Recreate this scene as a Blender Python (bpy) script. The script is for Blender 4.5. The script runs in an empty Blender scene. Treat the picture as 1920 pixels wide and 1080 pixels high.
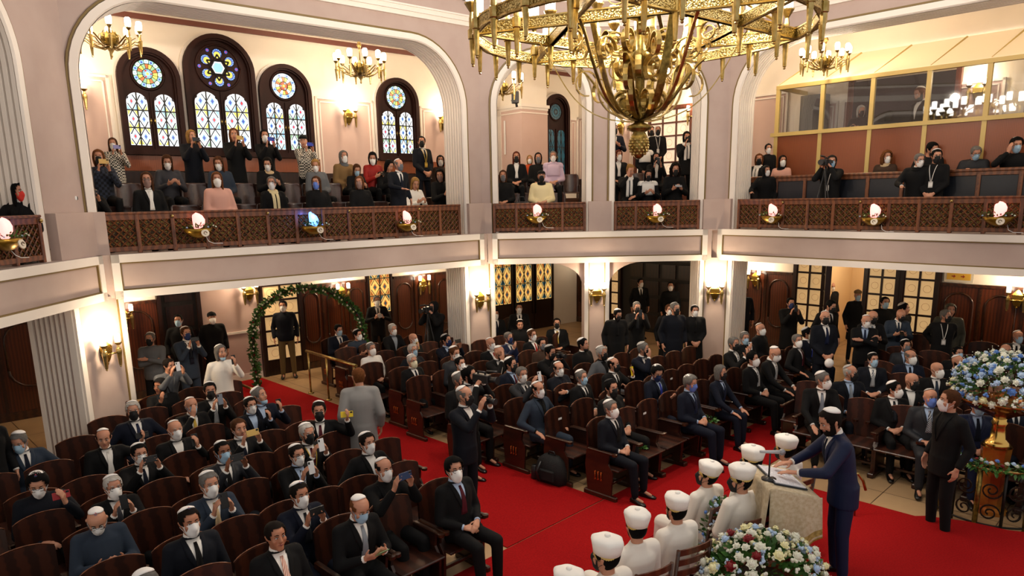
import bpy, math, random
import numpy as np
from math import sin, cos, pi, radians as R, sqrt, atan2, hypot
from mathutils import Vector, Matrix, Euler
from mathutils.bvhtree import BVHTree
random.seed(7)
SC = bpy.context.scene
COL = SC.collection
# ---------------------------------------------------------------- camera
FPX, CX, CY, HC = 1316.0, 960.0, 640.0, 3.95
PITCH = math.atan((CY - 372.0) / FPX); ROLL = math.atan(0.018)
_F = Vector((0, cos(PITCH), -sin(PITCH))); _R0 = Vector((1, 0, 0)); _U0 = _R0.cross(_F)
_R = cos(ROLL) * _R0 - sin(ROLL) * _U0; _U = sin(ROLL) * _R0 + cos(ROLL) * _U0
cd = bpy.data.cameras.new('camera'); cam = bpy.data.objects.new('camera', cd); COL.objects.link(cam)
cd.sensor_width = 36.0; cd.lens = FPX / 1920 * 36.0; cd.shift_y = (CY - 540.0) / 1920.0
cd.clip_start = 0.05; cd.clip_end = 200
mw = Matrix.Identity(4)
for i in range(3):
    mw[i][0] = _R[i]; mw[i][1] = _U[i]; mw[i][2] = -_F[i]
mw[2][3] = HC
cam.matrix_world = mw
SC.camera = cam
# ---------------------------------------------------------------- world, exposure
w = bpy.data.worlds.new('world'); SC.world = w; w.use_nodes = True
w.node_tree.nodes['Background'].inputs[0].default_value = (1.0, 0.93, 0.86, 1)
w.node_tree.nodes['Background'].inputs[1].default_value = 0.34
SC.view_settings.view_transform = 'Standard'; SC.view_settings.look = 'None'
SC.view_settings.gamma = 1.0; SC.view_settings.use_curve_mapping = False
SC.view_settings.exposure = 0.85
SC.cycles.max_bounces = 6; SC.cycles.diffuse_bounces = 3; SC.cycles.glossy_bounces = 2
SC.cycles.transmission_bounces = 3; SC.cycles.transparent_max_bounces = 6
SC.cycles.use_denoising = True; SC.cycles.caustics_reflective = False; SC.cycles.caustics_refractive = False
SC.cycles.sample_clamp_indirect = 4.0
SC.cycles.use_light_tree = True
def ray(x, y): return _F + _R * ((x - CX) / FPX) + _U * ((CY - y) / FPX)
CAMP = Vector((0, 0, HC))
def atz(x, y, z):
    d = ray(x, y); t = (z - HC) / d.z; return CAMP + d * t
def lamp(loc, power, col=(1.0, 0.78, 0.52), r=0.06):
    l = bpy.data.lights.new('lamp_light', 'POINT'); l.energy = power; l.color = col; l.shadow_soft_size = r
    o = bpy.data.objects.new('lamp_light', l); o.location = loc; COL.objects.link(o); return o
# ---------------------------------------------------------------- plan of the hall
class Fr:
    def __init__(s, P, Q):
        s.P = Vector((P[0], P[1], 0)); q = Vector((Q[0], Q[1], 0)); s.L = (q - s.P).length
        s.d = (q - s.P).normalized(); s.n = Vector((-s.d.y, s.d.x, 0))
    def __call__(s, a, o, z=0.0):
        v = s.P + s.d * a + s.n * o; return Vector((v.x, v.y, z))
    def M(s, a=0, o=0, z=0, rz=0):
        m = Matrix.Identity(4)
        for i in range(3):
            m[i][0] = s.d[i]; m[i][1] = s.n[i]
        m.translation = s(a, o, z)
        return m @ Matrix.Rotation(rz, 4, 'Z')
    def on(s, x, y, o):            # where the sight line through a point of the picture meets the vertical plane at offset o
        d = ray(x, y); p = s(0, o, 0); t = (p - CAMP).dot(s.n) / d.dot(s.n); q = CAMP + d * t
        return (q - s.P).dot(s.d), q.z, q
FL = Fr((-5.99, 8.1), (-6.03, 10.39)); FA = Fr((-5.95, 10.49), (-0.6, 14.97))
FB = Fr((-0.38, 15.05), (4.22, 15.15)); FC = Fr((4.48, 15.23), (8.25, 11.23))
UU = Vector((cos(R(45)), -sin(R(45)), 0)); VV = Vector((cos(R(45)), sin(R(45)), 0))
def UV(u, v, z=0): p = UU * u + VV * v; return Vector((p.x, p.y, z))
def toUV(p): return p.x * UU.x + p.y * UU.y, p.x * VV.x + p.y * VV.y
def meet(f, of, g, og):           # corner where line f at offset of meets line g at offset og
    p = f(0, of); q = g(0, og); a = f.d; b = g.d
    t = ((q.x - p.x) * b.y - (q.y - p.y) * b.x) / (a.x * b.y - a.y * b.x); return p + a * t
# ---------------------------------------------------------------- materials
MATS = {}
def mat(name, col, rough=0.6, metal=0.0, col2=None, scale=8.0, bump=0.0, emit=0.0, ecol=None, spec=0.5, kind='noise', coat=0.0, stretch=None, sheen=0.0):
    if name in MATS: return MATS[name]
    m = bpy.data.materials.new(name); m.use_nodes = True; nt = m.node_tree; b = nt.nodes['Principled BSDF']
    b.inputs['Base Color'].default_value = (*col, 1); b.inputs['Roughness'].default_value = rough
    b.inputs['Metallic'].default_value = metal; b.inputs['Specular IOR Level'].default_value = spec
    if coat: b.inputs['Coat Weight'].default_value = coat; b.inputs['Coat Roughness'].default_value = 0.15
    if sheen: b.inputs['Sheen Weight'].default_value = sheen
    if col2 is not None or bump:
        tc = nt.nodes.new('ShaderNodeTexCoord'); mp = nt.nodes.new('ShaderNodeMapping')
        nt.links.new(tc.outputs['Object'], mp.inputs[0])
        if stretch: mp.inputs['Scale'].default_value = stretch
        if kind == 'noise':
            n = nt.nodes.new('ShaderNodeTexNoise'); n.inputs['Scale'].default_value = scale; n.inputs['Detail'].default_value = 4; out = n.outputs['Fac']
        elif kind == 'check':
            n = nt.nodes.new('ShaderNodeTexChecker'); n.inputs['Scale'].default_value = scale; out = n.outputs['Fac']
        elif kind == 'wave':
            n = nt.nodes.new('ShaderNodeTexWave'); n.inputs['Scale'].default_value = scale; n.inputs['Distortion'].default_value = 3.0; n.inputs['Detail'].default_value = 2; out = n.outputs['Fac']
        elif kind == 'stripe':
            n = nt.nodes.new('ShaderNodeTexWave'); n.inputs['Scale'].default_value = scale; n.bands_direction = 'DIAGONAL'; out = n.outputs['Fac']
        else:
            n = nt.nodes.new('ShaderNodeTexVoronoi'); n.inputs['Scale'].default_value = scale; out = n.outputs['Distance']
        nt.links.new(mp.outputs[0], n.inputs['Vector'])
        if col2 is not None:
            r = nt.nodes.new('ShaderNodeValToRGB'); r.color_ramp.elements[0].color = (*col, 1); r.color_ramp.elements[1].color = (*col2, 1)
            r.color_ramp.elements[0].position = 0.35; r.color_ramp.elements[1].position = 0.65
            if kind == 'check': r.color_ramp.elements[0].position = 0.1; r.color_ramp.elements[1].position = 0.9
            nt.links.new(out, r.inputs[0]); nt.links.new(r.outputs[0], b.inputs['Base Color'])
        if bump:
            bp = nt.nodes.new('ShaderNodeBump'); bp.inputs['Strength'].default_value = bump; bp.inputs['Distance'].default_value = 0.01
            nt.links.new(out, bp.inputs['Height']); nt.links.new(bp.outputs[0], b.inputs['Normal'])
    if emit:
        b.inputs['Emission Color'].default_value = (*(ecol or col), 1); b.inputs['Emission Strength'].default_value = emit
    MATS[name] = m; return m
def hx(h):                          # sRGB hex -> linear
    v = [int(h[i:i + 2], 16) / 255 for i in (0, 2, 4)]
    return tuple(c / 12.92 if c <= 0.04045 else ((c + 0.055) / 1.055) ** 2.4 for c in v)
mauve = mat('mauve_plaster', hx('B8A299'), 0.75, col2=hx('BDA89F'), scale=3)
pinkw = mat('pink_plaster', hx('C9ACA2'), 0.75, col2=hx('CDB1A8'), scale=2)
cream = mat('cream_plaster', hx('F1E8DE'), 0.6, col2=hx('EEE4DA'), scale=2)
whitew = mat('white_plaster', hx('F3E9DC'), 0.7, col2=hx('EFE5D8'), scale=2)
goldline = mat('olive_gold_trim', hx('7A6334'), 0.5)
frieze = mat('red_brown_frieze', hx('6E3E34'), 0.5)
wood = mat('dark_walnut', hx('42220F'), 0.28, col2=hx('2C150A'), scale=3, kind='wave', stretch=(1, 1, 6), coat=0.3)
woodp = mat('mahogany_panel', hx('55260F'), 0.3, col2=hx('401B0B'), scale=2.5, kind='wave', stretch=(3, 3, 0.6), coat=0.3)
woodd = mat('dark_stained_wood', hx('2A130C'), 0.35, col2=hx('1F0E09'), scale=4, kind='wave')
seatw = mat('seat_wood', hx('3F1D10'), 0.38, col2=hx('2A120A'), scale=2, kind='wave', stretch=(1, 1, 4), coat=0.1)
plyw = mat('gallery_seat_plywood', hx('4A3029'), 0.25, col2=hx('3D2620'), scale=2, kind='wave', stretch=(1, 1, 4), coat=0.5)
railw = mat('balustrade_wood', hx('7A4524'), 0.4, col2=hx('5C3118'), scale=3, kind='wave', stretch=(1, 1, 5), coat=0.2)
orangew = mat('orange_brown_veneer', hx('8A4722'), 0.45, col2=hx('7C3E1C'), scale=2, kind='wave', stretch=(6, 6, 0.4))
brass = mat('brass', hx('C9B075'), 0.3, 1.0, col2=hx('A58C4E'), scale=14)
brassd = mat('aged_brass', hx('A08A4C'), 0.35, 1.0, col2=hx('6E5C30'), scale=20)
frett = mat('bronze_fretwork', hx('6A5423'), 0.45, 0.6, col2=hx('2A1B0C'), scale=38, kind='vor', bump=0.6)
bulbm = mat('lit_opal_glass', (1, 0.93, 0.8), 0.4, emit=9.0, ecol=(1.0, 0.86, 0.66))
bulbs = mat('lit_white_glass', (1, 0.97, 0.9), 0.4, emit=6.0, ecol=(1.0, 0.93, 0.82))
redc = mat('red_carpet', hx('A01214'), 0.95, col2=hx('8E0E10'), scale=60, bump=0.3, spec=0.1)
black = mat('black_plastic', (0.012, 0.012, 0.014), 0.4)
blackm = mat('black_lead', (0.01, 0.01, 0.01), 0.5)
leafm = mat('green_leaf', hx('2E5A22'), 0.5, col2=hx('4A7A30'), scale=9)
whiteg = mat('white_gloss', (0.85, 0.84, 0.82), 0.3)
# ---------------------------------------------------------------- objects
def link(name, me, parent=None, M=None):
    o = bpy.data.objects.new(name, me); COL.objects.link(o)
    if parent is not None: o.parent = parent
    if M is not None: o.matrix_local = M
    return o
def tag(o, label=None, cat=None, group=None, kind=None):
    if label: o['label'] = label
    if cat: o['category'] = cat
    if group: o['group'] = group
    if kind: o['kind'] = kind
    return o
def empty(name, M, label=None, cat=None, group=None):
    o = bpy.data.objects.new(name, None); COL.objects.link(o); o.empty_display_size = 0.1
    o.matrix_world = M; tag(o, label, cat, group); return o
def clone(root, M, label=None, group=None):
    r = root.copy(); COL.objects.link(r); r.matrix_world = M
    if label: r['label'] = label
    if group: r['group'] = group
    for ch in list(root.children):
        c = ch.copy(); COL.objects.link(c); c.parent = r
        for g in list(ch.children):
            e = g.copy(); COL.objects.link(e); e.parent = c
    return r
def T(x, y=None, z=None):
    return Matrix.Translation(x if y is None else (x, y, z))
def RX(a): return Matrix.Rotation(a, 4, 'X')
def RY(a): return Matrix.Rotation(a, 4, 'Y')
def RZ(a): return Matrix.Rotation(a, 4, 'Z')
def S3(x, y, z): return Matrix.Diagonal((x, y, z, 1))
class MB:
    def __init__(s, M=None):
        s.v = []; s.f = []; s.m = []; s.sm = []; s.M = M or Matrix.Identity(4)
    def add(s, vs, fs, mi=0, smooth=False, M=None):
        k = len(s.v); X = s.M @ M if M is not None else s.M
        s.v += [tuple(X @ Vector(p)) for p in vs]
        s.f += [tuple(k + i for i in f) for f in fs]; s.m += [mi] * len(fs); s.sm += [smooth] * len(fs); return s
    def box(s, x0, x1, y0, y1, z0, z1, mi=0, M=None):
        vs = [(x, y, z) for z in (z0, z1) for y in (y0, y1) for x in (x0, x1)]
        return s.add(vs, [(0, 2, 3, 1), (4, 5, 7, 6), (0, 1, 5, 4), (2, 6, 7, 3), (0, 4, 6, 2), (1, 3, 7, 5)], mi, False, M)
    def bbox(s, x0, x1, y0, y1, z0, z1, b=0.01, mi=0, M=None):      # bevelled box
        xs = (x0, x0 + b, x1 - b, x1)
        secs = [(z0, b), (z0 + b, 0), (z1 - b, 0), (z1, b)]
        rings = []
        for z, i in secs:
            a = b
            rings.append([(x0 + a, y0 + i, z), (x1 - a, y0 + i, z), (x1 - i, y0 + a, z), (x1 - i, y1 - a, z), (x1 - a, y1 - i, z), (x0 + a, y1 - i, z), (x0 + i, y1 - a, z), (x0 + i, y0 + a, z)])
        return s.loft(rings, mi, False, M)
    def loft(s, rings, mi=0, smooth=True, M=None, close=True, caps=True):
        n = len(rings[0]); vs = [p for r in rings for p in r]; fs = []
        for i in range(len(rings) - 1):
            for j in range(n if close else n - 1):
                a = i * n + j; b = i * n + (j + 1) % n; fs.append((a, b, b + n, a + n))
        s.add(vs, fs, mi, smooth, M)
        if caps and close:
            k = len(s.v) - len(vs)
            s.f += [tuple(k + n - 1 - j for j in range(n)), tuple(k + (len(rings) - 1) * n + j for j in range(n))]
            s.m += [mi, mi]; s.sm += [False, False]
        return s
    def lathe(s, prof, n=16, mi=0, smooth=True, M=None, flute=0.0, nf=0):
        rings = []
        for r, z in prof:
            rings.append([((r * (1 + (flute * cos(nf * 2 * pi * j / n) if nf else 0))) * cos(2 * pi * j / n), (r * (1 + (flute * cos(nf * 2 * pi * j / n) if nf else 0))) * sin(2 * pi * j / n), z) for j in range(n)])
        return s.loft(rings, mi, smooth, M)
    def tube(s, pts, r, n=8, mi=0, smooth=True, M=None, flat=1.0, up=(0, 0, 1)):
        pts = [Vector(p) for p in pts]; rings = []; N = len(pts)
        rr = r if hasattr(r, '__len__') else [r] * N
        prev = None
        for i, p in enumerate(pts):
            t = (pts[min(i + 1, N - 1)] - pts[max(i - 1, 0)])
            if t.length < 1e-9: t = Vector((0, 0, 1))
            t.normalize()
            if prev is None:
                a = Vector(up)
                if abs(a.dot(t)) > 0.95: a = Vector((1, 0, 0)) if abs(t.x) < 0.9 else Vector((0, 1, 0))
                a = (a - t * a.dot(t)).normalized()
            else:
                a = prev - t * prev.dot(t)
                a = a.normalized() if a.length > 1e-6 else prev
            prev = a; b = t.cross(a)
            rings.append([tuple(p + (a * cos(2 * pi * j / n) * flat + b * sin(2 * pi * j / n)) * rr[i]) for j in range(n)])
        return s.loft(rings, mi, smooth, M)
    def strap(s, pts, w, t, side, mi=0, M=None):      # flat ribbon: width w along `side`, thickness t
        pts = [Vector(p) for p in pts]; N = len(pts); rings = []; sd = Vector(side).normalized()
        ww = w if hasattr(w, '__len__') else [w] * N
        for i, p in enumerate(pts):
            tg = (pts[min(i + 1, N - 1)] - pts[max(i - 1, 0)]).normalized(); nn = tg.cross(sd).normalized()
            a = sd * ww[i] / 2; b = nn * t / 2
            rings.append([tuple(p - a - b), tuple(p + a - b), tuple(p + a + b), tuple(p - a + b)])
        return s.loft(rings, mi, False, M)
    def ball(s, c, r, n=10, m=7, mi=0, M=None, sq=(1, 1, 1)):
        rings = []
        for i in range(m + 1):
            ph = pi * (0.02 + 0.96 * i / m)
            rings.append([(c[0] + r * sq[0] * sin(ph) * cos(2 * pi * j / n), c[1] + r * sq[1] * sin(ph) * sin(2 * pi * j / n), c[2] - r * sq[2] * cos(ph)) for j in range(n)])
        return s.loft(rings, mi, True, M)
    def prism(s, poly, y0, y1, mi=0, M=None, smooth=False):      # poly in x,z extruded along y
        n = len(poly); vs = [(x, y0, z) for x, z in poly] + [(x, y1, z) for x, z in poly]
        fs = [tuple(range(n)), tuple(2 * n - 1 - j for j in range(n))]
        for j in range(n):
            k = (j + 1) % n; fs.append((j, n + j, n + k, k))
        return s.add(vs, fs, mi, smooth, M)
    def mesh(s, name, mats):
        me = bpy.data.meshes.new(name); me.from_pydata(s.v, [], s.f)
        for m in (mats if isinstance(mats, (list, tuple)) else [mats]): me.materials.append(m)
        me.polygons.foreach_set('material_index', s.m); me.polygons.foreach_set('use_smooth', s.sm)
        me.update(); return me
    def obj(s, name, mats, parent=None, M=None):
        me = s.mesh(name, mats)
        import bmesh
        bm = bmesh.new(); bm.from_mesh(me); bmesh.ops.recalc_face_normals(bm, faces=bm.faces); bm.to_mesh(me); bm.free()
        return link(name, me, parent, M)
def struct(name, mb, mats, M=None):
    o = mb.obj(name, mats, None, M); o['kind'] = 'structure'; return o
# ---------------------------------------------------------------- floor and carpets
def tile_mat():
    m = bpy.data.materials.new('marble_tile_floor'); m.use_nodes = True; nt = m.node_tree; b = nt.nodes['Principled BSDF']
    tc = nt.nodes.new('ShaderNodeTexCoord'); mp = nt.nodes.new('ShaderNodeMapping'); nt.links.new(tc.outputs['Object'], mp.inputs[0])
    mp.inputs['Rotation'].default_value = (0, 0, R(45)); mp.inputs['Location'].default_value = (0.13, 0.2, 0)
    br = nt.nodes.new('ShaderNodeTexBrick'); nt.links.new(mp.outputs[0], br.inputs['Vector']); br.offset = 0.0
    br.inputs['Color1'].default_value = (*hx('C8A67C'), 1); br.inputs['Color2'].default_value = (*hx('BB9971'), 1)
    br.inputs['Mortar'].default_value = (*hx('4A3524'), 1); br.inputs['Scale'].default_value = 1.0
    br.inputs['Mortar Size'].default_value = 0.006; br.inputs['Brick Width'].default_value = 1.3; br.inputs['Row Height'].default_value = 0.62
    n = nt.nodes.new('ShaderNodeTexNoise'); n.inputs['Scale'].default_value = 2.4; n.inputs['Detail'].default_value = 6; nt.links.new(mp.outputs[0], n.inputs['Vector'])
    mx = nt.nodes.new('ShaderNodeMixRGB'); mx.blend_type = 'MULTIPLY'; mx.inputs[0].default_value = 0.35
    nt.links.new(br.outputs['Color'], mx.inputs[1]); nt.links.new(n.outputs['Fac'], mx.inputs[2]); nt.links.new(mx.outputs[0], b.inputs['Base Color'])
    b.inputs['Roughness'].default_value = 0.35; return m
f = MB(); f.box(-13, 14, 1.5, 27, -0.12, 0.0); struct('floor', f, tile_mat())
def uvbox(mb, u0, u1, v0, v1, z0, z1, mi=0):
    c = [UV(u0, v0), UV(u1, v0), UV(u1, v1), UV(u0, v1)]
    vs = [(p.x, p.y, z) for z in (z0, z1) for p in c]
    mb.add(vs, [(0, 1, 2, 3)[::-1], (4, 5, 6, 7), (0, 1, 5, 4), (1, 2, 6, 5), (2, 3, 7, 6), (3, 0, 4, 7)], mi)
c1 = MB(); uvbox(c1, -15.2, -5.34, 5.2, 7.0, 0.001, 0.012)
tag(c1.obj('carpet_runner', redc), 'long red carpet runner from the flower arch down the aisle between the seat blocks', 'carpet')
c2 = MB(); uvbox(c2, -5.32, -4.28, 0.5, 14.3, 0.001, 0.012)
tag(c2.obj('carpet_runner', redc), 'red carpet strip crossing in front of the first seat row', 'carpet')
c3 = MB(); uvbox(c3, -4.27, -2.0, 0.5, 9.2, 0.001, 0.012)
tag(c3.obj('carpet_runner', redc), 'red carpet under the chairs of the white-robed men', 'carpet')
# platform of the reading desk: low step, rounded at the railing, carpeted
VC = Vector((5.55, 6.9, 0)); 
pp = [(2.35, 7.82), (4.9, 7.82), (5.3, 7.66), (5.62, 7.42), (5.95, 7.3), (6.6, 7.25), (9.5, 7.25), (9.5, 1.6), (2.0, 1.6), (1.35, 4.0), (1.75, 5.6), (2.35, 6.6)]
pf = MB(); n = len(pp)
pf.add([(x, y, 0.0) for x, y in pp] + [(x, y, 0.13) for x, y in pp], [tuple(range(n, 2 * n))] + [(j, (j + 1) % n, n + (j + 1) % n, n + j) for j in range(n)], 0)
struct('trim_1', pf, mat('step_edge_stone', hx('B79A78'), 0.4))
pc = MB(); cx0, cy0 = 4.5, 4.5
q = [(x + (cx0 - x) * 0.012, y + (cy0 - y) * 0.012) for x, y in pp]
pc.add([(x, y, 0.131) for x, y in q] + [(x, y, 0.15) for x, y in q], [tuple(range(n, 2 * n))] + [(j, (j + 1) % n, n + (j + 1) % n, n + j) for j in range(n)], 0)
tag(pc.obj('platform_carpet', redc), 'red carpet covering the low platform where the speaker stands', 'carpet')
PLZ = 0.15
# ---------------------------------------------------------------- arch outlines
def arch(sL, sR, zB, zT, r, rz=None, n=12):
    rz = rz or r; P = [(sL, zB)]
    for i in range(5): P.append((sL, zB + (zT - rz - zB) * (i + 1) / 5))
    for i in range(1, n + 1):
        a = pi / 2 * i / n; P.append((sL + r - r * cos(a), zT - rz + rz * sin(a)))
    if sR - sL - 2 * r > 0.05:
        for i in range(1, 5): P.append((sL + r + (sR - sL - 2 * r) * i / 4, zT))
    for i in range(1, n + 1):
        a = pi / 2 * i / n; P.append((sR - r + r * sin(a), zT - rz + rz * cos(a)))
    for i in range(5): P.append((sR, zT - rz - (zT - rz - zB) * (i + 1) / 5))
    return P
def wall_around(mb, fr, o0, o1, s0, s1, z1, P, mi=0):      # wall plate from o0 to o1 round an opening P (open at the bottom)
    for o in (o0, o1):
        nn = len(P); mid = (P[0][0] + P[-1][0]) / 2; outer = []
        zs = P[6][1]
        top = [i for i, p in enumerate(P) if p[1] > zs + 1e-6]
        for i, p in enumerate(P):
            if i in top: outer.append((p[0], z1))
            elif p[0] < mid: outer.append((s0, p[1]))
            else: outer.append((s1, p[1]))
        vs = [fr(a, o, z) for a, z in P] + [fr(a, o, z) for a, z in outer]; fs = []
        for i in range(nn - 1):
            if (i in top) == (i + 1 in top): fs.append((i, i + 1, nn + i + 1, nn + i))
        k = len(vs); i0, i1 = top[0], top[-1]
        vs += [fr(s0, o, z1), fr(s1, o, z1)]
        fs += [(i0 - 1, i0, nn + i0, k, nn + i0 - 1), (i1, i1 + 1, nn + i1 + 1, k + 1, nn + i1)]
        mb.add([tuple(v) for v in vs], fs, mi)
def reveal(mb, fr, sL, sR, zB, zT, r, rz, prof, mi=0, smooth=False):   # prof: list of (offset depth, inset)
    rings = []
    for o, i in prof:
        P = arch(sL + i, sR - i, zB, zT - i, max(0.05, r - i), max(0.05, rz - i)); rings.append([tuple(fr(a, o, z)) for a, z in P])
    mb.loft(rings, mi, smooth, None, close=False)
def flutes(o0, o1, ins, n=7, d=0.04):
    pr = []; w = (o1 - o0) / n
    for k in range(n):
        a = o0 + w * k
        pr += [(a, ins), (a + w * 0.62, ins), (a + w * 0.7, ins - d), (a + w * 0.92, ins - d)]
    return pr + [(o1, ins)]
WO = 0.2                                       # the upper walls stand back from the gallery front
def upper_wall(name, fr, s0, s1, ops, thick=0.62, ztop=7.36, seps=None):
    mb = MB()
    seps = seps or [s0, s1]
    for k, (sL, sR, zT, r, rz) in enumerate(ops):
        P = arch(sL, sR, 3.2, zT, r, rz)
        wall_around(mb, fr, WO, WO + thick, seps[k], seps[k + 1], ztop, P, 0)
        reveal(mb, fr, sL, sR, 3.2, zT, r, rz, [(WO, -0.035), (WO - 0.03, -0.03), (WO - 0.03, 0.0), (WO, 0.0)], 2)
        reveal(mb, fr, sL, sR, 3.2, zT, r, rz, [(WO, 0.0), (WO - 0.05, 0.01), (WO - 0.05, 0.11), (WO - 0.02, 0.13)], 1)
        reveal(mb, fr, sL, sR, 3.2, zT, r, rz, flutes(WO - 0.02, WO + thick - 0.02, 0.14), 1)
        reveal(mb, fr, sL, sR, 3.2, zT, r, rz, [(WO + thick - 0.02, 0.14), (WO + thick, 0.12), (WO + thick, 0.0)], 1)
    struct(name, mb, [mauve, cream, goldline])
# corner parameters of the upper walls
def sc(fr, o, g, og): return (meet(fr, o, g, og) - fr.P).dot(fr.d)
aL = sc(FL, WO, FA, WO); a0 = sc(FA, WO, FL, WO); a1 = sc(FA, WO, FB, WO); b0 = sc(FB, WO, FA, WO); b1 = sc(FB, WO, FC, WO); c0 = sc(FC, WO, FB, WO)
upper_wall('wall_far_left', FL, -6.0, aL, [(-4.2, 1.38, 6.95, 1.15, 1.25)])
upper_wall('wall_left', FA, a0, a1, [(-0.19, 6.8, 7.05, 1.25, 1.3)])
upper_wall('wall_back', FB, b0, b1, [(0.02, 2.14, 6.95, 1.04, 1.1), (2.5, 4.55, 6.95, 1.02, 1.1)], seps=[b0, 2.32, b1])
upper_wall('wall_right', FC, c0, 9.5, [(0.12, 9.0, 7.05, 1.25, 1.3)])
# walls above, cornice mouldings, framed fields
tw = MB()
segs = [(FL, -6.0, aL), (FA, a0, a1), (FB, b0, b1), (FC, c0, 9.5)]
for fr, s0, s1 in segs:
    tw.add([tuple(fr(s0, WO, 7.36)), tuple(fr(s1, WO, 7.36)), tuple(fr(s1, WO, 9.6)), tuple(fr(s0, WO, 9.6))], [(0, 1, 2, 3)], 0)
    def band(mb, z0, z1, d, mi, s0=s0, s1=s1, fr=fr):
        k = 0.42 * d
        P = [(s0 + k, WO - d), (s1 - k, WO - d), (s1, WO), (s0, WO)]
        vs = [tuple(fr(a, o, z)) for z in (z0, z1) for a, o in P]
        mb.add(vs, [(3, 2, 1, 0), (4, 5, 6, 7), (0, 1, 5, 4), (1, 2, 6, 5), (3, 0, 4, 7)], mi)
    band(tw, 7.34, 7.42, 0.06, 1); band(tw, 7.42, 7.5, 0.1, 1); band(tw, 7.5, 7.53, 0.13, 1)
    # framed field above the cornice
    e0, e1 = s0 + 0.3, s1 - 0.3
    for (x0, x1, z0, z1) in ((e0, e1, 7.82, 7.9), (e0, e1, 9.1, 9.2), (e0, e0 + 0.08, 7.82, 9.2), (e1 - 0.08, e1, 7.82, 9.2)):
        vs = [tuple(fr(a, o, z)) for o in (WO - 0.03, WO) for a, z in ((x0, z0), (x1, z0), (x1, z1), (x0, z1))]
        tw.add(vs, [(0, 1, 2, 3), (0, 4, 5, 1), (1, 5, 6, 2), (2, 6, 7, 3), (3, 7, 4, 0)], 1)
    for (x0, x1, z0, z1) in ((e0 + .08, e1 - .08, 7.9, 7.93), (e0 + 0.08, e0 + 0.11, 7.9, 9.1), (e1 - 0.11, e1 - .08, 7.9, 9.1)):
        vs = [tuple(fr(a, o, z)) for o in (WO - 0.015, WO) for a, z in ((x0, z0), (x1, z0), (x1, z1), (x0, z1))]
        tw.add(vs, [(0, 1, 2, 3), (0, 4, 5, 1), (1, 5, 6, 2), (2, 6, 7, 3), (3, 7, 4, 0)], 2)
struct('trim_2', tw, [mauve, cream, goldline])
# ---------------------------------------------------------------- gallery front (fascia) with cream frames
def fascia(name, fr, s0, s1, e0=0.1, e1=0.1, f0=None, f1=None):
    mb = MB(); ZB, ZT = 2.57, 3.23
    mb.box(s0, s1, 0, 0.3, ZB + 0.02, ZT - 0.02, 0); mb.box(s0 - 0.1, s1 + 0.1, 0.0, 0.72, ZT - 0.02, ZT, 0)
    f0 = s0 + e0 if f0 is None else f0; f1 = s1 - e1 if f1 is None else f1
    for (x0, x1, z0, z1) in ((f0, f1, ZT - 0.12, ZT), (f0, f1, ZB, ZB + 0.12), (f0, f0 + 0.11, ZB, ZT), (f1 - 0.11, f1, ZB, ZT)): mb.box(x0, x1, -0.04, 0.02, z0, z1, 1)
    g0, g1 = f0 + 0.11, f1 - 0.11
    for (x0, x1, z0, z1) in ((g0, g1, ZT - 0.14, ZT - 0.12), (g0, g1, ZB + 0.12, ZB + 0.14), (g0, g0 + 0.02, ZB + 0.12, ZT - 0.12), (g1 - 0.02, g1, ZB + 0.12, ZT - 0.12)): mb.box(x0, x1, -0.025, 0.02, z0, z1, 2)
    struct(name, mb, [mauve, cream, goldline], fr.M())
fascia('trim_3', FL, -5.0, FL.L + 0.05, f1=2.27)
fascia('trim_4', FA, -0.1, FA.L + 0.14, f0=0.0, f1=7.01)
fascia('trim_5', FB, -0.1, FB.L + 0.1, f0=0.0, f1=4.6)
fascia('trim_6', FC, -0.14, 9.0, f0=0.0, f1=8.9)
# ---------------------------------------------------------------- piers at the corners, with pedestals
def poly_prism(mb, pts, z0, z1, mi=0):
    n = len(pts); vs = [(p.x, p.y, z) for z in (z0, z1) for p in pts]
    mb.add(vs, [tuple(range(n))[::-1], tuple(range(n, 2 * n))] + [(j, (j + 1) % n, n + (j + 1) % n, n + j) for j in range(n)], mi)
def fluted(mb, p, q, z0, z1, mi, n=7, d=0.05):       # fluted pilaster face from p to q (plan), normal to the right of p->q
    t = (q - p); L = t.length; t.normalize(); nn = Vector((t.y, -t.x, 0)); pts = []
    e = 0.1 * L; w = (L - 2 * e) / n
    pts.append(p)
    for k in range(n):
        a = e + w * k
        pts += [p + t * (a + 0.02 * w), p + t * (a + .08 * w) - nn * d, p + t * (a + .5 * w) - nn * d, p + t * (a + .58 * w)]
    pts += [q]; pts = [x + nn * 0.035 for x in pts]
    pts = [p] + pts + [q]
    for i in range(len(pts) - 1):
        a, b = pts[i], pts[i + 1]
        mb.add([(a.x, a.y, z0), (b.x, b.y, z0), (b.x, b.y, z1), (a.x, a.y, z1)], [(0, 1, 2, 3)], mi)
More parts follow.
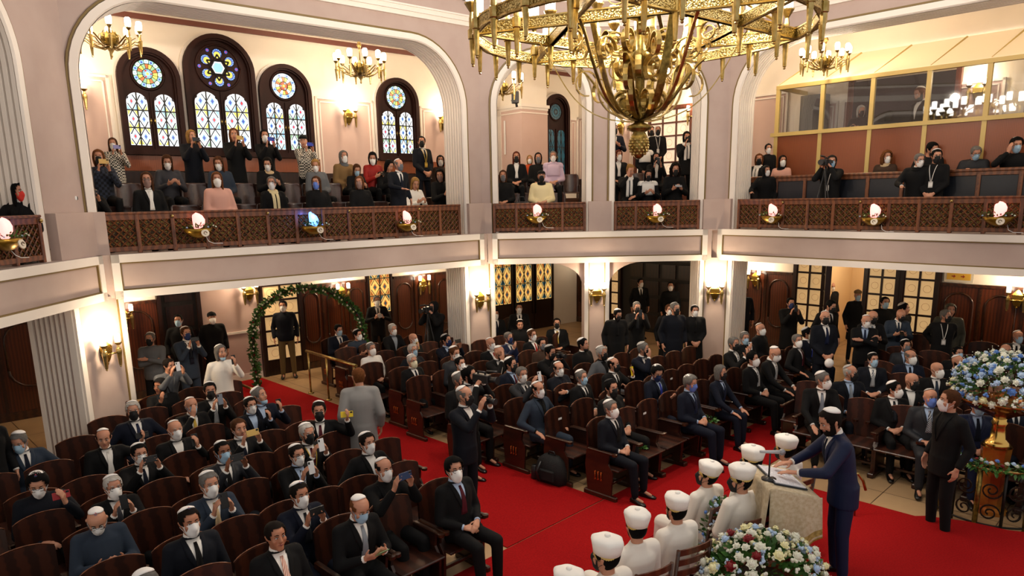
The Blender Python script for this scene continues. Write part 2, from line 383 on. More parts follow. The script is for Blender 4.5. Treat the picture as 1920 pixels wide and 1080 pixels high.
def pier(name, f, sf, g, sg, depth=0.62):
    """lower pier below the gallery and the plinth of the upper one, between the openings of faces f and g"""
    o = 0.12; A = f(sf, o); A2 = f(sf, o + depth); B = g(sg, o); B2 = g(sg, o + depth); Cc = meet(f, o + depth, g, o + depth)
    mb = MB(); poly_prism(mb, [A, B, B2, Cc, A2], 0, 2.62, 0)
    fluted(mb, A2, A, 0.0, 2.6, 1); fluted(mb, B, B2, 0.0, 2.6, 1)
    t = (B - A); L = t.length; t.normalize(); nn = Vector((t.y, -t.x, 0))
    def st(a, b, d, mi, z0=0.0, z1=2.6):
        P = [A + t * a + nn * d, A + t * b + nn * d, A + t * b, A + t * a]; poly_prism(mb, P, z0, z1, mi)
    w = 0.085
    st(0, w, 0.035, 1); st(L - w, L, 0.035, 1); st(w, w + 0.02, 0.02, 2); st(L - w - 0.02, L - w, 0.02, 2)
    struct(name, mb, [mauve, cream, goldline])
    return A, B, t, nn, L
PIER = {}
PIER['LA'] = pier('column_far_left', FL, 1.62, FA, 0.1)
PIER['AB'] = pier('column_left', FA, 6.58, FB, 0.0)
PIER['BC'] = pier('column_right', FB, 4.5, FC, 0.28)
mb = MB(); mb.box(1.98, 2.52, 0.12, 0.6, 0, 2.62, 0)
for x0 in (1.98, 2.435): mb.box(x0, x0 + 0.085, 0.085, 0.12, 0, 2.6, 1)
for x0 in (2.065, 2.415): mb.box(x0, x0 + 0.02, 0.1, 0.12, 0, 2.6, 2)
for sx, dr in ((1.98, -1), (2.52, 1)):       # small spandrel brackets springing from the middle column
    P = [(sx, 2.62)] + [(sx + dr * (0.75 * (1 - cos(pi / 2 * k / 8))), 2.0 + 0.55 * sin(pi / 2 * k / 8)) for k in range(9)] + [(sx + dr * 0.75, 2.62)]
    mb.prism(P, 0.2, 0.5, 0)
struct('column_middle', mb, [mauve, cream, goldline], FB.M())
def plinth(name, pts, z0=3.2, z1=3.86):
    mb = MB(); poly_prism(mb, pts, z0, z1, 0); struct(name, mb, [mauve])
def pl(name, f, s0, g, s1, o=0.06):
    plinth(name, [f(s0, o), meet(f, o, g, o), g(s1, o), g(s1, 0.5), meet(f, 0.5, g, 0.5), f(s0, 0.5)])
pl('trim_7', FL, 1.46, FA, 0.02); pl('trim_8', FA, 6.72, FB, 0.0); pl('trim_9', FB, 4.52, FC, 0.22)
mb = MB(); mb.box(2.06, 2.55, 0.06, 0.5, 3.2, 3.86, 0); struct('trim_10', mb, [mauve], FB.M())
# ---------------------------------------------------------------- gallery decks and outer walls
OA, OC = 4.0, 3.3
KAC = meet(FA, OA, FC, OC)                   # where the two outer walls meet behind the back arches
sA1 = (KAC - FA.P).dot(FA.d); sC0 = (KAC - FC.P).dot(FC.d)
KLA = FA(-2.2, OA)
deck = MB()
def dk(mb, pts, z0, z1, mi=0): poly_prism(mb, pts, z0, z1, mi)
dk(deck, [FL(-5, 0.3), meet(FL, .3, FA, .3), FA(-2.2, OA), FL(-5, 4.2)], 2.66, 2.95)
dk(deck, [meet(FL, .3, FA, .3), meet(FA, .3, FB, .3), KAC, FA(-2.2, OA)], 2.66, 2.95)
dk(deck, [meet(FA, .3, FB, .3), meet(FB, .3, FC, .3), FC(3.0, OC), KAC], 2.66, 2.95)
dk(deck, [meet(FB, .3, FC, .3), FC(9, .3), FC(9, OC), FC(3.0, OC)], 2.66, 2.95)
struct('ceiling_under_gallery', deck, [whitew])
gf = MB()
TIER = {'A': ((0.3, 3.08), (1.27, 3.47), (1.97, 3.6)), 'B': ((0.3, 3.2), (1.32, 3.63), (2.5, 3.93)), 'C': ((0.3, 2.96), (1.12, 3.45), (1.93, 4.1)), 'L': ((0.3, 2.96),)}
for (fr, s0, s1, key, oe) in ((FA, -0.2, 6.9, 'A', 3.98), (FB, 0.0, 4.6, 'B', 5.2), (FC, 0.3, 8.5, 'C', 3.28)):
    tt = TIER[key]; oo = [t[0] for t in tt] + [oe]
    for k, (o, z) in enumerate(tt): gf.box(s0, s1, o, oo[k + 1], 2.94, z, 0, fr.M())
def tier(block, o):
    z = TIER[block][0][1]
    for a, b in TIER[block]:
        if o > a + .0: z = b
    return z
struct('trim_11', gf, [mat('gallery_steps', hx('7A5236'), 0.4, col2=hx('6A4630'), scale=3)])
def outer_wall(name, p, q, frame_fn=None):
    mb = MB(); t = (q - p); L = t.length; t.normalize(); nn = Vector((-t.y, t.x, 0))
    P = [p, q, q + nn * 0.2, p + nn * 0.2]
    poly_prism(mb, P, 0, 7.9, 0); struct(name, mb, [whitew])
outer_wall('wall_outer_left', FA(-2.2, OA), KAC); outer_wall('wall_outer_right', KAC, FC(0.98, OC)); outer_wall('wall_outer_far_right', FC(1.96, OC), FC(9.5, OC)); _l = MB(); _l.box(0.98, 1.96, OC, OC + .2, 2.5, 7.9, 0, FC.M()); struct('wall_lintel', _l, [whitew]); outer_wall('wall_outer_far_left', FL(-5, 4.2), FA(-2.2, OA))
cg = MB()
dk(cg, [FL(-5, .8), meet(FL, .8, FA, .8), FA(-2.2, OA + .2), FL(-5, 4.4)], 7.72, 7.9); dk(cg, [meet(FL, .8, FA, .8), meet(FA, .8, FB, .8), KAC, FA(-2.2, OA + .2)], 7.72, 7.9)
dk(cg, [meet(FA, .8, FB, .8), meet(FB, .8, FC, .8), FC(9.5, OC + .2), KAC], 7.72, 7.9); dk(cg, [meet(FB, .8, FC, .8), FC(9.5, .8), FC(9.5, OC + .2)], 7.72, 7.9)
struct('ceiling', cg, [whitew])
# frieze, cream band, dado field of the outer gallery walls
wl = MB()
for fr, o, s0, s1 in ((FA, OA, -2.2, sA1), (FC, OC, sC0, 9.5)):
    M = fr.M()
    wl.box(s0, s1, o - 0.05, o, 7.5, 7.6, 1, M); wl.box(s0, s1, o - 0.12, o, 7.64, 7.72, 0, M)
struct('trim_12', wl, [cream, frieze])
def field(mb, M, s0, s1, z0, z1, o, arch_cut=None):      # pink field with double cream moulding
    mb.box(s0, s1, o - 0.015, o, z0, z1, 0, M)
    for d, w, t in ((0.0, 0.05, 0.05), (0.1, 0.025, 0.035)):
        mb.box(s0 + d, s1 - d, o - t, o, z1 - d - w, z1 - d, 1, M); mb.box(s0 + d, s0 + d + w, o - t, o, z0, z1 - d, 1, M); mb.box(s1 - d - w, s1 - d, o - t, o, z0, z1 - d, 1, M)
# ---------------------------------------------------------------- stained glass windows
def glass(name, c, e): return mat(name, c, 0.3, emit=e, ecol=c)
gW = glass('glass_pale', (0.86, 0.93, 1.0), 0.62); gY = glass('glass_yellow', (0.75, 0.72, 0.12), 0.32); gG = glass('glass_green', (0.25, 0.5, 0.3), 0.3)
gB = glass('glass_blue', (0.03, 0.08, 0.5), 0.35); gLB = glass('glass_light_blue', (0.25, 0.55, 0.85), 0.4); gR = glass('glass_red', (0.6, 0.03, 0.05), 0.5)
gO = glass('glass_amber', (0.95, 0.58, 0.16), 0.42); gOd = glass('glass_dark_amber', (0.55, 0.16, 0.03), 0.22); gD = glass('glass_teal', (0.02, 0.09, 0.12), 0.3)
winw = mat('window_frame_wood', hx('2C120D'), 0.6, col2=hx('230E0A'), scale=2, spec=.2)
GM = [gW, gY, gG, gB, gLB, gR, blackm, gO, gOd, gD]
RNG = random.Random(3)
def archpoly(x0, x1, z0, z1, n=12):
    r = (x1 - x0) / 2; c = (x0 + x1) / 2
    return [(x0, z0), (x1, z0)] + [(c + r * cos(pi * k / n), z1 - r + r * sin(pi * k / n)) for k in range(n + 1)]
def diapane(w, h, rows, cols=2, amber=False):          # leaded diamond pane, origin at the lower left, front towards -y
    mb = MB(); r = w / 2
    base = 7 if amber else 0
    mb.prism(archpoly(0, w, 0, h), -0.004, 0.0, base)
    cw = w / cols; chh = h / rows
    def inside(x, z): return 0.005 < x < w - 0.005 and (z < h - r or (x - r) ** 2 + (z - h + r) ** 2 < (r - 0.004) ** 2)
    def patch(P, y, mi):
        if all(inside(x, z) for x, z in P): mb.add([(x, y, z) for x, z in P], [tuple(range(len(P)))], mi)
    for i in range(cols):
        for j in range(rows):
            cx, cz = (i + .5) * cw, (j + .5) * chh; rnd = RNG.random()
            side = (8 if rnd < .5 else 9) if amber else (1 if rnd < 0.4 else (4 if rnd < 0.6 else (2 if rnd < .7 else None)))
            if side is not None:
                for sx in (-1, 1):
                    for sz in (-1, 1):
                        patch([(cx + sx * cw * .46, cz + sz * chh * .46), (cx + sx * cw * .46, cz + sz * chh * .16), (cx + sx * cw * .16, cz + sz * chh * .46)], -0.006, side)
            for k, (m1, s) in enumerate(((4 if not amber else 8, .22), (RNG.choice([3, 3, 5]) if not amber else 9, .13))):
                patch([(cx - cw * s, cz), (cx, cz - chh * s), (cx + cw * s, cz), (cx, cz + chh * s)], -0.0062 - k * 0.001, m1)
            for a, b in (((cx - cw / 2, cz), (cx, cz - chh / 2)), ((cx, cz - chh / 2), (cx + cw / 2, cz)), ((cx + cw / 2, cz), (cx, cz + chh / 2)), ((cx, cz + chh / 2), (cx - cw / 2, cz))):
                m = ((a[0] + b[0]) / 2, (a[1] + b[1]) / 2); a2, b2 = a, b
                if not inside(*a): a2 = m if not inside(a[0] * .5 + m[0] * .5, a[1] * .5 + m[1] * .5) else (a[0] * .5 + m[0] * .5, a[1] * .5 + m[1] * .5)
                if not inside(*b): b2 = m if not inside(b[0] * .5 + m[0] * .5, b[1] * .5 + m[1] * .5) else (b[0] * .5 + m[0] * .5, b[1] * .5 + m[1] * .5)
                if inside(*m): mb.tube([(a2[0], -0.01, a2[1]), (b2[0], -0.01, b2[1])], 0.0095, 4, 6, False)
    for i in range(1, cols):
        x = i * cw; zt = h - r + sqrt(max(0, r * r - (x - r) ** 2)); mb.box(x - .013, x + .013, -0.018, -0.004, 0, zt, 6)
    for j in range(1, rows):
        z = j * chh; d = 0 if z < h - r else r - sqrt(max(0, r * r - (z - h + r) ** 2)); mb.box(d, w - d, -0.018, -0.004, z - .012, z + .012, 6)
    return mb
def disc(mb, cx, cz, r, y, mi, n=24, a0=0, a1=2 * pi, r0=0.0):
    P = [(cx + r * cos(a0 + (a1 - a0) * k / n), y, cz + r * sin(a0 + (a1 - a0) * k / n)) for k in range(n + (0 if a1 - a0 > 6.2 else 1))]
    if r0 == 0:
        if a1 - a0 < 6.2: P.append((cx, y, cz))
        mb.add(P, [tuple(range(len(P)))], mi)
def rose(r, star=False, bright=1):
    mb = MB()
    if not star:
        disc(mb, 0, 0, r, -0.004, 2 if bright == 0 else 0)
        for k in range(16):
            a = 2 * pi * k / 16; disc(mb, 0.84 * r * cos(a), 0.84 * r * sin(a), 0.15 * r, -0.006, 4 if k % 2 else 0, 10)
            disc(mb, 0.84 * r * cos(a), 0.84 * r * sin(a), 0.08 * r, -0.0075, 3 if k % 2 else 4, 8)
            disc(mb, 0, 0, 0.68 * r, -0.0062, (1, 8, 0 if bright else 2)[k % 3], 3, a - 0.17, a + 0.17)
            mb.tube([(0.2 * r * cos(a + .196), -0.01, 0.2 * r * sin(a + .196)), (0.98 * r * cos(a + .196), -0.01, 0.98 * r * sin(a + .196))], 0.004, 4, 6, False)
        disc(mb, 0, 0, 0.34 * r, -0.0085, 8 if bright else 4, 20)
        for k in range(6):
            a = pi / 3 * k; disc(mb, 0.24 * r * cos(a), 0.24 * r * sin(a), 0.07 * r, -0.0095, 4 if k % 2 else 5, 8)
        disc(mb, 0, 0, 0.1 * r, -0.0105, 1, 10)
        for rr in (0.7 * r, 0.35 * r, r): mb.tube([(rr * cos(2 * pi * k / 28), -0.01, rr * sin(2 * pi * k / 28)) for k in range(29)], 0.006, 4, 6, False)
    else:
        for k in range(6):
            a = pi / 3 * k + pi / 6; cx, cz = 0.66 * r * cos(a), 0.66 * r * sin(a)
            disc(mb, cx, cz, 0.24 * r, -0.004, 3, 18); disc(mb, cx - .06 * r * cos(a), cz - .06 * r * sin(a), 0.16 * r, -0.0055, 1, 14)
            for q in range(7):
                b = a - 1.5 + 3.0 * q / 6; disc(mb, cx + 0.19 * r * cos(b), cz + 0.19 * r * sin(b), 0.03 * r, -0.006, 4, 6)
            mb.tube([(cx + 0.24 * r * cos(2 * pi * q / 16), -0.01, cz + 0.24 * r * sin(2 * pi * q / 16)) for q in range(17)], 0.007, 4, 6, False)
            a2 = pi / 3 * k; disc(mb, 0.9 * r * cos(a2), 0.9 * r * sin(a2), 0.085 * r, -0.004, 3, 10); disc(mb, 0.9 * r * cos(a2), 0.9 * r * sin(a2), 0.035 * r, -0.0055, 5, 8)
        P = [(0.32 * r * cos(pi / 3 * k), -0.006, 0.32 * r * sin(pi / 3 * k)) for k in range(6)]; mb.add(P, [tuple(range(6))], 0)
        P = [(0.26 * r * cos(pi / 3 * k), -0.007, 0.26 * r * sin(pi / 3 * k)) for k in range(6)]; mb.add(P, [tuple(range(6))], 4)
        for o in (0, 1):
            tri = [(0.62 * r * cos(pi / 2 + o * pi + 2 * pi * k / 3) * 1.0, -0.012, 0.62 * r * sin(pi / 2 + o * pi + 2 * pi * k / 3)) for k in range(4)]
            for k in range(3): mb.tube([tri[k], tri[k + 1]], 0.016, 4, 6, False)
    return mb
def ringarch(mb, x0, x1, z0, z1, w, y0, y1, mi=0):
    outer = archpoly(x0, x1, z0, z1, 20)[1:]; outer = outer + [(x0, z0)]
    inner = archpoly(x0 + w, x1 - w, z0, z1 - w, 20)[1:]; inner = inner + [(x0 + w, z0)]
    n = len(outer)
    for i in range(n - 1):
        a, b, c, d = outer[i], outer[i + 1], inner[i + 1], inner[i]
        vs = [(p[0], y, p[1]) for y in (y0, y1) for p in (a, b, c, d)]
        mb.add(vs, [(0, 1, 2, 3), (7, 6, 5, 4), (0, 4, 5, 1), (2, 6, 7, 3)], mi)
WN = [0]
def window(fr, o, s0, s1, z0, z1, lw, lh, rr, rz, star=False, bright=1, handles=True, rows=3, dim=False):
    gm_ = [gD, gD, gD, gD, mat('glass_dim_grey', hx('3A4248'), .3), gD, blackm, gD, gD, gD] if dim else GM
    WN[0] += 1; M = fr.M(s0, o, 0); W = s1 - s0; mb = MB()
    mb.prism(archpoly(0.04, W - 0.04, z0 + .02, z1 - 0.04, 20), -0.03, 0.0, 0)
    ringarch(mb, 0, W, z0, z1, 0.09, -0.16, 0, 0); ringarch(mb, 0.09, W - 0.09, z0, z1 - 0.09, 0.03, -0.11, 0, 0)
    ringarch(mb, -0.05, W + 0.05, z0, z1 + 0.05, 0.05, -0.06, 0, 1)
    mb.box(0, W, -0.18, 0, z0 - 0.05, z0 + 0.06, 0); c = W / 2; lb = z0 + 0.14; gap = 0.045 + 0.02
    mb.box(c - .012, c + .012, -0.06, -0.03, z0, lb + lh + 0.02, 0)
    if rr: mb.tube([(c + (rr + .03) * cos(2 * pi * k / 32), -0.04, rz + (rr + .03) * sin(2 * pi * k / 32)) for k in range(33)], 0.022, 6, 0, True)
    for sx in (-1, 1):
        x0 = c + sx * (gap + lw / 2) - lw / 2
        ringarch(mb, x0 - .025, x0 + lw + .025, lb - .02, lb + lh + .025, 0.025, -0.05, -0.03, 0)
    root = struct('window_%d' % WN[0], mb, [winw, cream], M)
    for sx in (-1, 1):
        x0 = c + sx * (gap + lw / 2) - lw / 2
        p = diapane(lw, lh, rows); p.obj('lancet_pane', gm_, root, T(x0, -0.031, lb))
        if handles:
            h = MB(); h.ball((0, 0, 0), 0.022); h.tube([(0, -0.01, 0.05), (0, -0.03, 0), (0, -0.01, -0.06)], 0.012, 6); h.obj('handle', brass, root, T(c + sx * (gap - 0.03), -0.05, lb + lh * 0.47))
    if rr: rose(rr, star, bright).obj('rose_pane', gm_, root, T(c, -0.031, rz))
window(FA, OA, 1.22, 2.38, 4.98, 6.97, 0.38, 1.0, 0.27, 6.49, bright=0)
window(FA, OA, 2.46, 3.91, 4.98, 7.39, 0.48, 1.12, 0.42, 6.74, star=True)
window(FA, OA, 3.98, 5.18, 4.98, 6.94, 0.38, 1.0, 0.27, 6.49, bright=1)
window(FA, OA, 6.87, 8.05, 4.98, 6.91, 0.38, 1.0, 0.27, 6.46, bright=0)
window(FA, OA, 9.35, 10.5, 4.98, 6.95, 0.38, 1.0, 0.27, 6.46, bright=0)
window(FA, OA, 12.45, 13.42, 4.3, 6.95, 0.3, 1.5, 0.22, 6.45, bright=0, dim=True)
# fields and sill band on the outer walls of the gallery
fd = MB(); M = FA.M()
for (a, b, z1) in ((-2.0, 1.1, 6.4), (5.3, 6.8, 6.33), (8.15, 9.25, 6.3), (13.5, 13.86, 6.3)): field(fd, M, a, b, 4.3, z1, OA)
M = FC.M()
for (a, b, z1) in ((-6.9, -6.2, 6.35), (-5.5, -4.75, 6.3), (-3.0, -0.2, 6.35), (0.2, 1.0, 6.0), (1.1, 1.6, 6.0), (2.9, 4.2, 6.1), (4.5, 7.5, 6.1)): field(fd, M, a, b, 4.3, z1, OC)
struct('trim_13', fd, [pinkw, cream])
sb = MB(); sb.box(1.1, 5.3, OA - 0.1, OA, 4.62, 4.92, 0, FA.M()); sb.box(6.8, 10.6, OA - 0.1, OA, 4.62, 4.92, 0, FA.M()); sb.box(-2, 10.7, OA - 0.14, OA, 3.6, 4.6, 1, FA.M()); sb.box(-7, 1, OC - 0.08, OC, 3.6, 4.5, 1, FC.M())
struct('trim_14', sb, [orangew, woodd])
pb = MB(); M = FA.M(); pb.box(10.76, 11.67, 3.0, 4.0, 2.9, 7.75, 2, M); pb.box(10.745, 11.69, 2.985, 4.0, 3.6, 6.3, 0, M)
for z0, z1, d in ((6.3, 6.36, 0.03), (6.36, 6.44, 0.06), (6.2, 6.23, 0.03)): pb.box(10.76 - d, 11.67 + d, 3.0 - d, 4.0, z0, z1, 1, M)
pb.box(10.73, 10.76, 3.86, 4.0, 3.6, 6.3, 1, M)
struct('column_gallery', pb, [pinkw, cream, whitew])
# framed white notice strip on that pier
nb = MB(); nb.box(0, 0.05, -0.02, 0.0, -0.45, 0.45); tag(nb.obj('wall_strip', whiteg, None, FA.M(10.72, 3.7, 5.6, R(-90))), 'tall narrow white strip mounted on the gallery pier behind the red-haired woman', 'wall strip')
# upper door with panes
def glazed_door(name, M, W, H, cols, rows, wm, pm, frame=0.09, kick=0.0, bar=0.045, handle=True, lab=None):
    mb = MB(); mb.box(-frame, 0, -0.06, 0.06, 0, H + frame, 0); mb.box(W, W + frame, -0.06, 0.06, 0, H + frame, 0); mb.box(0, W, -0.06, 0.06, H, H + frame, 0)
    mb.box(0, W, -0.03, 0.03, 0, kick, 0)
    cw = W / cols; chh = (H - kick) / rows
    for i in range(cols + 1): mb.box(i * cw - bar / 2 if i else 0, i * cw + bar / 2 if i < cols else W, -0.035, 0.035, kick, H, 0)
    for j in range(rows + 1): mb.box(0, W, -0.034, 0.034, kick + j * chh - (bar / 2 if j else 0), kick + j * chh + (bar / 2 if j < rows else 0), 0)
    mb.box(cw * 1 - bar, cw * 1 + bar, -0.04, 0.04, kick, H, 0) if cols == 4 else None
    root = mb.obj(name, [wm], None, M); root['kind'] = 'structure'
    g = MB()
    for i in range(cols):
        for j in range(rows):
            x0, x1, z0, z1 = i * cw + bar / 2, (i + 1) * cw - bar / 2, kick + j * chh + bar / 2, kick + (j + 1) * chh - bar / 2
            g.box(x0, x1, -0.006, 0.006, z0, z1, 0)
            cx, cz = (x0 + x1) / 2, (z0 + z1) / 2; rr = min(x1 - x0, z1 - z0) * 0.3
            g.tube([(cx + rr * cos(2 * pi * k / 12), -0.008, cz + rr * sin(2 * pi * k / 12)) for k in range(13)], 0.003, 4, 1, False)
    g.obj('glass_panes', [pm, mat('etched_line', hx('B79B6E'), 0.5)], root)
    if handle:
        h = MB(); h.ball((0, -0.07, 0), 0.025); h.tube([(0, -0.03, 0), (0, -0.07, 0)], 0.012, 6); h.obj('door_handle', brass, root, T(W - 0.05, 0, 1.05))
    return root
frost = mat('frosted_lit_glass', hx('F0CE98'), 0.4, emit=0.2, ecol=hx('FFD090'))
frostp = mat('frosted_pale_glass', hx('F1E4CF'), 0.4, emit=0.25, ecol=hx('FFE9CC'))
redwd = mat('reddish_door_wood', hx('5A2A17'), 0.35, col2=hx('4A2011'), scale=3, kind='wave')
glazed_door('door_1', FC.M(-4.6, OC - 0.06, 3.6), 1.75, 2.65, 4, 6, redwd, frostp, kick=0.55)
# ---------------------------------------------------------------- ground floor: panelling, doors, amber windows
def panelling(name, fr, o, s0, s1, z1=1.97, n=None, th=0.05):
    mb = MB(); M = fr.M(); L = s1 - s0; n = n or max(1, round(L / 0.62)); w = L / n
    mb.box(s0, s1, o - th, o, 0, z1, 0, M); mb.box(s0, s1, o - th - 0.05, o, z1, z1 + 0.06, 1, M); mb.box(s0, s1, o - th - 0.03, o, 0, 0.16, 1, M)
    for k in range(n):
        a = s0 + k * w
        mb.box(a - 0.03, a + 0.03, o - th - 0.02, o, 0.16, z1, 1, M)
        x0, x1 = a + 0.11, a + w - 0.11; r = (x1 - x0) / 2; c = (x0 + x1) / 2; zt, zb = z1 - 0.14, 0.62
        P = [(x0, zb + r)] + [(c - r * cos(pi * q / 10), zt - r + r * sin(pi * q / 10)) for q in range(11)] + [(c + r * cos(pi * q / 10), zb + r - r * sin(pi * q / 10)) for q in range(11)]
        mb.tube([tuple(M @ Vector((x, o - th - 0.005, z))) for x, z in P], 0.022, 6, 1, True)
    struct(name, mb, [woodp, wood])
panelling('wall_panelling_1', FA, OA, -2.2, -0.4, n=2); panelling('wall_panelling_2', FA, OA, -0.2, 1.45, n=2); panelling('wall_panelling_3', FA, OA, 4.55, 6.3, n=3)
panelling('wall_panelling_4', FA, OA, 7.1, 10.3, n=5)
panelling('wall_panelling_5', FC, OC, sC0, -5.2, n=6); panelling('wall_panelling_6', FC, OC, -1.9, 0.2, n=3); panelling('wall_panelling_7', FC, OC, 3.45, 9.4, n=8)
# open doorway: its unlit depth put in as a near-black slab on the wall
dw = MB(); dkm = mat('dark_doorway', hx('120B0A'), 0.6); dw.box(1.5, 2.28, OA - 0.05, OA, 0, 2.5, 0, FA.M())
dw.box(1.46, 1.54, OA - 0.12, OA, 0, 2.6, 1, FA.M()); dw.box(2.24, 2.32, OA - 0.12, OA, 0, 2.6, 1, FA.M())
for k in range(4): dw.box(1.62, 2.16, OA - 0.065, OA - 0.05, 0.3 + k * .55, 0.75 + k * .55, 1, FA.M())
struct('door_2', dw, [dkm, woodd])
# painted wall stretch with a dado rail between the doors
pw = MB(); M = FA.M(); pw.box(2.32, 3.55, OA - 0.02, OA, 0, 2.6, 0, M); pw.box(2.32, 3.55, OA - 0.05, OA, 1.08, 1.13, 1, M); pw.box(2.32, 3.55, OA - 0.04, OA, 0, 0.14, 1, M)
struct('wall_painted', pw, [pinkw, cream])
glazed_door('door_3', FA.M(3.65, OA - 0.07, 0), 0.85, 2.45, 2, 6, woodd, frost, kick=0.35)
# amber windows
def amber(fr, o, s0, s1, z0, z1):
    WN[0] += 1; W = s1 - s0; mb = MB(); mb.box(0, W, -0.05, 0, 0, 2.6, 0); ringarch(mb, 0.02, W - 0.02, 0.5, 2.62, 0.05, -0.09, 0, 0)
    root = struct('window_%d' % WN[0], mb, [woodd], fr.M(s0, o, 0)); p = diapane(W - 0.2, z1 - z0, 3, 2, True); p.obj('amber_pane', GM, root, T(0.1, -0.055, z0))
amber(FA, OA, 6.32, 7.08, 1.15, 2.45)
for k in range(3): amber(FA, OA, 10.35 + 0.82 * k, 11.15 + 0.82 * k, 0.9, 2.55)
# doors of the right-hand wall
glazed_door('door_4', FC.M(0.32, OC - 0.07, 0), 0.62, 2.45, 2, 6, woodd, frost, kick=0.1)
glazed_door('door_5', FC.M(1.0, OC - 0.07, 0, R(-62)), 0.62, 2.45, 2, 6, woodd, mat('dim_glass', hx('4B4038'), 0.3), kick=0.1)
glazed_door('door_6', FC.M(1.98, OC - 0.07, 0), 0.6, 2.45, 2, 6, woodd, frost, kick=0.1)
glazed_door('door_7', FC.M(2.74, OC - 0.07, 0), 0.62, 2.45, 2, 6, woodd, frost, kick=0.1)
# dark double door with square panels behind the right arch
dd = MB(); M = FC.M()
dd.box(-5.1, -2.0, OC - 0.06, OC, 0, 2.6, 0, M)
for k in range(5):
    for j in range(5):
        dd.box(-4.75 + k * .56, -4.3 + k * .56, OC - 0.085, OC - 0.06, 0.12 + j * .5, 0.52 + j * .5, 1, M)
struct('door_8', dd, [dkm, woodd])
glazed_door('door_9', FC.M(-5.45, OC - 0.1, 0), 0.3, 2.45, 1, 6, woodd, frost, kick=0.4, handle=False)
# bright vestibule seen through the open door
vb = MB(); M = FC.M(); vb.box(1.0, 2.0, OC - 0.01, OC - 0.005, 0, 0.01, 0, M)
hall = MB(); hall.box(0.6, 2.6, OC + 2.6, OC + 2.7, 0, 2.7, 0, M); hall.box(0.5, 0.6, OC + .2, OC + 2.7, 0, 2.7, 0, M); hall.box(2.6, 2.7, OC + .2, OC + 2.7, 0, 2.7, 0, M)
struct('wall_vestibule', hall, [mat('vestibule_plaster', hx('E2C294'), 0.7)])
lamp(FC(1.6, OC + 1.3, 2.3), 22)
# framed yellow sign with arrows above the panelling
sg = MB(); sg.box(-0.27, 0.27, -0.03, 0, -0.16, 0.16, 0); sg.box(-0.22, 0.22, -0.035, -0.03, -0.115, 0.115, 1)
for i, x in enumerate((-0.16, -0.12, -0.08, 0.02, 0.07, 0.11, 0.15)): sg.box(x - 0.013, x + 0.013, -0.037, -0.035, 0.03, 0.085, 2); sg.box(x - 0.004, x + 0.02, -0.038, -0.035, 0.05, 0.062, 2)
for x in (-0.09, 0.08): sg.prism([(x - 0.04, -0.05), (x, -0.05), (x, -0.075), (x + 0.035, -0.04), (x, -0.005), (x, -0.03), (x - 0.04, -0.03)], -0.038, -0.035, 3)
tag(sg.obj('exit_sign', [mat('sign_frame', hx('D8D0C0'), 0.5), mat('sign_yellow', hx('E0B040'), 0.5), mat('sign_letter', hx('4A3A20'), 0.5), mat('sign_arrow', hx('A03020'), 0.5)], None, FC.M(3.78, OC - 0.07, 2.22)), 'white framed yellow sign with two red arrows above the wall panelling', 'sign')
# ---------------------------------------------------------------- glass booth in the right gallery
boo = MB(); o = 1.9; M = FC.M()
gold = mat('pale_gold_frame', hx('C9AE68'), 0.5)
posts = [0.24, 1.23, 2.24, 3.26, 4.25, 5.25, 6.3]
bt = empty('glass_booth', FC.M(0, o, 0), 'gold-framed glass booth with brown wooden base in the right gallery', 'booth')
f = MB()
for s in posts: f.box(s - 0.04, s + 0.04, -0.04, 0.04, 3.6, 6.26)
f.box(0.12, 6.4, -0.06, 0.06, 5.2, 5.28); f.box(0.2, 6.4, -0.05, 0.05, 6.2, 6.28); f.box(0.2, 0.28, 0, 1.35, 6.2, 6.28); f.box(0.2, 0.28, 0, 1.35, 5.2, 5.28)
for s in posts: f.tube([(s, 0, 6.28), (s + 0.2, 1.35, 6.95)], 0.03, 4, 0, False)
f.obj('booth_frame', gold, bt)
b = MB()
for i in range(len(posts) - 1): b.box(posts[i] + 0.04, posts[i + 1] - 0.04, -0.015, 0.015, 3.6, 5.2)
b.obj('base_panel', orangew, bt)
rf = MB(); rf.add([(0.2, -0.03, 6.27), (6.4, -0.03, 6.27), (6.6, 1.38, 6.95), (0.4, 1.38, 6.95), (0.2, -0.03, 6.29), (6.4, -0.03, 6.29), (6.6, 1.38, 6.97), (0.4, 1.38, 6.97)], [(3, 2, 1, 0), (4, 5, 6, 7), (0, 1, 5, 4), (1, 2, 6, 5), (2, 3, 7, 6), (3, 0, 4, 7)])
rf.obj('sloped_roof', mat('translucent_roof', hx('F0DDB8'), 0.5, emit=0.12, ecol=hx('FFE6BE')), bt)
gm = bpy.data.materials.new('booth_glass'); gm.use_nodes = True; nt = gm.node_tree; nt.nodes.clear()
ou = nt.nodes.new('ShaderNodeOutputMaterial'); mx = nt.nodes.new('ShaderNodeMixShader'); tr = nt.nodes.new('ShaderNodeBsdfTransparent'); gl = nt.nodes.new('ShaderNodeBsdfGlossy')
tr.inputs[0].default_value = (0.86, 0.88, 0.9, 1); gl.inputs['Roughness'].default_value = 0.02; mx.inputs[0].default_value = 0.1
nt.links.new(tr.outputs[0], mx.inputs[1]); nt.links.new(gl.outputs[0], mx.inputs[2]); nt.links.new(mx.outputs[0], ou.inputs[0])
for i in range(len(posts) - 1):
    g = MB(); g.box(posts[i] + 0.04, posts[i + 1] - 0.04, -0.006, 0.006, 5.28, 6.2); g.obj('glass_pane', gm, bt)
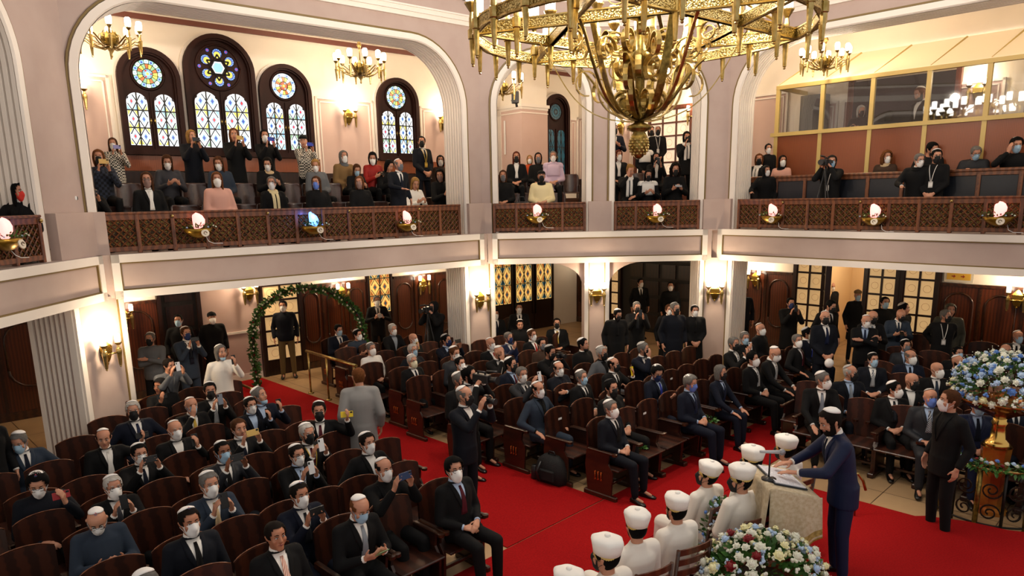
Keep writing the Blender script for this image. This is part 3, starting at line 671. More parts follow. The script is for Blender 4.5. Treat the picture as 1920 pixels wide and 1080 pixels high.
# dark cabinets inside the booth, seen through the glass
ib = MB(); ib.box(0.0, 0.55, 0, 0.3, 3.6, 6.15); tag(ib.obj('booth_cabinet', mat('dark_grey_cabinet', hx('33343C'), 0.3), None, FC.M(0.28, 2.9, 0)), 'tall dark grey cabinet behind the leftmost pane of the glass booth', 'cabinet')
ib = MB(); ib.box(0.0, 2.0, 0, 0.06, 3.6, 6.35); ib.box(-0.12, 0.0, -0.03, 0.08, 3.6, 6.4, 1); ib.box(2.0, 2.1, -0.03, 0.08, 3.6, 6.4, 1)
struct('door_10', ib, [mat('night_glass', hx('14161F'), 0.08), redwd], FC.M(1.35, 3.2, 0))
# ---------------------------------------------------------------- wall sconces: woven brass shield with two torches
shield = mat('woven_brass', hx('C4A24E'), 0.3, 1.0, col2=hx('6B531F'), scale=60, kind='check', bump=0.8)
def torch(mb, x, y, z, s=1.0, mi=0, n=6):
    mb.lathe([(0.004 * s, -0.2 * s), (0.016 * s, -0.185 * s), (0.012 * s, -0.175 * s), (0.02 * s, -0.165 * s), (0.034 * s, 0.0), (0.03 * s, 0.005 * s), (0.03 * s, 0.05 * s), (0.02 * s, 0.06 * s), (0.016 * s, 0.09 * s), (0.05 * s, 0.125 * s), (0.052 * s, 0.135 * s), (0.02 * s, 0.135 * s)], n, mi, False, T(x, y, z))
def bulb(mb, x, y, z, s=1.0, mi=0, n=10):
    mb.lathe([(0.022 * s, 0.132 * s), (0.034 * s, 0.15 * s), (0.037 * s, 0.2 * s), (0.035 * s, 0.24 * s), (0.028 * s, 0.255 * s), (0.008 * s, 0.258 * s)], n, mi, True, T(x, y, z))
SCN = []
def sconce(M, label, group, two=True, power=26, s=1.0):
    if not SCN:
        root = empty('wall_sconce', Matrix.Identity(4)); tag(root, label, 'wall lamp', group)
        b = MB(); b.loft([[(-0.045, -0.03, -0.13), (0.045, -0.03, -0.13), (0.035, 0, -0.13), (-0.035, 0, -0.13)], [(-0.085, -0.06, -0.02), (0.085, -0.06, -0.02), (0.08, 0, -0.02), (-0.08, 0, -0.02)], [(-0.095, -0.065, 0.1), (0.095, -0.065, 0.1), (0.09, 0, 0.1), (-0.09, 0, 0.1)], [(-0.05, -0.045, 0.16), (0.05, -0.045, 0.16), (0.045, 0, 0.16), (-0.045, 0, 0.16)], [(-0.015, -0.03, 0.2), (0.015, -0.03, 0.2), (0.01, 0, 0.2), (-0.01, 0, 0.2)]], 0, False)
        b.ball((0, -0.03, -0.15), 0.022); b.obj('back_shield', shield, root)
        a = MB(); a.tube([(0, -0.05, 0), (0, -0.11, 0.0), (-0.13, -0.13, 0.0)], 0.014, 6); a.tube([(0, -0.05, 0), (0, -0.11, 0), (0.13, -0.13, 0.0)], 0.014, 6); a.obj('arm', brassd, root)
        for sx in (-1, 1):
            t = MB(); torch(t, 0, 0, 0, 1.15); t.lathe([(0.038, -0.02), (0.042, 0), (0.042, 0.03), (0.038, 0.045)], 6, 0, False); to = t.obj('torch', brass, root, T(sx * 0.14, -0.13, 0.0))
            u = MB(); bulb(u, 0, 0, 0, 1.1); u.obj('lamp_glass', bulbm, to)
        root.matrix_world = M; SCN.append(root)
    else: clone(SCN[0], M, label, group)
    lamp(M @ Vector((0, -0.3, 0.34)), power, r=0.06)
A, B, t_, n_, L_ = PIER['LA']
def pierM(k, z):
    A, B, t, nn, L = PIER[k]; c = (A + B) / 2; m = Matrix.Identity(4)
    for i in range(3): m[i][0] = t[i]; m[i][1] = -nn[i]
    m.translation = Vector((c.x, c.y, z)); return m
sconce(pierM('LA', 1.8), 'brass double torch wall lamp on the pier beside the left fluted column', 'wall lamps on the hall piers')
sconce(pierM('AB', 1.8), 'brass double torch wall lamp on the pier left of the amber windows', 'wall lamps on the hall piers')
sconce(FB.M(2.25, 0.1, 1.85), 'brass double torch wall lamp on the middle pier between the two rear arches', 'wall lamps on the hall piers')
sconce(pierM('BC', 1.85), 'brass double torch wall lamp on the pier beside the right fluted column', 'wall lamps on the hall piers')
for s, lab, o in ((0.8, 'brass wall lamp on the wood panelling above the man in the grey sweater', .1), (3.38, 'brass wall lamp on the pink wall left of the flower arch', .04), (5.6, 'brass wall lamp on the panelling seen through the flower arch', .1), (7.95, 'brass wall lamp on the panelling right of the amber window', .1)):
    sconce(FA.M(s, OA - o, 1.72 if s != 3.38 else 1.95), lab, 'wall lamps under the gallery', power=20)
for s, lab in ((-6.2, 'dim brass wall lamp behind the left rear arch'), (-0.75, 'brass wall lamp on the panelling right of the right fluted column'), (4.85, 'brass wall lamp on the panelling at the right edge of the picture')):
    sconce(FC.M(s, OC - .1, 1.78), lab, 'wall lamps under the gallery', power=20 if s > -5 else 3)
for fr, o, s, z, lab in ((FA, OA, 0.5, 5.95, 'brass wall lamp left of the three arched gallery windows'), (FA, OA, 6.12, 5.9, 'brass wall lamp between the rose windows of the left gallery'), (FA, OA, 8.83, 5.9, 'brass wall lamp above the standing man with the lanyard'),
    (FC, OC, -2.75, 6.0, 'brass wall lamp right of the paned gallery door'), (FC, OC, -5.2, 5.9, 'brass wall lamp left of the paned gallery door'), (FC, OC, 3.75, 5.85, 'brass wall lamp seen through the booth glass')):
    sconce(fr.M(s, o - 0.02, z), lab, 'wall lamps of the gallery', power=14)
# ---------------------------------------------------------------- gallery chandeliers
def spiral(c, r0, r1, a0, a1, n=14):           # points of a flat curl in the x,z plane
    return [(c[0] + (r0 + (r1 - r0) * k / n) * cos(a0 + (a1 - a0) * k / n), 0, c[1] + (r0 + (r1 - r0) * k / n) * sin(a0 + (a1 - a0) * k / n)) for k in range(n + 1)]
CHN = []
def gallery_chandelier(M, label, power=70, k=1.0, ch=1.0):
    if not CHN:
        root = empty('gallery_chandelier', Matrix.Identity(4)); tag(root, label, 'chandelier', 'brass chandeliers hanging in the galleries')
        st = MB(); st.tube([(0, 0, 0.1), (0, 0, 1.1)], 0.012, 6); st.lathe([(0.01, 0.42), (0.05, 0.5), (0.02, 0.58), (0.012, 0.62)], 8); st.lathe([(0.01, -0.22), (0.02, -0.2), (0.012, -0.16), (0.05, -0.1), (0.06, -0.04), (0.1, -0.02), (0.05, 0.02), (0.03, 0.1)], 10); st.obj('stem', brass, root)
        lf = MB()
        for q in range(8):
            a = 2 * pi * q / 8; lf.strap([(0.03, 0, -0.04), (0.1, 0, -0.02), (0.13, 0, 0.07), (0.12, 0, 0.15), (0.09, 0, 0.2)], [0.05, 0.07, 0.07, 0.05, 0.01], 0.008, (0, 1, 0), 0, RZ(a))
            lf.strap([(p[0], p[1], p[2]) for p in spiral((0.1, 0.1), 0.075, 0.02, -pi / 2, 2.6 * pi)], 0.02, 0.008, (0, 1, 0), 0, RZ(a + 0.39))
        lf.obj('leaf_crown', brassd, root)
        for q in range(10):
            a = 2 * pi * q / 10
            am = MB(); am.tube([(0.05, 0, -0.06), (0.15, 0, -0.08), (0.28, 0, -0.04), (0.38, 0, 0.04), (0.46, 0, 0.02)], 0.012, 6, 0, True, None)
            am.strap([(0.1, 0, 0.0), (0.2, 0, -0.02), (0.3, 0, 0.04), (0.4, 0, 0.1)], 0.03, 0.006, (0, 1, 0), 0); am.lathe([(0.004, -0.17), (0.018, -0.16), (0.013, -0.15), (0.03, 0.03), (0.034, 0.05), (0.018, 0.07), (0.014, 0.16), (0.045, 0.2), (0.046, 0.21), (0.01, 0.21)], 6, 0, False, T(0.47, 0, 0))
            ao = am.obj('arm', brass, root, RZ(a)); b = MB(); b.lathe([(0.03, 0.21), (0.045, 0.235), (0.05, 0.3), (0.046, 0.34), (0.03, 0.36), (0.008, 0.362)], 10, 0, True, T(0.47, 0, 0)); b.obj('lamp_glass', bulbm, ao)
        root.matrix_world = M @ S3(k, k, k); CHN.append(root)
    else: clone(CHN[0], M @ S3(k, k, k), label)
    lamp(M @ Vector((0, 0, 0.5)), power, r=0.08)
def at_o(fr, x, y, o): return fr.on(x, y, o)[2]
gallery_chandelier(T(at_o(FA, 207, 82, 2.0)) @ RZ(.2), 'brass chandelier with white glass cups in front of the left rose window', 85)
gallery_chandelier(T(at_o(FA, 676, 135, 2.0)) @ RZ(.1), 'brass chandelier with white glass cups in front of the plain gallery wall', 85, 1.05)
gallery_chandelier(T(at_o(FB, 942, 170, 2.2)) @ RZ(.3), 'brass chandelier hanging inside the left rear arch of the gallery', 75, 1.0)
gallery_chandelier(T(at_o(FB, 1270, 150, 2.6)) @ RZ(.0), 'brass chandelier in the right rear arch, half hidden by the big chandelier', 75, 1.0)
gallery_chandelier(T(at_o(FC, 1546, 122, 1.2)) @ RZ(.4), 'brass chandelier hanging in front of the glass booth', 70, 0.95)
lamp(FC(6.9, 0.9, 6.7), 50, r=0.04)
b = MB(); b.lathe([(0.004, -0.17), (0.018, -0.16), (0.013, -0.15), (0.03, 0.03), (0.034, 0.05), (0.018, 0.07), (0.014, 0.16), (0.045, 0.2), (0.046, 0.21), (0.01, 0.21)], 8, 0, False)
# ---------------------------------------------------------------- the great chandelier
MC = T(1.57, 8.75, 5.83) @ RZ(R(8)); RO = 1.95
orn = mat('ornate_brass_band', hx('D8C285'), 0.32, 1.0, col2=hx('8A7440'), scale=55, kind='vor', bump=0.9)
big = empty('grand_chandelier', MC, 'huge round brass chandelier with star-shaped bars and white glass lamps', 'chandelier')
def barx(mb, p, q, z0=-0.055, z1=0.055, w=0.05):
    p = Vector((p[0], p[1], 0)); q = Vector((q[0], q[1], 0)); t = (q - p).normalized(); nn = Vector((-t.y, t.x, 0)) * w / 2
    P = [p - nn, q - nn, q + nn, p + nn]; vs = [(v.x, v.y, z) for z in (z0, z1) for v in P]
    mb.add(vs, [(3, 2, 1, 0), (4, 5, 6, 7), (0, 1, 5, 4), (1, 2, 6, 5), (2, 3, 7, 6), (3, 0, 4, 7)], 0)
    for z in (z0, z1):       # raised plain edges of the band
        for sgn in (-1, 1):
            o = nn * (1.12 * sgn); a = nn * 0.15
            P = [p + o - a, q + o - a, q + o + a, p + o + a]; vs = [(v.x, v.y, zz) for zz in (z - 0.008, z + 0.008) for v in P]
            mb.add(vs, [(3, 2, 1, 0), (4, 5, 6, 7), (0, 1, 5, 4), (1, 2, 6, 5), (2, 3, 7, 6), (3, 0, 4, 7)], 1)
def circ(r, n, a0=0): return [(r * cos(a0 + 2 * pi * k / n), r * sin(a0 + 2 * pi * k / n)) for k in range(n)]
NO = 24
ring = MB(); P = circ(RO, NO)
for k in range(NO): barx(ring, P[k], P[(k + 1) % NO])
ring.obj('outer_ring', [orn, brass], big)
H = circ(RO * 0.99, 6)
for o in (0, 1):
    st = MB()
    for k in range(3): barx(st, H[(2 * k + o) % 6], H[(2 * k + 2 + o) % 6])
    st.obj('star_bars', [orn, brass], big)
inn = MB(); P2 = circ(RO * 0.57, 6, pi / 6)
for k in range(6): barx(inn, P2[k], P2[(k + 1) % 6])
inn.obj('inner_ring', [orn, brass], big)
def big_torch(x, y, up=0.0, s=1.0):
    t = MB(); t.lathe([(0.006, -0.36), (0.018, -0.348), (0.01, -0.335), (0.022, -0.325), (0.037, -0.06), (0.05, -0.05), (0.05, 0.05), (0.034, 0.06), (0.034, 0.17), (0.028, 0.2), (0.022, 0.24), (0.08, 0.33), (0.084, 0.345), (0.03, 0.345)], 8, 0, False)
    a = atan2(y, x); o = t.obj('torch', brass, big, T(x, y, up) @ RZ(a))
    b = MB(); b.lathe([(0.05, 0.34), (0.062, 0.36), (0.064, 0.54), (0.058, 0.56), (0.01, 0.562)], 12, 0, True); b.obj('lamp_glass', bulbs, o)
for x, y in circ(RO + 0.02, NO, pi / NO): big_torch(x, y)
for x, y in circ(RO * 0.57, 6, pi / 6): big_torch(x, y)
for k in range(6):
    a = pi / 3 * k + pi / 6; 
    for d in (-0.24, 0.24): big_torch(RO * 0.80 * cos(a + d * 1.25), RO * 0.80 * sin(a + d * 1.25))
for x, y in circ(0.72, 6, 0): big_torch(x, y, 0.12)
sh = MB(); sh.lathe([(0.02, -1.44), (0.05, -1.42), (0.09, -1.36), (0.112, -1.27), (0.1, -1.18), (0.07, -1.13), (0.14, -1.1), (0.15, -1.06), (0.06, -1.02), (0.05, -0.8), (0.06, -0.35), (0.12, -0.3), (0.12, -0.25), (0.055, -0.2), (0.055, 0.12), (0.16, 0.16), (0.05, 0.24), (0.05, 1.0), (0.12, 1.05), (0.05, 1.12), (0.04, 3.6)], 18)
sh.obj('shaft', brassd, big)
pn = MB()
for i in range(7):
    for j in range(12):
        z = -1.38 + i * 0.032; r = 0.112 * sqrt(max(0.05, 1 - ((z + 1.28) / 0.14) ** 2)); a = 2 * pi * (j + .5 * (i % 2)) / 12; pn.ball((r * cos(a), r * sin(a), z), 0.018, 5, 4)
pn.obj('pineapple_finial', brass, big)
def arms(name, n, pts, w, a0=0, m=brass, th=0.012):
    for k in range(n):
        a = MB(); a.strap(pts, w, th, (0, 1, 0), 0); a.obj(name, m, big, RZ(a0 + 2 * pi * k / n))
def bez(P, n=16):
    out = []
    for i in range(n + 1):
        t = i / n; Q = [Vector(p) for p in P]
        while len(Q) > 1: Q = [Q[j].lerp(Q[j + 1], t) for j in range(len(Q) - 1)]
        out.append(tuple(Q[0]))
    return out
X = lambda x, z: (x, 0, z)
arms('basket_strap', 4, bez([X(0.06, -0.99), X(0.42, -0.95), X(0.5, -0.45), X(0.64, 0.06)], 12) + [(0.64 + .11 - 0.11 * cos(a), 0, 0.06 + 0.11 * sin(a)) for a in [0.4 * i for i in range(1, 11)]], [0.06] + [0.1] * 22, 0.25, brassd)
arms('thin_strap', 6, bez([X(0.06, -1.0), X(0.85, -1.02), X(0.95, -0.35), X(1.2, -0.05)]), 0.035, 0.7)
arms('leaf_blade', 4, bez([X(0.06, -0.98), X(0.42, -0.9), X(0.5, -0.5), X(0.75, -0.35)]), [0.03] + [0.09] * 12 + [0.09, 0.08, 0.07, 0.04], 1.03, brassd, 0.02)
arms('scroll', 8, spiral((0.2, -0.78), 0.16, 0.05, -pi / 2 - 0.6, 2.8 * pi, 26), 0.07, 0.1)
arms('scroll', 8, spiral((0.24, -0.42), 0.17, 0.04, -pi / 2 - .9, -4.3 * pi, 26), 0.07, 0.4)
arms('scroll', 8, spiral((0.3, -0.12), 0.15, 0.04, -pi / 2 - .4, 2.6 * pi, 26), 0.06, 0.0)
arms('scroll', 6, bez([X(0.08, -0.98), X(0.5, -0.95), X(0.52, -0.6)], 8) + [(0.52 + .13 - .13 * cos(q), 0, -.58 + .14 * sin(q)) for q in [.45 * i for i in range(1, 12)]], 0.05, 0.0)
arms('scroll', 6, spiral((0.56, -0.25), 0.16, 0.04, pi, -2.2 * pi, 24), 0.05, 0.5)
arms('scroll', 6, spiral((0.85, -0.12), 0.12, 0.04, 0, 3 * pi, 20), 0.04, 0.2)
arms('upper_brace', 6, bez([X(0.06, 0.9), X(0.5, 0.75), X(0.9, 0.5), X(RO * 0.97, 0.04)]), 0.05, 0)
arms('scroll', 6, spiral((0.3, 0.45), 0.17, 0.04, 0, 4 * pi, 24), 0.05, 0.5)
for a in range(3): lamp(MC @ Vector((1.3 * cos(2.1 * a), 1.3 * sin(2.1 * a), 0.75)), 210, (1.0, 0.86, 0.7), 0.1)
lamp(MC @ Vector((0, 0, -0.5 + .85)), 60, (1.0, 0.85, 0.68), 0.1)
# ================================================================ people
def remesh(mb, vox, smooth=3, name='m'):
    me = mb.mesh('tmp', redc); o = bpy.data.objects.new('tmp', me); COL.objects.link(o)
    md = o.modifiers.new('r', 'REMESH'); md.mode = 'VOXEL'; md.voxel_size = vox; md.use_smooth_shade = True
    if smooth:
        s = o.modifiers.new('s', 'SMOOTH'); s.factor = 0.5; s.iterations = smooth
    dg = bpy.context.evaluated_depsgraph_get(); dg.update()
    r = bpy.data.meshes.new_from_object(o.evaluated_get(dg), depsgraph=dg); r.name = name
    bpy.data.objects.remove(o); bpy.data.meshes.remove(me)
    r.materials.clear(); r.materials.append(None)
    r.polygons.foreach_set('use_smooth', [True] * len(r.polygons)); r.polygons.foreach_set('material_index', [0] * len(r.polygons))
    return r
def cap(mb, p0, p1, r0, r1, n=12, ax=None, k=1.0):      # tapered limb with rounded ends; widened by k along ax
    p0 = Vector(p0); p1 = Vector(p1); t = p1 - p0; L = t.length
    t = t / L if L > 1e-6 else Vector((0, 0, 1))
    a = Vector(ax) if ax is not None else (Vector((1, 0, 0)) if abs(t.x) < 0.8 else Vector((0, 1, 0)))
    a = (a - t * a.dot(t)).normalized(); b = t.cross(a); rings = []
    def rg(c, r): rings.append([tuple(c + (a * cos(2 * pi * j / n) * k + b * sin(2 * pi * j / n)) * r) for j in range(n)])
    for q in (0.15, 0.5, 0.8): rg(p0 - t * r0 * cos(pi / 2 * q) * 1.0, r0 * sin(pi / 2 * q))
    rg(p0, r0); rg(p1, r1)
    for q in (0.8, 0.5, 0.15): rg(p1 + t * r1 * cos(pi / 2 * q), r1 * sin(pi / 2 * q))
    mb.loft(rings)
HT = [(-.118, .022, .058, .0), (-.108, .038, .078, .0), (-.09, .050, .088, .03), (-.06, .061, .089, .062), (-.03, .069, .087, .082), (0, .074, .088, .093), (.03, .077, .091, .099), (.06, .074, .086, .097), (.085, .064, .071, .083), (.104, .043, .047, .056), (.118, .004, .005, .006)]
def hrow(z):
    z = max(-.118, min(.118, z))
    for i in range(len(HT) - 1):
        if z <= HT[i + 1][0]:
            t = (z - HT[i][0]) / (HT[i + 1][0] - HT[i][0]); return [HT[i][q] * (1 - t) + HT[i + 1][q] * t for q in (1, 2, 3)]
    return HT[-1][1:]
def surf(az, el, off=0.0):          # degrees; az 0 = face front, + = to the person's right
    a = R(az); e = R(el); z = .118 * sin(e); w_, f_, b_ = hrow(z)
    cy = cos(a); d = f_ if cy > 0 else b_
    x, y = w_ * sin(a), d * cy
    nx, ny, nz = sin(a) * cos(e) / .075, cy * cos(e) / .092, sin(e) / .118
    l = sqrt(nx * nx + ny * ny + nz * nz); return (x + nx / l * off, y + ny / l * off, z + nz / l * off)
def head_prims(mb, X):
    rings = []
    for z, w_, f_, b_ in HT:
        rings.append([(w_ * sin(2 * pi * j / 24), (f_ if cos(2 * pi * j / 24) > 0 else b_) * cos(2 * pi * j / 24), z) for j in range(24)])
    mb.loft(rings, 0, True, X)
    M0 = mb.M; mb.M = M0 @ X
    cap(mb, (0, .082, .026), (0, .104, -.02), .009, .0135); cap(mb, (-.012, .094, -.027), (.012, .094, -.027), .009, .009)
    cap(mb, (-.034, .079, .032), (.034, .079, .032), .0085, .0085); cap(mb, (-.016, .084, -.057), (.016, .084, -.057), .0075, .0075); cap(mb, (-.012, .066, -.1), (.012, .066, -.1), .02, .02)
    for sx in (-1, 1):
        cap(mb, (sx * .074, -.006, -.02), (sx * .08, -.012, .014), .009, .014, ax=(0, 1, 0), k=1.3); cap(mb, (sx * .045, .062, -.02), (sx * .042, .055, -.05), .022, .018)
    mb.M = M0
def ik(S, W, L1, L2, pole):
    d = W - S; D = min(d.length, L1 + L2 - 0.005); u = d.normalized(); W2 = S + u * D
    x = (L1 * L1 - L2 * L2 + D * D) / (2 * D); h = sqrt(max(0, L1 * L1 - x * x)); p = pole - u * pole.dot(u); p.normalize()
    return S + u * x + p * h, W2
def hand(mb, Wp, d, nrm, side, curl=0.9, spread=1.0):
    d = Vector(d).normalized(); nrm = Vector(nrm); nrm = (nrm - d * nrm.dot(d)).normalized(); l = d.cross(nrm) * (1 if side > 0 else -1)   # l towards the thumb side
    for q, (k, ln) in enumerate(((.026, .085), (.009, .09), (-.009, .086), (-.026, .078))):
        b = Wp + l * k * spread + d * ln; cap(mb, Wp + l * k * 0.6 + d * 0.01, b, .015, .0135, 8)
        p = b; dd = d.copy(); seg = ((.038, .024, .02), (.042, .027, .022), (.04, .025, .021), (.032, .02, .018))[q]
        for i, s_ in enumerate(seg):
            a = curl * (0.35, 0.6, 0.45)[i]; dd = (dd * cos(a) + nrm * sin(a)).normalized(); p2 = p + dd * s_; cap(mb, p, p2, .0088 - .0006 * i, .0082 - .0006 * i, 7); p = p2
    b = Wp + l * .02 + d * .02 + nrm * .006; t1 = (l * .75 + d * .7 + nrm * .35).normalized(); b2 = b + t1 * .042; t2 = (l * .25 + d * .85 + nrm * .5 * curl).normalized(); b3 = b2 + t2 * .03
    cap(mb, b, b2, .0145, .0105, 8); cap(mb, b2, b3, .0102, .0085, 8)
def V3(*a): return Vector(a)
# arm targets: wrist (relative to the base of the neck), hand direction, palm normal, curl, elbow pole  (given for the right side; x mirrored for the left)
AR = {
 'lap': ((.085, .24, -.40), (-.75, .6, -.15), (-.2, -.5, -.8), 1.0, (.7, -.5, -.6)),
 'knee': ((.16, .36, -.43), (-.1, .95, -.3), (0, -.3, -1), .5, (.8, -.3, -.5)),
 'phone': ((.085, .28, -.05), (-.12, .3, .95), (-.95, .1, -.1), .75, (.55, -.2, -1)),
 'phoneup': ((.1, .33, .05), (-.1, .3, .95), (-.95, .1, -.1), .75, (.6, -.2, -1)),
 'hold': ((.10, .27, -.24), (-.45, .7, .35), (-.7, -.1, .6), 1.1, (.6, -.4, -.8)),
 'one': ((.14, .32, -.02), (-.15, .2, .95), (-.6, -.6, 0), 1.2, (.6, -.2, -1)),
 'reach': ((.33, .33, .10), (.2, .5, .8), (-.8, -.3, .2), 1.1, (.5, -.2, -1)),
 'cross': ((-.06, .19, -.24), (-1, .1, .12), (-.1, -.8, -.4), .5, (.9, .1, -.6)),
 'rest': ((.26, .22, -.38), (0, .95, -.25), (0, -.25, -1), .6, (.7, -.6, -.2)),
 'side': ((.25, .05, -.55), (-.05, .15, -1), (-1, 0, 0), .8, (.3, -1, 0)),
 'clasp': ((.08, .19, -.50), (-.6, .35, -.6), (-.3, -.9, -.1), 1.0, (.7, -.6, -.1)),
 'chest': ((.09, .24, -.22), (-.5, .55, .6), (-.7, -.4, .3), 1.1, (.7, -.3, -.7)),
 'cam': ((.08, .22, .05), (-.5, .4, .75), (-.8, .2, .2), 1.2, (.6, -.1, -1)),
 'desk': ((.13, .36, -.33), (-.25, .95, -.05), (0, 0, -1), .35, (.8, -.3, -.4)),
 'face': ((.05, .19, .03), (-.2, .05, 1), (-.3, -.9, 0), .7, (.7, .2, -.8)),
 'shoulder': ((-.02, .1, .10), (.4, -.4, .6), (0, -1, 0), .8, (.6, .4, -.7)),
 'behind': ((.10, -.14, -.45), (-.7, 0, -.5), (0, 1, 0), .7, (.6, -.8, 0)),
}
POSES = {   # base, right arm, left arm, lean (deg forward), roll
 's_lap': ('sit', 'lap', 'lap', -4), 's_knee': ('sit', 'knee', 'knee', 4), 's_phone': ('sit', 'phone', 'phone', 0), 's_up': ('sit', 'phoneup', 'phoneup', 0), 's_hold': ('sit', 'hold', 'hold', 4),
 's_one': ('sit', 'one', 'lap', 0), 's_onel': ('sit', 'lap', 'one', 0), 's_reach': ('sit', 'lap', 'reach', 0), 's_cross': ('sit', 'cross', 'cross', -4), 's_rest': ('sit', 'rest', 'rest', -4), 's_restl': ('sit', 'lap', 'rest', -2),
 's_bow': ('sit', 'hold', 'hold', 16), 's_rail': ('sit', 'cross', 'cross', 22), 's_face': ('sit', 'face', 'lap', 10), 's_cam': ('sit', 'cam', 'cam', 0),
 't_clasp': ('stand', 'clasp', 'clasp', 0), 't_side': ('stand', 'side', 'side', 0), 't_phone': ('stand', 'phone', 'phone', 0), 't_up': ('stand', 'phoneup', 'phoneup', 0), 't_hold': ('stand', 'hold', 'hold', 2), 't_one': ('stand', 'one', 'side', 0),
 't_onel': ('stand', 'side', 'one', 0), 't_cross': ('stand', 'cross', 'cross', -2), 't_chest': ('stand', 'chest', 'chest', 0), 't_cam': ('stand', 'cam', 'cam', 3), 't_desk': ('stand', 'desk', 'desk', 12), 't_rail': ('stand', 'desk', 'side', 6),
 't_behind': ('stand', 'behind', 'behind', 0), 't_walk': ('walk', 'side', 'side', 2), 't_bend': ('stand', 'phoneup', 'phoneup', 20), 's_shoulder': ('sit', 'shoulder', 'lap', 0),
}
class Pose:
    def __init__(s, name):
        base, ra, la, lean = POSES[name]; s.name = name; s.base = base; s.sit = base == 'sit'
        s.pel = V3(0, 0, .55) if s.sit else V3(0, 0, .93); s.Lr = RX(-R(lean)); sp = .50 if s.sit else .52
        s.N = s.pel + (s.Lr @ V3(0, -0.01, sp)); s.lean = lean
        s.sh = {k: s.N + (s.Lr @ V3(k * .175, -.005, -.065)) for k in (1, -1)}; s.el = {}; s.wr = {}; s.hd = {}
        for k, nm in ((1, ra), (-1, la)):
            w_, d, n_, c, po = AR[nm]
            if nm == 'cross' and k == -1: w_ = (w_[0] * 1.0, w_[1] + .035, w_[2] + .05)
            if nm == 'lap' and k == -1: w_ = (w_[0], w_[1] + .012, w_[2] + .02)
            mz = lambda q: V3(q[0] * k, q[1], q[2])
            W = s.N + mz(w_); E, W2 = ik(s.sh[k], W, .285, .26, mz(po)); s.el[k] = E; s.wr[k] = W2; s.hd[k] = (mz(d), mz(n_), c)
        if s.sit: s.hip = {k: V3(k * .09, .02, .54) for k in (1, -1)}; s.kn = {k: V3(k * .13, .45, .52) for k in (1, -1)}; s.an = {k: V3(k * .13, .47 + .02 * k, .1) for k in (1, -1)}
        elif base == 'walk': s.hip = {k: V3(k * .09, 0, .9) for k in (1, -1)}; s.kn = {1: V3(.1, .16, .5), -1: V3(-.1, .0, .5)}; s.an = {1: V3(.1, .2, .1), -1: V3(-.1, -.28, .13)}
        else: s.hip = {k: V3(k * .09, 0, .9) for k in (1, -1)}; s.kn = {k: V3(k * .11, .02, .5) for k in (1, -1)}; s.an = {k: V3(k * .12, -.01, .09) for k in (1, -1)}
    def head(s, yaw, pitch): return T(s.N) @ RX(-R(s.lean * .4)) @ RZ(R(yaw)) @ T(0, .012, .03) @ RX(-R(pitch)) @ T(0, .008, .122)
PC = {}
def pose(n):
    if n not in PC: PC[n] = Pose(n)
    return PC[n]
def torso_rings(p, g=0.0, wide=1.0, belly=0.0):
    N, pel, Lr = p.N, p.pel, p.Lr; rings = []; L = (N - pel).length
    prof = [(-.10, .150, .105), (0.0, .160, .115), (.2, .152, .112 + belly * .6), (.4, .156, .112 + belly), (.6, .172, .118 + belly * .5), (.76, .182, .115), (.86, .172, .098), (.93, .125, .078), (1.0, .066, .06), (1.06, .052, .052)]
    for t, rx, ry in prof:
        c = pel + (N - pel) * max(t, -0.1) if t >= 0 else pel + Vector((0, 0, t))
        ax = Lr @ V3(1, 0, 0); ay = Lr @ V3(0, 1, 0)
        if t < .05: ay = V3(0, 1, 0)
        rings.append([tuple(c + ax * cos(2 * pi * j / 20) * (rx * wide + g) + ay * sin(2 * pi * j / 20) * (ry + g)) for j in range(20)])
    return rings
MESH = {}
def m_body(pn, yaw, pitch, vox):
    k = ('body', pn, yaw, pitch, vox)
    if k in MESH: return MESH[k]
    p = pose(pn); mb = MB(); X = p.head(yaw, pitch)
    head_prims(mb, X); hc = X @ V3(0, -.012, -.03)
    cap(mb, p.N + V3(0, 0, -.03), hc, .054, .052)
    mb.loft(torso_rings(p, -.03))
    for s in (1, -1):
        cap(mb, p.sh[s], p.el[s], .042, .036); cap(mb, p.el[s], p.wr[s], .036, .025); hand(mb, p.wr[s], *p.hd[s][:2], s, p.hd[s][2])
        cap(mb, p.N + V3(0, 0, -.06), p.sh[s], .045, .042)
        cap(mb, p.hip[s], p.kn[s], .06, .045); cap(mb, p.kn[s], p.an[s], .042, .032); cap(mb, p.an[s] + V3(0, -.02, -.03), p.an[s] + V3(0, .12, -.055), .03, .022)
    MESH[k] = remesh(mb, vox, 2, 'body'); return MESH[k]
TB = {}
def torso_bvh(pn, belly):
    k = (pn, belly)
    if k not in TB:
        p = pose(pn); mb = MB(); mb.loft(torso_rings(p, .012, 1.06, belly)); shoulders(mb, p, .012)
        TB[k] = BVHTree.FromPolygons([Vector(v) for v in mb.v], mb.f)
    return TB[k]
def shoulders(mb, p, g=0.0):
    for s in (1, -1): cap(mb, p.N + V3(s * .03, -.005, -.035), p.sh[s] + (p.Lr @ V3(0, 0, .012)), .045 + g, .055 + g)
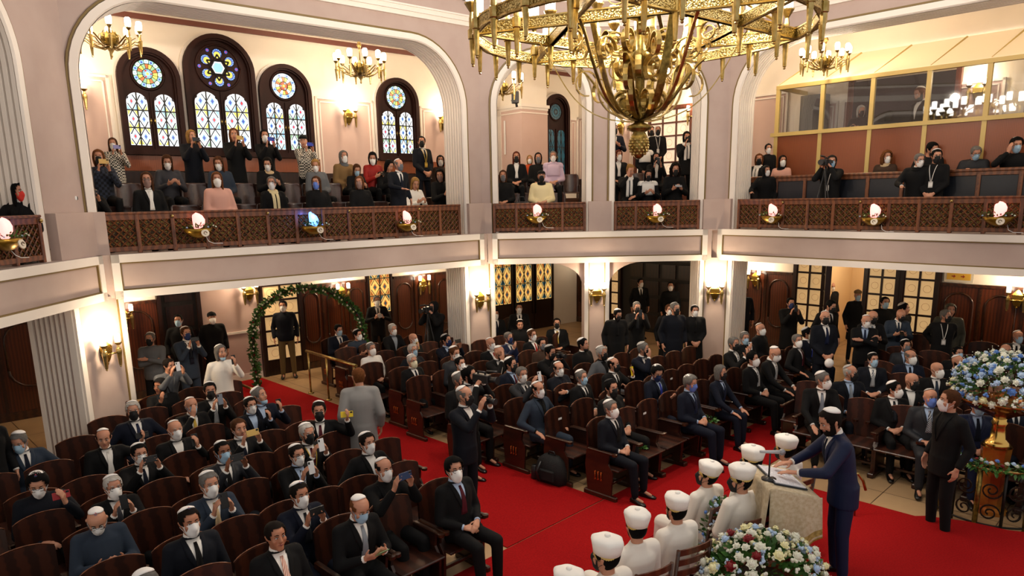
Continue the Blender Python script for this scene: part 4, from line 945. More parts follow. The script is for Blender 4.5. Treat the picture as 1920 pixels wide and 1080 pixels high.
def patch(pn, belly, f0, f1, v0, v1, off, mb, mi=0, nv=9, nx=5, thick=0.012, mir=False):
    """strip lying on the chest: half-width limits f0(v)..f1(v) at fraction v of 0.5 m down from the neck"""
    p = pose(pn); bv = torso_bvh(pn, belly); ax = p.Lr @ V3(1, 0, 0); ay = p.Lr @ V3(0, 1, 0); az = p.Lr @ V3(0, 0, 1)
    G = []
    for i in range(nv):
        v = v0 + (v1 - v0) * i / (nv - 1); row = []
        for j in range(nx):
            x = f0(v) + (f1(v) - f0(v)) * j / (nx - 1); x = -x if mir else x
            o = p.N - az * (v * .5) + ax * x + ay * .6; h = bv.ray_cast(o, -ay)
            q = h[0] if h[0] is not None else (row[-1][0] if row else o - ay * .5)
            row.append((q, q + ay * off, q + ay * (off - thick)))
        G.append(row)
    vs = []; fs = []
    for lay in (1, 2):
        for r_ in G:
            for c in r_: vs.append(tuple(c[lay]))
    K = nv * nx
    for i in range(nv - 1):
        for j in range(nx - 1):
            a = i * nx + j; q = (a, a + 1, a + nx + 1, a + nx); fs.append(q); fs.append(tuple(K + w for w in q[::-1]))
    def edge(idx):
        for a, b in zip(idx, idx[1:]): fs.append((a, b, K + b, K + a))
    edge(list(range(nx))); edge([(nv - 1) * nx + j for j in range(nx)]); edge([i * nx for i in range(nv)]); edge([i * nx + nx - 1 for i in range(nv)])
    mb.add(vs, fs, mi, True)
def join(me, mb):         # append extra geometry to a remeshed mesh
    import bmesh
    bm = bmesh.new(); bm.from_mesh(me); t = mb.mesh('t', redc); bm.from_mesh(t); bmesh.ops.recalc_face_normals(bm, faces=bm.faces)
    for f in bm.faces: f.material_index = 0
    bm.to_mesh(me); bm.free(); bpy.data.meshes.remove(t); return me
VOP = .30 / .5
def m_top(pn, style, vox, belly=0.0):
    k = ('top', pn, style, vox, belly)
    if k in MESH: return MESH[k]
    p = pose(pn); mb = MB(); g = {'suit': .012, 'shirt': .004, 'sweater': .012, 'coat': .022, 'robe': .014, 'vest': .02}[style]
    mb.loft(torso_rings(p, g, 1.06, belly)); shoulders(mb, p, g)
    for s in (1, -1):
        u = (p.wr[s] - p.el[s]).normalized(); cut = .012 if style in ('suit', 'coat') else .0
        cap(mb, p.sh[s], p.el[s], .056 + g, .048 + g * .7); cap(mb, p.el[s], p.wr[s] - u * (cut + .03), .047 + g * .7, .036 + g * .5)
        if p.sit and style in ('suit', 'coat'): cap(mb, p.hip[s] + V3(0, -.01, .02), p.hip[s] + V3(s * .02, .13, .015), .105, .085)
        if p.sit and style == 'robe': cap(mb, p.hip[s], p.kn[s], .12, .09); cap(mb, p.kn[s], p.an[s] + V3(0, 0, .03), .085, .1)
    if not p.sit:
        zb = {'suit': .76, 'shirt': .86, 'sweater': .84, 'coat': .56, 'robe': .2, 'vest': .84}[style]; rings = []
        for t in range(6):
            z = .98 + (zb - .98) * t / 5; f = 1 + (.03 if style == 'suit' else (.16 if style in ('coat', 'robe') else 0)) * t / 5; fs_ = .16 * 1.04 * f + g; fy = (.12 + belly * .3) * f + g
            rings.append([(cos(2 * pi * j / 20) * fs_, sin(2 * pi * j / 20) * fy, z) for j in range(20)])
        mb.loft(rings)
    if style in ('coat', 'sweater', 'robe'):
        c = p.N + V3(0, 0, .0); mb.tube([tuple(c + (p.Lr @ V3(.062 * cos(2 * pi * q / 14), .058 * sin(2 * pi * q / 14) + .004, .012 - .02 * sin(2 * pi * q / 14)))) for q in range(15)], .02 if style == 'coat' else .014, 8)
    me = remesh(mb, vox, 4, style)
    if style in ('suit', 'coat') and vox < .019:
        e = MB(); w0 = .062
        for mir in (False, True): patch(pn, belly, lambda v: w0 * (1 - v / VOP) ** 1.0, lambda v: w0 * (1 - v / VOP) + .052 * (1 - abs(v / VOP - .35)) * (1 - .6 * (v / VOP) ** 3), -.015, VOP, .012, e, 0, mir=mir, thick=.016)
        if not p.sit or True:
            q = p.Lr @ V3(0, 0, 1)
        me = join(me, e)
    MESH[k] = me; return me
def m_shirt(pn, belly=0.0):
    k = ('shirt', pn, belly)
    if k in MESH: return MESH[k]
    p = pose(pn); mb = MB(); w0 = .062
    patch(pn, belly, lambda v: -w0 * (1 - v / VOP) - .004, lambda v: w0 * (1 - v / VOP) + .004, -.02, VOP, .004, mb, 0, nx=7, thick=.02)
    c = p.N + V3(0, 0, .012)
    rings = []
    for z, r_ in ((-.02, .062), (.005, .062), (.035, .056), (.04, .053)): rings.append([tuple(c + (p.Lr @ V3(r_ * cos(2 * pi * j / 16), r_ * sin(2 * pi * j / 16) + .006, z - (.016 * sin(2 * pi * j / 16) if z > 0 else 0)))) for j in range(16)])
    mb.loft(rings)
    MESH[k] = mb.mesh('shirt', [None]); return MESH[k]
def m_cuff(pn, s):
    k = ('cuff', pn, s)
    if k in MESH: return MESH[k]
    p = pose(pn); mb = MB(); u = (p.wr[s] - p.el[s]).normalized(); mb.tube([tuple(p.wr[s] - u * .05), tuple(p.wr[s] - u * .004)], .033, 10)
    MESH[k] = mb.mesh('shirt_cuff', [None]); return MESH[k]
def m_tie(pn, belly=0.0, bow=False):
    k = ('tie', pn, belly)
    if k in MESH: return MESH[k]
    p = pose(pn); mb = MB()
    patch(pn, belly, lambda v: -(.012 + .026 * max(0, v) / VOP), lambda v: .012 + .026 * max(0, v) / VOP, .03, VOP + .02, .013, mb, 0, nx=3, thick=.012)
    kp = p.N + (p.Lr @ V3(0, .066, -.012)); mb.ball(tuple(kp), .019, 8, 6, 0, None, (1, .7, 1)); MESH[k] = mb.mesh('tie', [None]); return MESH[k]
def m_scarf(pn, style='scarf', belly=0.0):
    k = ('scarf', pn, style)
    if k in MESH: return MESH[k]
    p = pose(pn); mb = MB(); c = p.N
    for q in range(2): mb.tube([tuple(c + (p.Lr @ V3((.072 + .012 * q) * cos(2 * pi * a / 16), (.07 + .01 * q) * sin(2 * pi * a / 16) + .008, .022 - .03 * q - .02 * sin(2 * pi * a / 16)))) for a in range(17)], .026, 8)
    if style == 'scarf':
        patch(pn, belly, lambda v: .012, lambda v: .07, -.0, .72, .02, mb, 0, thick=.02); patch(pn, belly, lambda v: .012, lambda v: .07, -.0, .66, .02, mb, 0, mir=True, thick=.02)
    elif style == 'shawl':
        patch(pn, belly, lambda v: -.15 - .02 * v, lambda v: .15 + .02 * v, .0, .55, .03, mb, 0, nx=9, thick=.03); shoulders(mb, p, .03)
    elif style == 'lanyard': pass
    MESH[k] = mb.mesh('scarf', [None]); return MESH[k]
def m_lanyard(pn):
    k = ('lan', pn)
    if k in MESH: return MESH[k]
    mb = MB()
    for mir in (False, True): patch(pn, 0.0, lambda v: .055 * (1 - v / .6), lambda v: .055 * (1 - v / .6) + .01, 0, .58, .02, mb, 0, nx=2, thick=.006, mir=mir)
    patch(pn, 0.0, lambda v: -.035, lambda v: .035, .58, .8, .026, mb, 0, nx=3, nv=4, thick=.008)
    MESH[k] = mb.mesh('lanyard', [None]); return MESH[k]
def m_legs(pn, vox):
    k = ('legs', pn, vox)
    if k in MESH: return MESH[k]
    p = pose(pn); mb = MB(); cap(mb, p.pel + V3(-.05, 0, -.02), p.pel + V3(.05, 0, -.02), .115, .115)
    for s in (1, -1): cap(mb, p.hip[s], p.kn[s], .09, .068); cap(mb, p.kn[s], p.an[s] + V3(0, 0, .02), .066, .054); cap(mb, p.an[s] + V3(0, 0, .03), p.an[s] + V3(0, 0, -.02), .05, .047)
    MESH[k] = remesh(mb, vox, 3, 'trousers'); return MESH[k]
def m_shoe():
    if 'shoe' in MESH: return MESH['shoe']
    mb = MB(); rings = []
    for y, w_, h in ((-.075, .02, .03), (-.065, .034, .06), (-.03, .036, .085), (.02, .038, .08), (.06, .043, .06), (.11, .045, .045), (.16, .038, .036), (.19, .02, .025)):
        rings.append([(w_ * cos(2 * pi * j / 12), y, max(0.0, h / 2 + h / 2 * sin(2 * pi * j / 12)) if sin(2 * pi * j / 12) > -.5 else 0.0) for j in range(12)])
    mb.loft(rings); MESH['shoe'] = mb.mesh('shoe', [None]); return MESH['shoe']
def shell(mb, reg, off, az0=-180, az1=180, e0=-75, e1=88, na=36, ne=16, mi=0):
    full = az1 - az0 >= 359; P = {}
    idx = {}
    for i in range(na + (0 if full else 1)):
        az = az0 + (az1 - az0) * i / na
        for j in range(ne + 1):
            el = e0 + (e1 - e0) * j / ne; r_ = reg(az, el); P[i, j] = (r_ > 0, surf(az, el, off(az, el, r_)))
    vs = []; fs = []
    def vid(k):
        if k not in idx: idx[k] = len(vs); vs.append(P[k][1])
        return idx[k]
    for i in range(na):
        i2 = (i + 1) % na if full else i + 1
        for j in range(ne):
            ks = [(i, j), (i2, j), (i2, j + 1), (i, j + 1)]
            if sum(P[k][0] for k in ks) >= 3: fs.append(tuple(vid(k) for k in ks))
    if e1 > 80: top = [vid((i, ne)) for i in range(na + (0 if full else 1)) if P[i, ne][0]]; (fs.append(tuple(top)) if len(top) > 2 else None)
    mb.add(vs, fs, mi, True)
def brows(mb):
    for s in (1, -1): mb.tube([(s * .014, .0945, .035), (s * .03, .0925, .041), (s * .048, .079, .036)], [.0035, .0042, .002], 5)
def wrap(a): return (a + 180) % 360 - 180
def hairline(az, recede=0):
    a = abs(wrap(az))
    if a < 40: return 40 + recede
    if a < 62: return 40 + recede - (a - 40) / 22 * (42 + recede)
    if a < 95: return -2 - 5
    if a < 125: return -7 - (a - 95) / 30 * 38
    return -45
def m_hair(kind):
    k = ('hair', kind)
    if k in MESH: return MESH[k]
    mb = MB(); brows(mb)
    def o(th, ed=14): return lambda az, el, r_: .002 + th * min(1, max(0, r_) / ed)
    if kind in ('short', 'crop', 'thick', 'long', 'bob', 'bun', 'curly'):
        th = {'short': .011, 'crop': .005, 'thick': .022, 'long': .017, 'bob': .018, 'bun': .013, 'curly': .034}[kind]
        if kind == 'curly':
            rg = random.Random(5); shell(mb, lambda az, el: el - hairline(az), lambda az, el, r_: .002 + th * min(1, max(0, r_) / 12) * (.75 + .5 * rg.random()))
        else: shell(mb, lambda az, el: el - hairline(az), o(th))
    if kind == 'fringe': shell(mb, lambda az, el: min(el - hairline(az, 60), 34 + (abs(wrap(az)) - 60) * .1 - el) if abs(wrap(az)) > 58 else -1, o(.006, 8))
    if kind == 'bun': mb.ball((0, -.115, .06), .04)
    if kind in ('long', 'bob', 'curly'):
        zb = {'long': -.30, 'bob': -.13, 'curly': -.15}[kind]; rings = []; rg = random.Random(2)
        for i in range(8):
            t = i / 7; z = .05 + (zb - .05) * t; w_, f_, b_ = hrow(max(z, -.03)); g = (.02 if kind != 'curly' else .045) + .016 * sin(pi * t) - .01 * t; outer = []; inner = []
            for q in range(15):
                a = 72 + (288 - 72) * q / 14; d = f_ if cos(R(a)) > 0 else b_; gg = g * (.85 + .3 * rg.random() * (kind == 'curly') + .15 * sin(q * 2.1))
                outer.append(((w_ + gg) * sin(R(a)), (d + gg) * cos(R(a)), z)); inner.append(((w_ - .006) * sin(R(a)), (d - .006) * cos(R(a)), z))
            rings.append(outer + inner[::-1])
        mb.loft(rings)
    if kind == 'beard': shell(mb, lambda az, el: min(-12 - el + (abs(az) - 40) * .35 if abs(az) > 22 else (-34 - el), 90), lambda az, el, r_: .003 + .008 * min(1, max(0, r_) / 12), -82, 82, -80, 5, 20, 10)
    MESH[k] = mb.mesh('hair', [None]); return MESH[k]
def m_beard():
    if 'beard' in MESH: return MESH['beard']
    mb = MB(); shell(mb, lambda az, el: (-26 - el) if abs(az) < 25 else (-18 - el + (abs(az) - 25) * .45), lambda az, el, r_: .002 + .009 * min(1, max(0, r_) / 14), -84, 84, -82, 12, 24, 12)
    MESH['beard'] = mb.mesh('beard', [None]); return MESH['beard']
def m_hood(kind):
    k = ('hood', kind)
    if k in MESH: return MESH[k]
    mb = MB()
    if kind == 'beanie': shell(mb, lambda az, el: el - (22 - 14 * abs(wrap(az)) / 180), lambda az, el, r_: .012 + .012 * min(1, r_ / 30) if r_ > 0 else .012)
    elif kind == 'beret':
        shell(mb, lambda az, el: el - 24, lambda az, el, r_: .012 + .02 * min(1, max(0, r_) / 20)); 
    else:   # headscarf / hood
        shell(mb, lambda az, el: (el - 42 if abs(wrap(az)) < 46 else 1), lambda az, el, r_: .022, -180, 180, -85, 88)
        mb.lathe([(.075, -.20), (.085, -.16), (.072, -.12), (.07, -.09)], 16, 0, True, T(0, -.02, 0))
    MESH[k] = mb.mesh(kind, [None]); return MESH[k]
def m_kippah(bald):
    k = ('kip', bald)
    if k in MESH: return MESH[k]
    mb = MB(); tilt = R(30); rings = []; off = .009 if bald else .02
    for q in range(7):
        rho = R(1 + 41 * q / 6); ring_ = []
        for j in range(20):
            a = 2 * pi * j / 20; d = V3(sin(rho) * sin(a), sin(rho) * cos(a), cos(rho)); d = RX(tilt) @ d
            az = math.degrees(atan2(d.x, d.y)); el = math.degrees(math.asin(max(-1, min(1, d.z)))); ring_.append(surf(az, el, off + (.004 if q < 6 else -.002)))
        rings.append(ring_)
    mb.loft(rings, 0, True); MESH[k] = mb.mesh('kippah', [None]); return MESH[k]
def m_print():
    if 'print' in MESH: return MESH['print']
    mb = MB()
    def q(az0, az1, e0, e1, mi):
        vs = [surf(a, e, .0275) for a, e in ((az0, e0), (az1, e0), (az1, e1), (az0, e1))]; mb.add(vs, [(0, 1, 2, 3)], mi)
    q(-16, 16, 74, 77, 1); q(-20, 20, 70, 72, 0); q(-14, 14, 67, 68.5, 0); q(-9, 9, 79, 82, 1)
    MESH['print'] = mb.mesh('print', [mat('print_blue', hx('3A4266'), .7), mat('print_red', hx('B04050'), .7)]); return MESH['print']
def m_mask(kind):
    k = ('mask', kind)
    if k in MESH: return MESH[k]
    mb = MB(); n95 = kind == 'n'; low = kind == 'l'
    def top(az): return (10 - (abs(az) / 62) * 16) if not low else -34
    rings = []
    na = 24; ne = 10; vs = []; fs = []
    for i in range(na + 1):
        az = -66 + 132 * i / na; t_ = 1 - (abs(az) / 66) ** 2
        for j in range(ne + 1):
            e0 = -72 if not low else -80; el = e0 + (top(az) - e0) * j / ne; v = j / ne
            o_ = .004 + (.014 if not n95 else .028) * t_ * sin(pi * (.12 + .8 * v)) ** .8 + .026 * math.exp(-(az / 15) ** 2) * math.exp(-((el + 12) / 17) ** 2) * (0.35 if low else 1)
            if not n95 and not low: o_ += .0016 * sin(v * 6 * pi) * t_
            vs.append(surf(az, el, o_))
    for i in range(na):
        for j in range(ne): a = i * (ne + 1) + j; fs.append((a, a + 1, a + ne + 2, a + ne + 1))
    mb.add(vs, fs, 0, True)
    for s in (1, -1):
        mb.tube([surf(s * 64, -10 if not low else -40, .004), surf(s * 78, 2, .006), (s * .082, -.006, .02)], .0018, 4); mb.tube([surf(s * 62, -48, .004), surf(s * 80, -24, .006), (s * .082, -.012, -.024)], .0018, 4)
    MESH[k] = mb.mesh('mask', [None]); return MESH[k]
def m_eye(sd):
    k = ('eye', sd)
    if k in MESH: return MESH[k]
    mb = MB()
    for s in (sd,):
        mb.ball((s * .031, .0825, .013), .0125, 10, 7, 0, None, (1.15, .75, .62)); mb.ball((s * .031, .0905, .013), .0055, 8, 5, 1, None, (1, .5, 1))
        mb.tube([(s * .017, .0905, .0165), (s * .031, .0925, .0225), (s * .046, .083, .018)], .0022, 5, 1)
    MESH[k] = mb.mesh('eye', [mat('eye_white', (.75, .72, .68), .3), mat('eye_dark', (.02, .012, .01), .2)]); return MESH[k]
def m_mouth():
    if 'mouth' in MESH: return MESH['mouth']
    mb = MB(); mb.tube([(-.024, .083, -.056), (-.008, .0925, -.053), (0, .093, -.054), (.008, .0925, -.053), (.024, .083, -.056)], [.002, .0042, .004, .0042, .002], 6); mb.tube([(-.02, .083, -.060), (0, .092, -.062), (.02, .083, -.060)], [.002, .005, .002], 6)
    MESH['mouth'] = mb.mesh('lips', [mat('lips', hx('8E4A42'), .5)]); return MESH['mouth']
def m_glasses():
    if 'gl' in MESH: return MESH['gl']
    mb = MB()
    for s in (1, -1):
        mb.tube([(s * .033 + .023 * cos(2 * pi * q / 14), .106 - .004 * abs(cos(2 * pi * q / 14)), .011 + .017 * sin(2 * pi * q / 14)) for q in range(15)], .0022, 5)
        mb.tube([(s * .055, .103, .014), (s * .079, .06, .016), (s * .084, -.01, .014)], .0022, 5)
    mb.tube([(-.011, .107, .014), (.011, .107, .014)], .002, 5); MESH['gl'] = mb.mesh('glasses', [black]); return MESH['gl']
def m_hat():
    if 'hat' in MESH: return MESH['hat']
    mb = MB(); prof = [(.090, .0), (.095, .018), (.098, .04), (.107, .085), (.116, .125), (.112, .145), (.086, .16), (.05, .168), (.02, .171), (.004, .172)]
    rings = []
    for i, (r_, z) in enumerate(prof):
        k8 = .045 if 3 <= i <= 7 else 0.0; rings.append([(r_ * (1 + k8 * cos(6 * 2 * pi * j / 36)) * .92 * sin(2 * pi * j / 36), r_ * (1 + k8 * cos(6 * 2 * pi * j / 36)) * 1.08 * cos(2 * pi * j / 36) - .005, z) for j in range(36)])
    mb.loft(rings[:3], 1, True); mb.loft(rings[2:], 0, True)
    mb.ball((0, -.005, .174), .024, 10, 6, 0, None, (1, 1, .6))
    MESH['hat'] = mb.mesh('hat', [mat('hat_white', hx('F4F0EA'), .7, bump=.2, scale=30), mat('hat_gold_band', hx('C7A75A'), .5)]); return MESH['hat']
# cloth and skin colours
CC = {'black': '08080A', 'navy': '0C1222', 'blue': '141E3C', 'char': '23252A', 'grey': '5C5E62', 'lgrey': '8E8C8A', 'gblue': '2A3442', 'white': 'E8E4DE', 'offw': 'EDE6DC', 'pink': 'D9A595', 'red': '8E1812', 'cream': 'E9D7A8', 'lilac': 'CBB4C8', 'brown': '3D2C22', 'beige': 'C8AE88',
      'khaki': '6B5A38', 'olive': '3B3A30', 'tan': '7A5F3C', 'dgrey': '34343A', 'sky': '5E86BE', 'gold': 'C9A84A', 'maroon': '4A0E1C', 'silver': '8A929C', 'stripe': '9A8C90', 'green': '2F4A34', 'sblue': 'A8BCD8', 'orange': 'B0451E', 'dnavy': '0A0E18', 'royal': '2436A0', 'pat': '77706A', 'coral': 'E0302A'}
def cloth(c, rough=.85):
    if c == 'check': return mat('cloth_check', hx('D8CFC0'), .9, col2=hx('17150F'), scale=34, kind='check')
    if c == 'plaid': return mat('cloth_plaid', hx('2A3142'), .9, col2=hx('0F121A'), scale=24, kind='check')
    if c == 'stripes': return mat('cloth_stripes', hx('D8DADD'), .8, col2=hx('1A2030'), scale=26, kind='stripe')
    if c == 'pstripes': return mat('cloth_pink_stripes', hx('E8C8B8'), .8, col2=hx('C08878'), scale=30, kind='stripe')
    return mat('cloth_' + c, hx(CC[c]), rough, spec=.25, sheen=.0)
SK = [mat('skin_a', hx('C58E72'), .55, col2=hx('BB8166'), scale=9), mat('skin_b', hx('B47A5C'), .55, col2=hx('A96F53'), scale=9), mat('skin_c', hx('8F5A3E'), .55, col2=hx('845137'), scale=9), mat('skin_d', hx('D3A088'), .55, col2=hx('C8937B'), scale=9)]
HCOL = {'k': '070606', 'd': '150E0A', 'b': '4A2C18', 'g': '6E6A66', 'w': 'B9B4AD', 'y': '9A7440', 'r': '5A2414', 'o': '6A3F20'}
def hairm(c): return mat('hair_' + c, hx(HCOL[c]), .8, spec=.12, col2=tuple(x * .7 for x in hx(HCOL[c])), scale=40)
MKC = {'w': 'ECEAE8', 'n': 'F2F0EC', 'k': '0B0B0D', 'b': '9FC0D8', 'u': '5F7FD0', 'g': '62646A', 'r': 'E0382C', 'y': 'E8DFC0', 'x': '1A2A5A', 'p': '8A6E66'}
def maskm(c): return mat('mask_' + c, hx(MKC[c]), .8)
kipw = mat('kippah_white', hx('F2EEEA'), .75); kipd = mat('kippah_dark', hx('14161C'), .8); kipg = mat('kippah_grey', hx('B8B4B0'), .75); shoem = mat('shoe_leather', hx('0A0A0A'), .3)
def setm(o, m):
    sl = o.material_slots[0]; sl.link = 'OBJECT'; sl.material = m; return o
def child(name, me, root, m=None, M=None):
    o = link(name, me, root, M)
    if m is not None: setm(o, m)
    return o
BASE = {'gl': 45, 'gr': -45, 'A': 40, 'B': 0, 'C': -46, 'L': 90}
FRS = {'A': FA, 'B': FB, 'C': FC, 'L': FL}
SEATS = []; ALLP = []
def person(px, py, ps, block, look, pitch, attrs, label, z=None, o=None, body=None, h=None, phone=None, nolegs=False):
    A = attrs.split(); sit = ps[0] == 's'; p = pose(ps); phi = BASE[block] if body is None else body
    yaw = max(-75, min(75, round((look - phi) / 15) * 15)) if look is not None else 0; pitch = round(pitch / 10) * 10
    HX = p.head(yaw, pitch); ht = HX @ V3(0, 0, .118 + (.012 if 'hat' not in A else .07))
    sc = h or (0.96 + 0.08 * RNG.random())
    if block in ('A', 'B') and sit: o += .22
    if block in ('gl', 'gr'):
        zf = z or 0.013; P = atz(px, py, zf + ht.z * sc)
    else:
        P = FRS[block].on(px, py, o)[2]; zf = tier(block, o); sc = max(.84, min(1.12, (P.z - zf) / ht.z)); zf = zf if abs(P.z - ht.z * sc - zf) < .03 else P.z - ht.z * sc
    th = R(phi + 180); base = P - (RZ(th) @ V3(ht.x * sc, ht.y * sc, 0)); base.z = zf
    wom = any(q in attrs for q in ('h:long', 'h:bob', 'h:bun', 'h:curly', 'h:beret', 'h:hood,white'))
    M = T(base) @ RZ(th) @ S3(sc * (.9 if wom else 1), sc * (.95 if wom else 1), sc)
    D = (P - CAMP).dot(_F)
    vox = .0075 if D < 8.2 else (.010 if D < 11.5 else .0135); cv = .013 if D < 8.2 else (.016 if D < 12 else .02)
    root = link('person', m_body(ps, yaw, pitch, vox)); root.matrix_world = M
    skin = SK[3] if 's3' in A else (SK[2] if 's2' in A else (SK[1] if 's1' in A else SK[0]))
    setm(root, skin); tag(root, label, 'person'); C_ = lambda n, me, m=None, X=None: child(n, me, root, m, X)
    style = 'suit'; col = 'black'; shirt = 'white'; tie = 'navy'; legs = None; belly = 0.0; legc = None
    for a in A:
        if a in ('suit', 'sweater', 'coat', 'robe', 'vest', 'shirt'): style = a
        elif a.startswith('c:'): col = a[2:]
        elif a.startswith('s:'): shirt = a[2:]
        elif a.startswith('t:'): tie = a[2:]
        elif a.startswith('l:'): legc = a[2:]
        elif a == 'fat': belly = .05
    C_({'suit': 'jacket', 'sweater': 'sweater', 'coat': 'coat', 'robe': 'robe', 'vest': 'vest', 'shirt': 'shirt_body'}[style], m_top(ps, style, cv, belly), cloth(col))
    if not nolegs:
        if style != 'robe': C_('trousers', m_legs(ps, .02), cloth(legc or (col if style == 'suit' else 'black')))
        for s in (1, -1):
            hd = p.an[s]; C_('shoe', m_shoe(), shoem, T(hd.x, hd.y - .0, max(0, hd.z - .1)) @ RZ(-s * .15))
    if (style in ('suit', 'coat') and tie != 'closed'):
        C_('shirt', m_shirt(ps, belly), cloth(shirt, .8))
        if D < 13:
            for s in (1, -1): C_('shirt_cuff', m_cuff(ps, s), cloth(shirt, .8))
        if tie != 'no': C_('tie', m_tie(ps, belly), cloth(tie, .6))
    for a in A:
        if a.startswith('scarf:'): C_('scarf', m_scarf(ps, 'scarf'), cloth(a[6:]))
        elif a.startswith('shawl:'): C_('shawl', m_scarf(ps, 'shawl'), cloth(a[6:]))
        elif a.startswith('wrap:'): C_('scarf', m_scarf(ps, 'wrap'), cloth(a[5:]))
        elif a.startswith('lan:'): C_('lanyard', m_lanyard(ps), cloth(a[4:]))
        elif a.startswith('h:'):
            kd, c = a[2:].split(',')
            if kd in ('beanie', 'hood', 'beret'): C_({'beanie': 'knit_cap', 'hood': 'head_covering', 'beret': 'beret'}[kd], m_hood(kd), cloth(c), HX); C_('hair', m_hair('bald'), hairm('d'), HX)
            else: C_('hair', m_hair(kd), hairm(c), HX)
        elif a in ('k', 'kp', 'kd', 'kg'):
            bald = ('h:fringe' in attrs or 'h:bald' in attrs or 'h:crop' in attrs); kk = C_('kippah', m_kippah(bald), kipd if a == 'kd' else (kipg if a == 'kg' else kipw), HX)
            if a == 'kp': link('print', m_print(), kk)
        elif a.startswith('m:'):
            C_('face_mask', m_mask('l' if a.endswith('l') and len(a) > 3 else ('n' if a[2] in 'ny' else 's')), maskm(a[2]), HX)
        elif a == 'g': C_('glasses', m_glasses(), None, HX)
        elif a == 'beard': C_('beard', m_beard(), hairm('d'), HX)
        elif a == 'hat': C_('hat', m_hat(), None, HX)
    if D < 19:
        for s in (1, -1): C_('eye', m_eye(s), None, HX)
    if 'm:' not in attrs or 'l ' in attrs: C_('mouth', m_mouth(), None, HX)
    ALLP.append((root, M, p, sc, label, block, base, ps))
    if phone: hold_phone(M, p, phone, label, ps)
    if block in ('gl', 'gr') and sit: SEATS.append((base, block, label, M))
    return root, M, p
def m_phone():
    if 'phone' in MESH: return MESH['phone']
    mb = MB(); mb.bbox(-.037, .037, -.005, .005, -.075, .075, .003, 0); mb.bbox(-.033, -.012, -.0075, -.004, .04, .068, .001, 1); mb.ball((-.0225, -.008, .06), .006, 8, 4, 2); mb.ball((-.0225, -.008, .047), .006, 8, 4, 2)
    MESH['phone'] = mb.mesh('phone', [None, mat('phone_camera_bump', hx('1A1A1C'), .3), mat('phone_lens', hx('05060A'), .05)]); return MESH['phone']
PHC = {'black': ('0A0A0C', 'black'), 'white': ('E4E4E6', 'white'), 'yellow': ('E8C814', 'yellow'), 'gold': ('C8A45A', 'gold-coloured'), 'red': ('A02028', 'red'), 'navy': ('18305A', 'navy blue'), 'grey': ('7C8490', 'grey'), 'purple': ('8884B8', 'pale purple'), 'blue': ('2038A0', 'blue')}
def hold_phone(M, p, spec, label, ps):
    c, orient = spec.split(','); r_, l_ = p.wr[1], p.wr[-1]; a = POSES[ps]
    if a[1] == a[2]: mid = (r_ + l_) / 2 + (p.hd[1][0].normalized() + p.hd[-1][0].normalized()) * .065 + V3(0, .02, .01)
    elif a[1] in ('one', 'reach', 'face'): mid = r_ + p.hd[1][0].normalized() * .09 + p.hd[1][1].normalized() * .02
    else: mid = l_ + p.hd[-1][0].normalized() * .09 + p.hd[-1][1].normalized() * .02
    X = T(mid) @ RZ(pi) @ RX(R(-12))
    if a[1] in ('hold', 'chest'): X = T(mid) @ RZ(pi) @ RX(R(-55))
    if orient == 'h': X = X @ RY(R(90))
    o = link('phone', m_phone()); o.matrix_world = M @ X; setm(o, mat('phone_' + c, hx(PHC[c][0]), .3))
    short = label
    for pre in ('person with ', 'person in ', 'person '):
        if short.startswith(pre): break
    words = label.replace('person ', '').split()
    o['label'] = (PHC[c][1] + ' phone held by the person ' + ' '.join(words))
    ww = o['label'].split(); o['label'] = ' '.join(ww[:16]); o['category'] = 'phone'
P_ = person
LB = 'gl'
# ---------------- left block of seats, front rows first
P_(850,857,'s_lap',LB,35,5,'h:thick,k m:n suit c:black t:maroon s:sblue g','person at the aisle end of the left front row, maroon tie, hands clasped')
P_(678,932,'s_hold',LB,40,25,'h:fringe,o k m:b suit c:black t:silver','person with a light blue mask and shiny silver tie, holding a green paper')
P_(514,978,'s_lap',LB,40,-5,'h:short,d suit c:black t:pstripes fat s1','person without mask or kippah, pink striped tie, bottom of the picture')
P_(560,904,'s_phone',LB,40,5,'h:short,d kp m:w suit c:navy t:char s1','person in printed kippah holding a phone, dark tie, navy suit', phone='black,h')
P_(718,857,'s_up',LB,45,5,'h:fringe,d k m:w suit c:black t:closed','person with a bald head filming on a navy phone near the aisle', phone='navy,h')
P_(687,810,'s_rest',LB,45,0,'h:short,d k m:w suit c:black t:no','person in open white collar sitting by the red aisle, dark hair')
P_(555,833,'s_phone',LB,45,5,'h:short,d k m:w g suit c:black t:stripes s:sblue','person in glasses filming on a white phone, blue striped tie', phone='white,v')
P_(574,793,'s_phone',LB,40,5,'h:short,w k m:k suit c:black t:maroon lan:gold','person with white hair, black mask and gold lanyard', phone='white,v')
P_(597,752,'s_reach',LB,10,0,'h:short,d k m:k suit c:black t:maroon','person holding up a yellow phone, black mask and dark red tie', phone='yellow,h', body=15)
P_(352,952,'s_lap',LB,50,0,'h:short,d kp m:w suit c:dnavy t:black s1','person in dark military uniform and printed kippah')
P_(179,960,'s_hold',LB,25,30,'h:bald,d kp m:w g sweater c:gblue fat','person in navy sweater and printed kippah looking down')
P_(390,884,'s_phone',LB,50,5,'h:short,g k m:w suit c:gblue t:beige','person in dark suit and cream tie tapping a phone', phone='black,v')
P_(415,825,'s_up',LB,50,5,'h:crop,k k m:b suit c:char t:black s2','person in charcoal suit with blue mask and raised phone', phone='black,h')
P_(209,891,'s_phone',LB,45,5,'h:short,w k m:n g suit c:black t:dgrey','person with white hair and moulded mask holding a dark phone', phone='black,v')
P_(67,889,'s_onel',LB,30,20,'h:thick,k kp m:w g sweater c:dnavy','person in black sweater reading a red phone at the left edge', phone='red,h')
